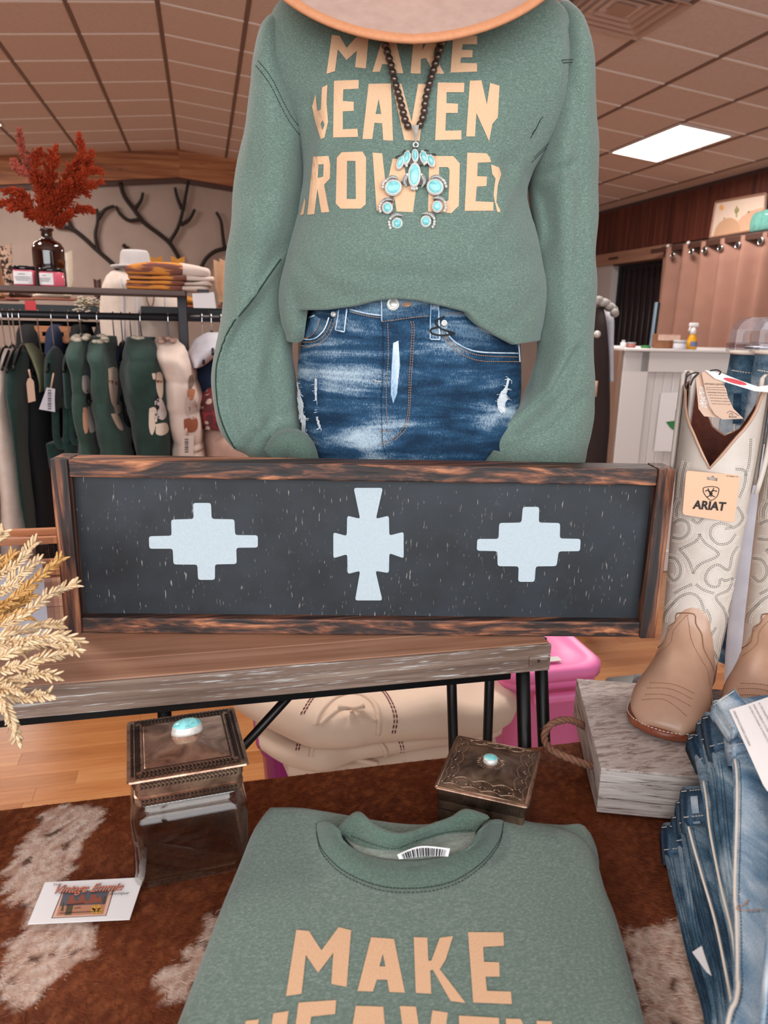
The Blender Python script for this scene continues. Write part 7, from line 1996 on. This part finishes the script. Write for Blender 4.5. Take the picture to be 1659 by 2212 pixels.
sh_a = PX(1450, 528, XWR - .12); zsh = PX(1600, 507, XWR - .12).z
shf = thing('wall_shelf', (XWR - .1, 7.4, zsh - .03), 'dark wooden wall shelf above the brown curtain', 'shelf')
box('board', (XWR - .085, (8.4 + 6.2) / 2, zsh - .02), (.15, 2.2, .03), M['shelf'], shf, bev=.003)
box('fascia', (XWR - .165, (8.6 + 6.2) / 2, zsh - .045), (.012, 2.4, .05), M['trim_dark'], shf)
def wallpic(px, X): return [PX(x, y, X) for x, y in px]
q = wallpic([(1547, 437), (1655, 418), (1650, 494), (1534, 514)], XWR - .06)
pic = thing('framed_print', (q[3] + q[2]) / 2, 'framed desert print with tan hills and a small sun on the wall shelf', 'picture')
M['canvas'] = plain('cream_canvas', '#ddc6b4', .8); M['hill1'] = plain('tan_hill_ink', '#c39a7b', .8); M['hill2'] = plain('peach_hill_ink', '#d0a487', .8); M['sun'] = plain('orange_sun_ink', '#e0a368', .8); M['cact'] = plain('olive_cactus_ink', '#9a9a5c', .8)
N_ = Vector((-1, 0, 0))
prism('canvas', [q], N_, .02, M['canvas'], pic)
for i in range(4): a, b = q[i], q[(i + 1) % 4]; mk('frame_bar', *tube_geo([a + N_ * .004, b + N_ * .004], .012, 4), M['header'], pic, False)
cq = crop(1280, 380, .2285)
def onp(pts, off): return [PX(x, y, XWR - .06 - off) for x, y in cq(pts)]
def dome(cx, cy, rx, ry, base): return [(cx + rx * math.cos(math.pi - math.pi * i / 20), cy - ry * math.sin(math.pi * i / 20)) for i in range(21)]
prism('hill', [onp([(1370, 430), (1420, 380), (1500, 330), (1600, 300), (1620, 300), (1610, 500), (1395, 535)], .003)], N_, .002, M['hill2'], pic)
prism('hill', [onp([(1140, 570), (1160, 500), (1200, 440), (1260, 400), (1310, 395), (1360, 420), (1390, 470), (1395, 535)], .005)], N_, .002, M['hill1'], pic)
prism('sun', [onp([(1218 + 22 * math.cos(a * .4), 300 + 28 * math.sin(a * .4)) for a in range(16)], .004)], N_, .002, M['sun'], pic)
for l in ([(1360, 390), (1362, 285)], [(1348, 345), (1348, 310)], [(1348, 345), (1362, 345)], [(1376, 330), (1376, 305)], [(1362, 335), (1376, 330)], [(1240, 405), (1245, 395)], [(1465, 345), (1485, 335)]): mk('cactus', *tube_geo(onp(l, .006), .006, 4), M['cact'], pic)
pv = PX(1652, 496, XWR - .10); kv = (PX(1659, 470, XWR - .1).y - PX(1622, 470, XWR - .1).y) * -1
rv = abs(kv); hv = PX(1640, 457, XWR - .1).z - zsh
tv = thing('ribbed_vase', (XWR - .10, PX(1662, 480, XWR - .1).y, zsh), 'teal ribbed ceramic vase on the wall shelf at the picture edge', 'vase'); V = []; n = 60
M['teal'] = plain('teal_glaze', '#5d9c92', .15, var=(30, '#76b0a6'))
for f_, z in ((.75, .002), (.95, .06), (1.0, .35), (.98, .7), (.85, .93), (.5, 1.0), (.45, .97)):
    V += [ORG[tv] + Vector((.62 * rv * f_ * (1 + .06 * math.cos(12 * 2 * math.pi * j / n)) * math.cos(2 * math.pi * j / n) * .5, rv * f_ * (1 + .06 * math.cos(12 * 2 * math.pi * j / n)) * math.sin(2 * math.pi * j / n), hv * z)) for j in range(n)]
mk('body', V, grid_faces(7, n, True, True, True), M['teal'], tv)

# ------------------------------------------------------------------ white counter
DC = 4.0; zc_ = PD(1350, 757, DC).z
cA = PD(1350, 757, DC); cB = PZ(1582, 761.5, zc_); cu = (cB - cA).normalized(); cA.z = 0
cn = Vector((cu.y, -cu.x, 0)); cn = cn if cn.dot(ED) < 0 else -cn
M['cab'] = plain('white_painted_beadboard', '#d5d0ce', .5); M['cab_side'] = wood('grey_brown_wood', ['#73594c', '#866a5b', '#977b6b'], 'Z', .6)
CL = 1.5; cnt = thing('shop_counter', cA + cu * (CL / 2) - cn * .3, 'white beadboard shop counter behind the cowboy boots', 'counter')
cax = (cu, -cn, EZ)
def cbx(nm, x, y, z, s, mat, bev=.002): return box(nm, cA + cu * x - cn * y + EZ * z, s, mat, cnt, cax, bev)
cbx('carcass', CL / 2, .31, zc_ / 2, (CL - .03, .56, zc_ - .02), M['cab_side'])
cbx('top_rail', CL / 2, .012, zc_ - .055, (CL, .024, .11), M['cab']); cbx('base_rail', CL / 2, .012, .06, (CL, .024, .12), M['cab']); cbx('stile', .07, .012, zc_ / 2, (.14, .024, zc_), M['cab']); cbx('counter_top', CL / 2, .28, zc_ + .004, (CL + .02, .60, .012), M['cab'])
for i in range(26): cbx('bead_board', .14 + .05 * (i + .5), .022, zc_ / 2 - .01, (.0496, .012, zc_ - .2), M['cab'], .005)
cbx('end_panel', -.012, .31, zc_ / 2, (.02, .60, zc_), M['cab_side'])
po_ = cA - cn * -.004
def onc(px, off=.006): return [PPL(x, y, cA + cn * off, cn) for x, y in px]
pp_ = ct([(700, 868), (960, 862), (960, 1400), (635, 1390)])
pap = prism('texas_print', [onc(pp_, .008)], cn, .002, M['white']); tag(pap, 'white paper with a green state silhouette taped on the counter front', 'poster')
M['texas'] = plain('green_watercolour', '#3f8a4f', .8, var=(60, '#2f7040'))
prism('state_silhouette', [onc(ct([(832, 1018), (885, 1015), (900, 1060), (960, 1075), (955, 1170), (900, 1230), (880, 1290), (850, 1260), (835, 1190), (805, 1200), (780, 1180), (742, 1128), (800, 1120), (822, 1118)]), .010)], cn, .001, M['texas'], pap)
# things on the counter
zk = zc_ + .0105
def onk(px, back): 
    o = PPL(px, 757, cA - cn * back, cn); return Vector((o.x, o.y, zk))
pxm = (PD(1401, 757, DC) - PD(1400, 757, DC)).length * 1.02
def bottle(px, w, h, prof, mat, lab, cat_, name, back=.12):
    c_ = onk(px, back); t = thing(name, c_, lab, cat_); r = w * pxm / 2; mk('body', *lathe_geo([(r * a, h * pxm * b) for a, b in prof], c_, 24), mat, t); return t, c_, r, h * pxm
M['yellow'] = plain('yellow_plastic', '#e0a010', .3); M['lid_grey'] = plain('pale_lid', '#bdbcbf', .4); M['blue_label'] = plain('blue_grey_label', '#6a6f93', .5)
t, c_, r, h_ = bottle(1492, 24, 32, [(.8, 0), (1, .05), (.95, .5), (.6, .85), (.4, 1)], M['yellow'], 'yellow spray bottle with a white trigger on the counter', 'spray bottle', 'spray_bottle')
mk('collar', *lathe_geo([(r * .5, h_), (r * .55, h_ * 1.3), (r * .3, h_ * 1.45)], c_, 16), M['white'], t)
mk('trigger_head', *box_geo(c_ + EZ * h_ * 1.62 - cu * .0 , (r * 1.7, r * .7, h_ * .28), cax, .006), M['white'], t); mk('trigger', *tube_geo([c_ + EZ * h_ * 1.55 - cu * r * .5, c_ + EZ * h_ * 1.2 - cu * r * .8], .006, 6), M['white'], t)
V = []
ang = math.atan2(cn.y, cn.x)
for j in range(8):
    a = ang - .7 + 1.4 * j / 7
    for z in (.18, .52): V.append(c_ + Vector((math.cos(a), math.sin(a), 0)) * (r * 1.0 + .002) + EZ * (h_ * z))
mk('label', V, grid_faces(8, 2, False), M['blue_label'], t)
c_ = onk(1436, .2); w_ = 52 * pxm; hb = 31 * pxm
t = thing('snack_box', c_, 'brown and pink printed box on the counter', 'box'); box('carton', c_ + EZ * hb / 2, (w_, .07, hb), plain('brown_carton', '#9c6a48', .6, var=(25, '#7d4f35')), t, cax, .003); box('printed_band', c_ + EZ * hb * .75 + cn * .036, (w_ * .98, .002, hb * .4), plain('cream_pink_print', '#d9c3ad', .6, var=(30, '#cf9f92')), t, cax)
t, c_, r, h_ = bottle(1467, 27, 13, [(.95, 0), (1, .1), (1, .95)], M['white_c'], 'squat pale jar beside the yellow spray bottle', 'jar', 'squat_jar', .08); mk('lid', *lathe_geo([(r * 1.03, h_), (r * 1.03, h_ * 1.4), (r, h_ * 1.45)], c_, 24), M['lid_grey'], t)
t, c_, r, h_ = bottle(1345, 13, 12, [(.9, 0), (1, .1), (1, .8), (.5, 1)], M['white'], 'tiny white bottle at the corner of the counter', 'bottle', 'small_bottle', .2); mk('cap', *lathe_geo([(r * .6, h_), (r * .6, h_ * 1.3)], c_, 16), M['lid_grey'], t)
t, c_, r, h_ = bottle(1362, 20, 9, [(.95, 0), (1, .1), (1, .9)], plain('dusty_pink_jar', '#a8675d', .5), 'small dusty pink tin on the counter', 'tin', 'small_tin', .2); mk('lid', *lathe_geo([(r * 1.02, h_), (r * 1.02, h_ * 1.2)], c_, 24), M['lid_grey'], t)
t, c_, r, h_ = bottle(1394, 22, 6, [(.95, 0), (1, .1), (.9, .9)], M['texas'], 'small green dish on the counter', 'dish', 'small_dish', .15)
a = PD(1405, 754, DC + .35); b = PD(1418, 653, DC + .35); a.z = zk + .004
o = mk('tablet_screen', *join(box_geo((a + b) / 2, (.008, .03, (b - a).length), ((b - a).normalized().cross(cn).normalized(), cn, (b - a).normalized()), .003)), plain('blue_grey_edge', '#7f97a8', .3)); tag(o, 'upright blue-grey screen edge standing on the counter', 'screen')
box('screen_back', (a + b) / 2 + cu * .012, (.012, .028, (b - a).length * .98), M['ink'], o, ((b - a).normalized().cross(cn).normalized(), cn, (b - a).normalized()))

# dark coat and pale shirt on a stand beside the sweatshirt
Dd = 3.0
ck = thing('dark_long_coat', PD(1296, 1250, Dd), 'long dark brown coat hanging between the sweatshirt and the counter', 'coat')
mk('coat_body', *sil_loft([(664, 1276, 1302, Dd, .05), (690, 1272, 1303, Dd, .10), (760, 1270, 1308, Dd, .12), (900, 1268, 1309, Dd, .12), (1000, 1262, 1303, Dd, .12), (1250, 1255, 1298, Dd, .12)], 40, 28, 2.0, lambda p, t, u, y: .006 * nz(p, (20, 20, 5), 60)), plain('dark_brown_cloth', '#2a1d1c', .9), ck)
mk('button', *ball_geo(PD(1290, 722, Dd - .13), .014, None, 10, 6), M['silver'], ck)
mk('paper_tag', *box_geo(PD(1285, 840, Dd - .14), (.018, .003, .06), (EX, ED, EZ)), M['tan_paper'], ck)
cs_ = thing('pale_shirt', PD(1312, 820, Dd + .12), 'pale lilac shirt behind the dark brown coat', 'shirt')
mk('shirt_body', *sil_loft([(668, 1296, 1316, Dd + .12, .05), (690, 1296, 1321, Dd + .12, .08), (740, 1298, 1320, Dd + .12, .08), (822, 1303, 1320, Dd + .12, .07)], 20, 24), M['white_c'], cs_)
fc = thing('fur_collar', PD(1305, 668, Dd), 'grey fuzzy collar on top of the dark brown coat', 'collar'); gs = []
rq = random.Random(9)
for k in range(40):
    u = rq.random(); p = PD(1284 + 44 * u, 650 + 24 * u ** 2 + rq.uniform(-4, 4), Dd - .02 + rq.uniform(-.05, .05)); gs.append(ball_geo(p, (.018, .018, .014), None, 7, 5))
mk('fur', *join(*gs), plain('grey_fur', '#a8a29c', .95, bump=(200, .6, .004)), fc)
hs = thing('garment_stand', PD(1298, 1250, Dd), 'thin dark stand carrying the brown coat', 'stand'); c_ = PD(1296, 700, Dd); ORG[hs] = Vector((c_.x, c_.y, 0)); hs.location = ORG[hs]
tube('pole', [Vector((c_.x, c_.y, .01)), Vector((c_.x, c_.y, c_.z + .05))], .01, M['dark_metal'], hs, 8); mk('base', *lathe_geo([(.035, 0), (.035, .012), (.012, .02)], (c_.x, c_.y, .002), 24), M['dark_metal'], hs)

# ------------------------------------------------------------------ jeans on clear hangers at the right edge
Dh = 1.45
def hung(dx, dD, label, mat):
    D = Dh + dD; rows = [(762, 1584, 1700, D, .05), (790, 1580, 1704, D, .06), (830, 1574, 1710, D, .07), (900, 1566, 1716, D, .075), (1000, 1558, 1722, D, .075), (1200, 1546, 1726, D, .07), (1420, 1535, 1726, D, .065)]
    rows = [(y, a + dx, b + dx, d, h) for y, a, b, d, h in rows]
    V, fs = sil_loft(rows, 60, 44, 2.2, lambda p, t, u, y: .004 * nz(p, (16, 16, 16), 70 + dx), cap=False)
    t = thing('hanging_jeans', PD(1640 + dx, 1420, D), label, 'jeans', 'jeans on clear hangers'); o = mk('denim_body', V, fs + [[(59) * 44 + j for j in range(44)]], mat, t, keep=True); bv = GEO[o]
    rim = [V[j] for j in range(44)]; mk('waistband_edge', *tube_geo(rim + [rim[0]], .004, 6, False), M['thread_cream'], t)
    for px in ((1596, 800), (1590, 850)): pass
    mk('waistband_stitching', *stitch_geo([(1582 + dx, 800), (1620 + dx, 806), (1655 + dx, 808)], bv, w=.0012, off=.001, dash=.004, gap=.002, D=D), M['thread_cream'], t)
    for x in (1588, 1634):
        q = [(x + dx, 850), (x + 16 + dx, 850), (x + 14 + dx, 915), (x - 2 + dx, 915)]; decal('belt_loop', [q], bv, M['jean_dark'], t, .004, 10, D)
    mk('pocket_seam', *stitch_geo([(1590 + dx, 860), (1586 + dx, 950), (1582 + dx, 1010)], bv, w=.0015, off=.001, D=D), M['thread_cream'], t)
    return t
hung(0, 0, 'washed jeans on a clear hanger behind the cowboy boots', M['jean_mid']); hung(56, -.10, 'washed jeans cut off by the picture edge, on the nearer clear hanger', M['jean_mid'])
ch_ = crop(1540, 660, .1537)
def clear_hanger(dx, D, label):
    t = thing('clear_hanger', PD(1600 + dx, 757, D), label, 'hanger', 'clear plastic hangers')
    oa = [(320, 620), (320, 500), (340, 360), (400, 260), (480, 190), (560, 168), (900, 168), (1200, 175), (1330, 300), (1350, 620)]; ia = [(1230, 620), (1220, 420), (1130, 350), (900, 345), (620, 345), (560, 360), (525, 410), (515, 520), (510, 620)]
    lp = [PD(x + dx, y, D) for x, y in ch_(oa + ia)]; prism('arch', [lp], -ED, .03, M['acrylic'], t)
    box('clip', PD(*ch_([(420, 590)])[0], D) + EX * (dx * .0009) + ED * .015, (.035, .04, .018), M['acrylic'], t, (EX, ED, EZ), .002)
    box('clip', PD(*ch_([(1290, 590)])[0], D) + EX * (dx * .0009) + ED * .015, (.035, .04, .018), M['acrylic'], t, (EX, ED, EZ), .002)
    p = PD(1735 + dx, 690, D + .01); tube('hook', [Vector(q) for q in cat([p, p + EZ * .05, p + EZ * .09 + ED * .02, p + EZ * .10 + ED * .05, p + EZ * .07 + ED * .07], 20)], .003, M['chrome'], t, 8)
    tube('spring_bar', [PD(*ch_([(450, 590)])[0], D + .015) + EX * (dx * .0009), PD(*ch_([(1290, 590)])[0], D + .015) + EX * (dx * .0009)], .0025, M['chrome'], t, 8)
clear_hanger(0, Dh, 'clear plastic hanger holding the further washed jeans'); clear_hanger(50, Dh - .1, 'clear plastic hanger nearest the picture edge')
jr_ = thing('jeans_rack', PD(1690, 1420, Dh), 'dark rail stand at the picture edge carrying the jeans', 'clothing rack'); c_ = PD(1700, 720, Dh); ORG[jr_] = Vector((c_.x, c_.y, 0)); jr_.location = ORG[jr_]
tube('post', [Vector((c_.x + .15, c_.y, 0.02)), Vector((c_.x + .15, c_.y, c_.z + .09))], .012, M['dark_metal'], jr_, 10); tube('rail', [Vector((c_.x + .15, c_.y, c_.z + .09)), PD(1735, 690, Dh) + EZ * .095 + ED * .05], .01, M['dark_metal'], jr_, 10); box('foot', (c_.x + .15, c_.y, .012), (.4, .4, .024), M['dark_metal'], jr_, bev=.004)
wc = thing('white_cloth', PD(1600, 1500, 1.25), 'white cloth hanging behind the gap between the two boots', 'cloth')
mk('draped_cloth', *sil_loft([(960, 1600, 1660, 1.25, .012), (1100, 1592, 1665, 1.25, .014), (1300, 1575, 1668, 1.25, .016), (1500, 1560, 1670, 1.25, .016), (1700, 1555, 1670, 1.25, .016)], 30, 24, 2.0, lambda p, t, u, y: .006 * nz(p, (40, 40, 6), 80)), M['white_c'], wc)
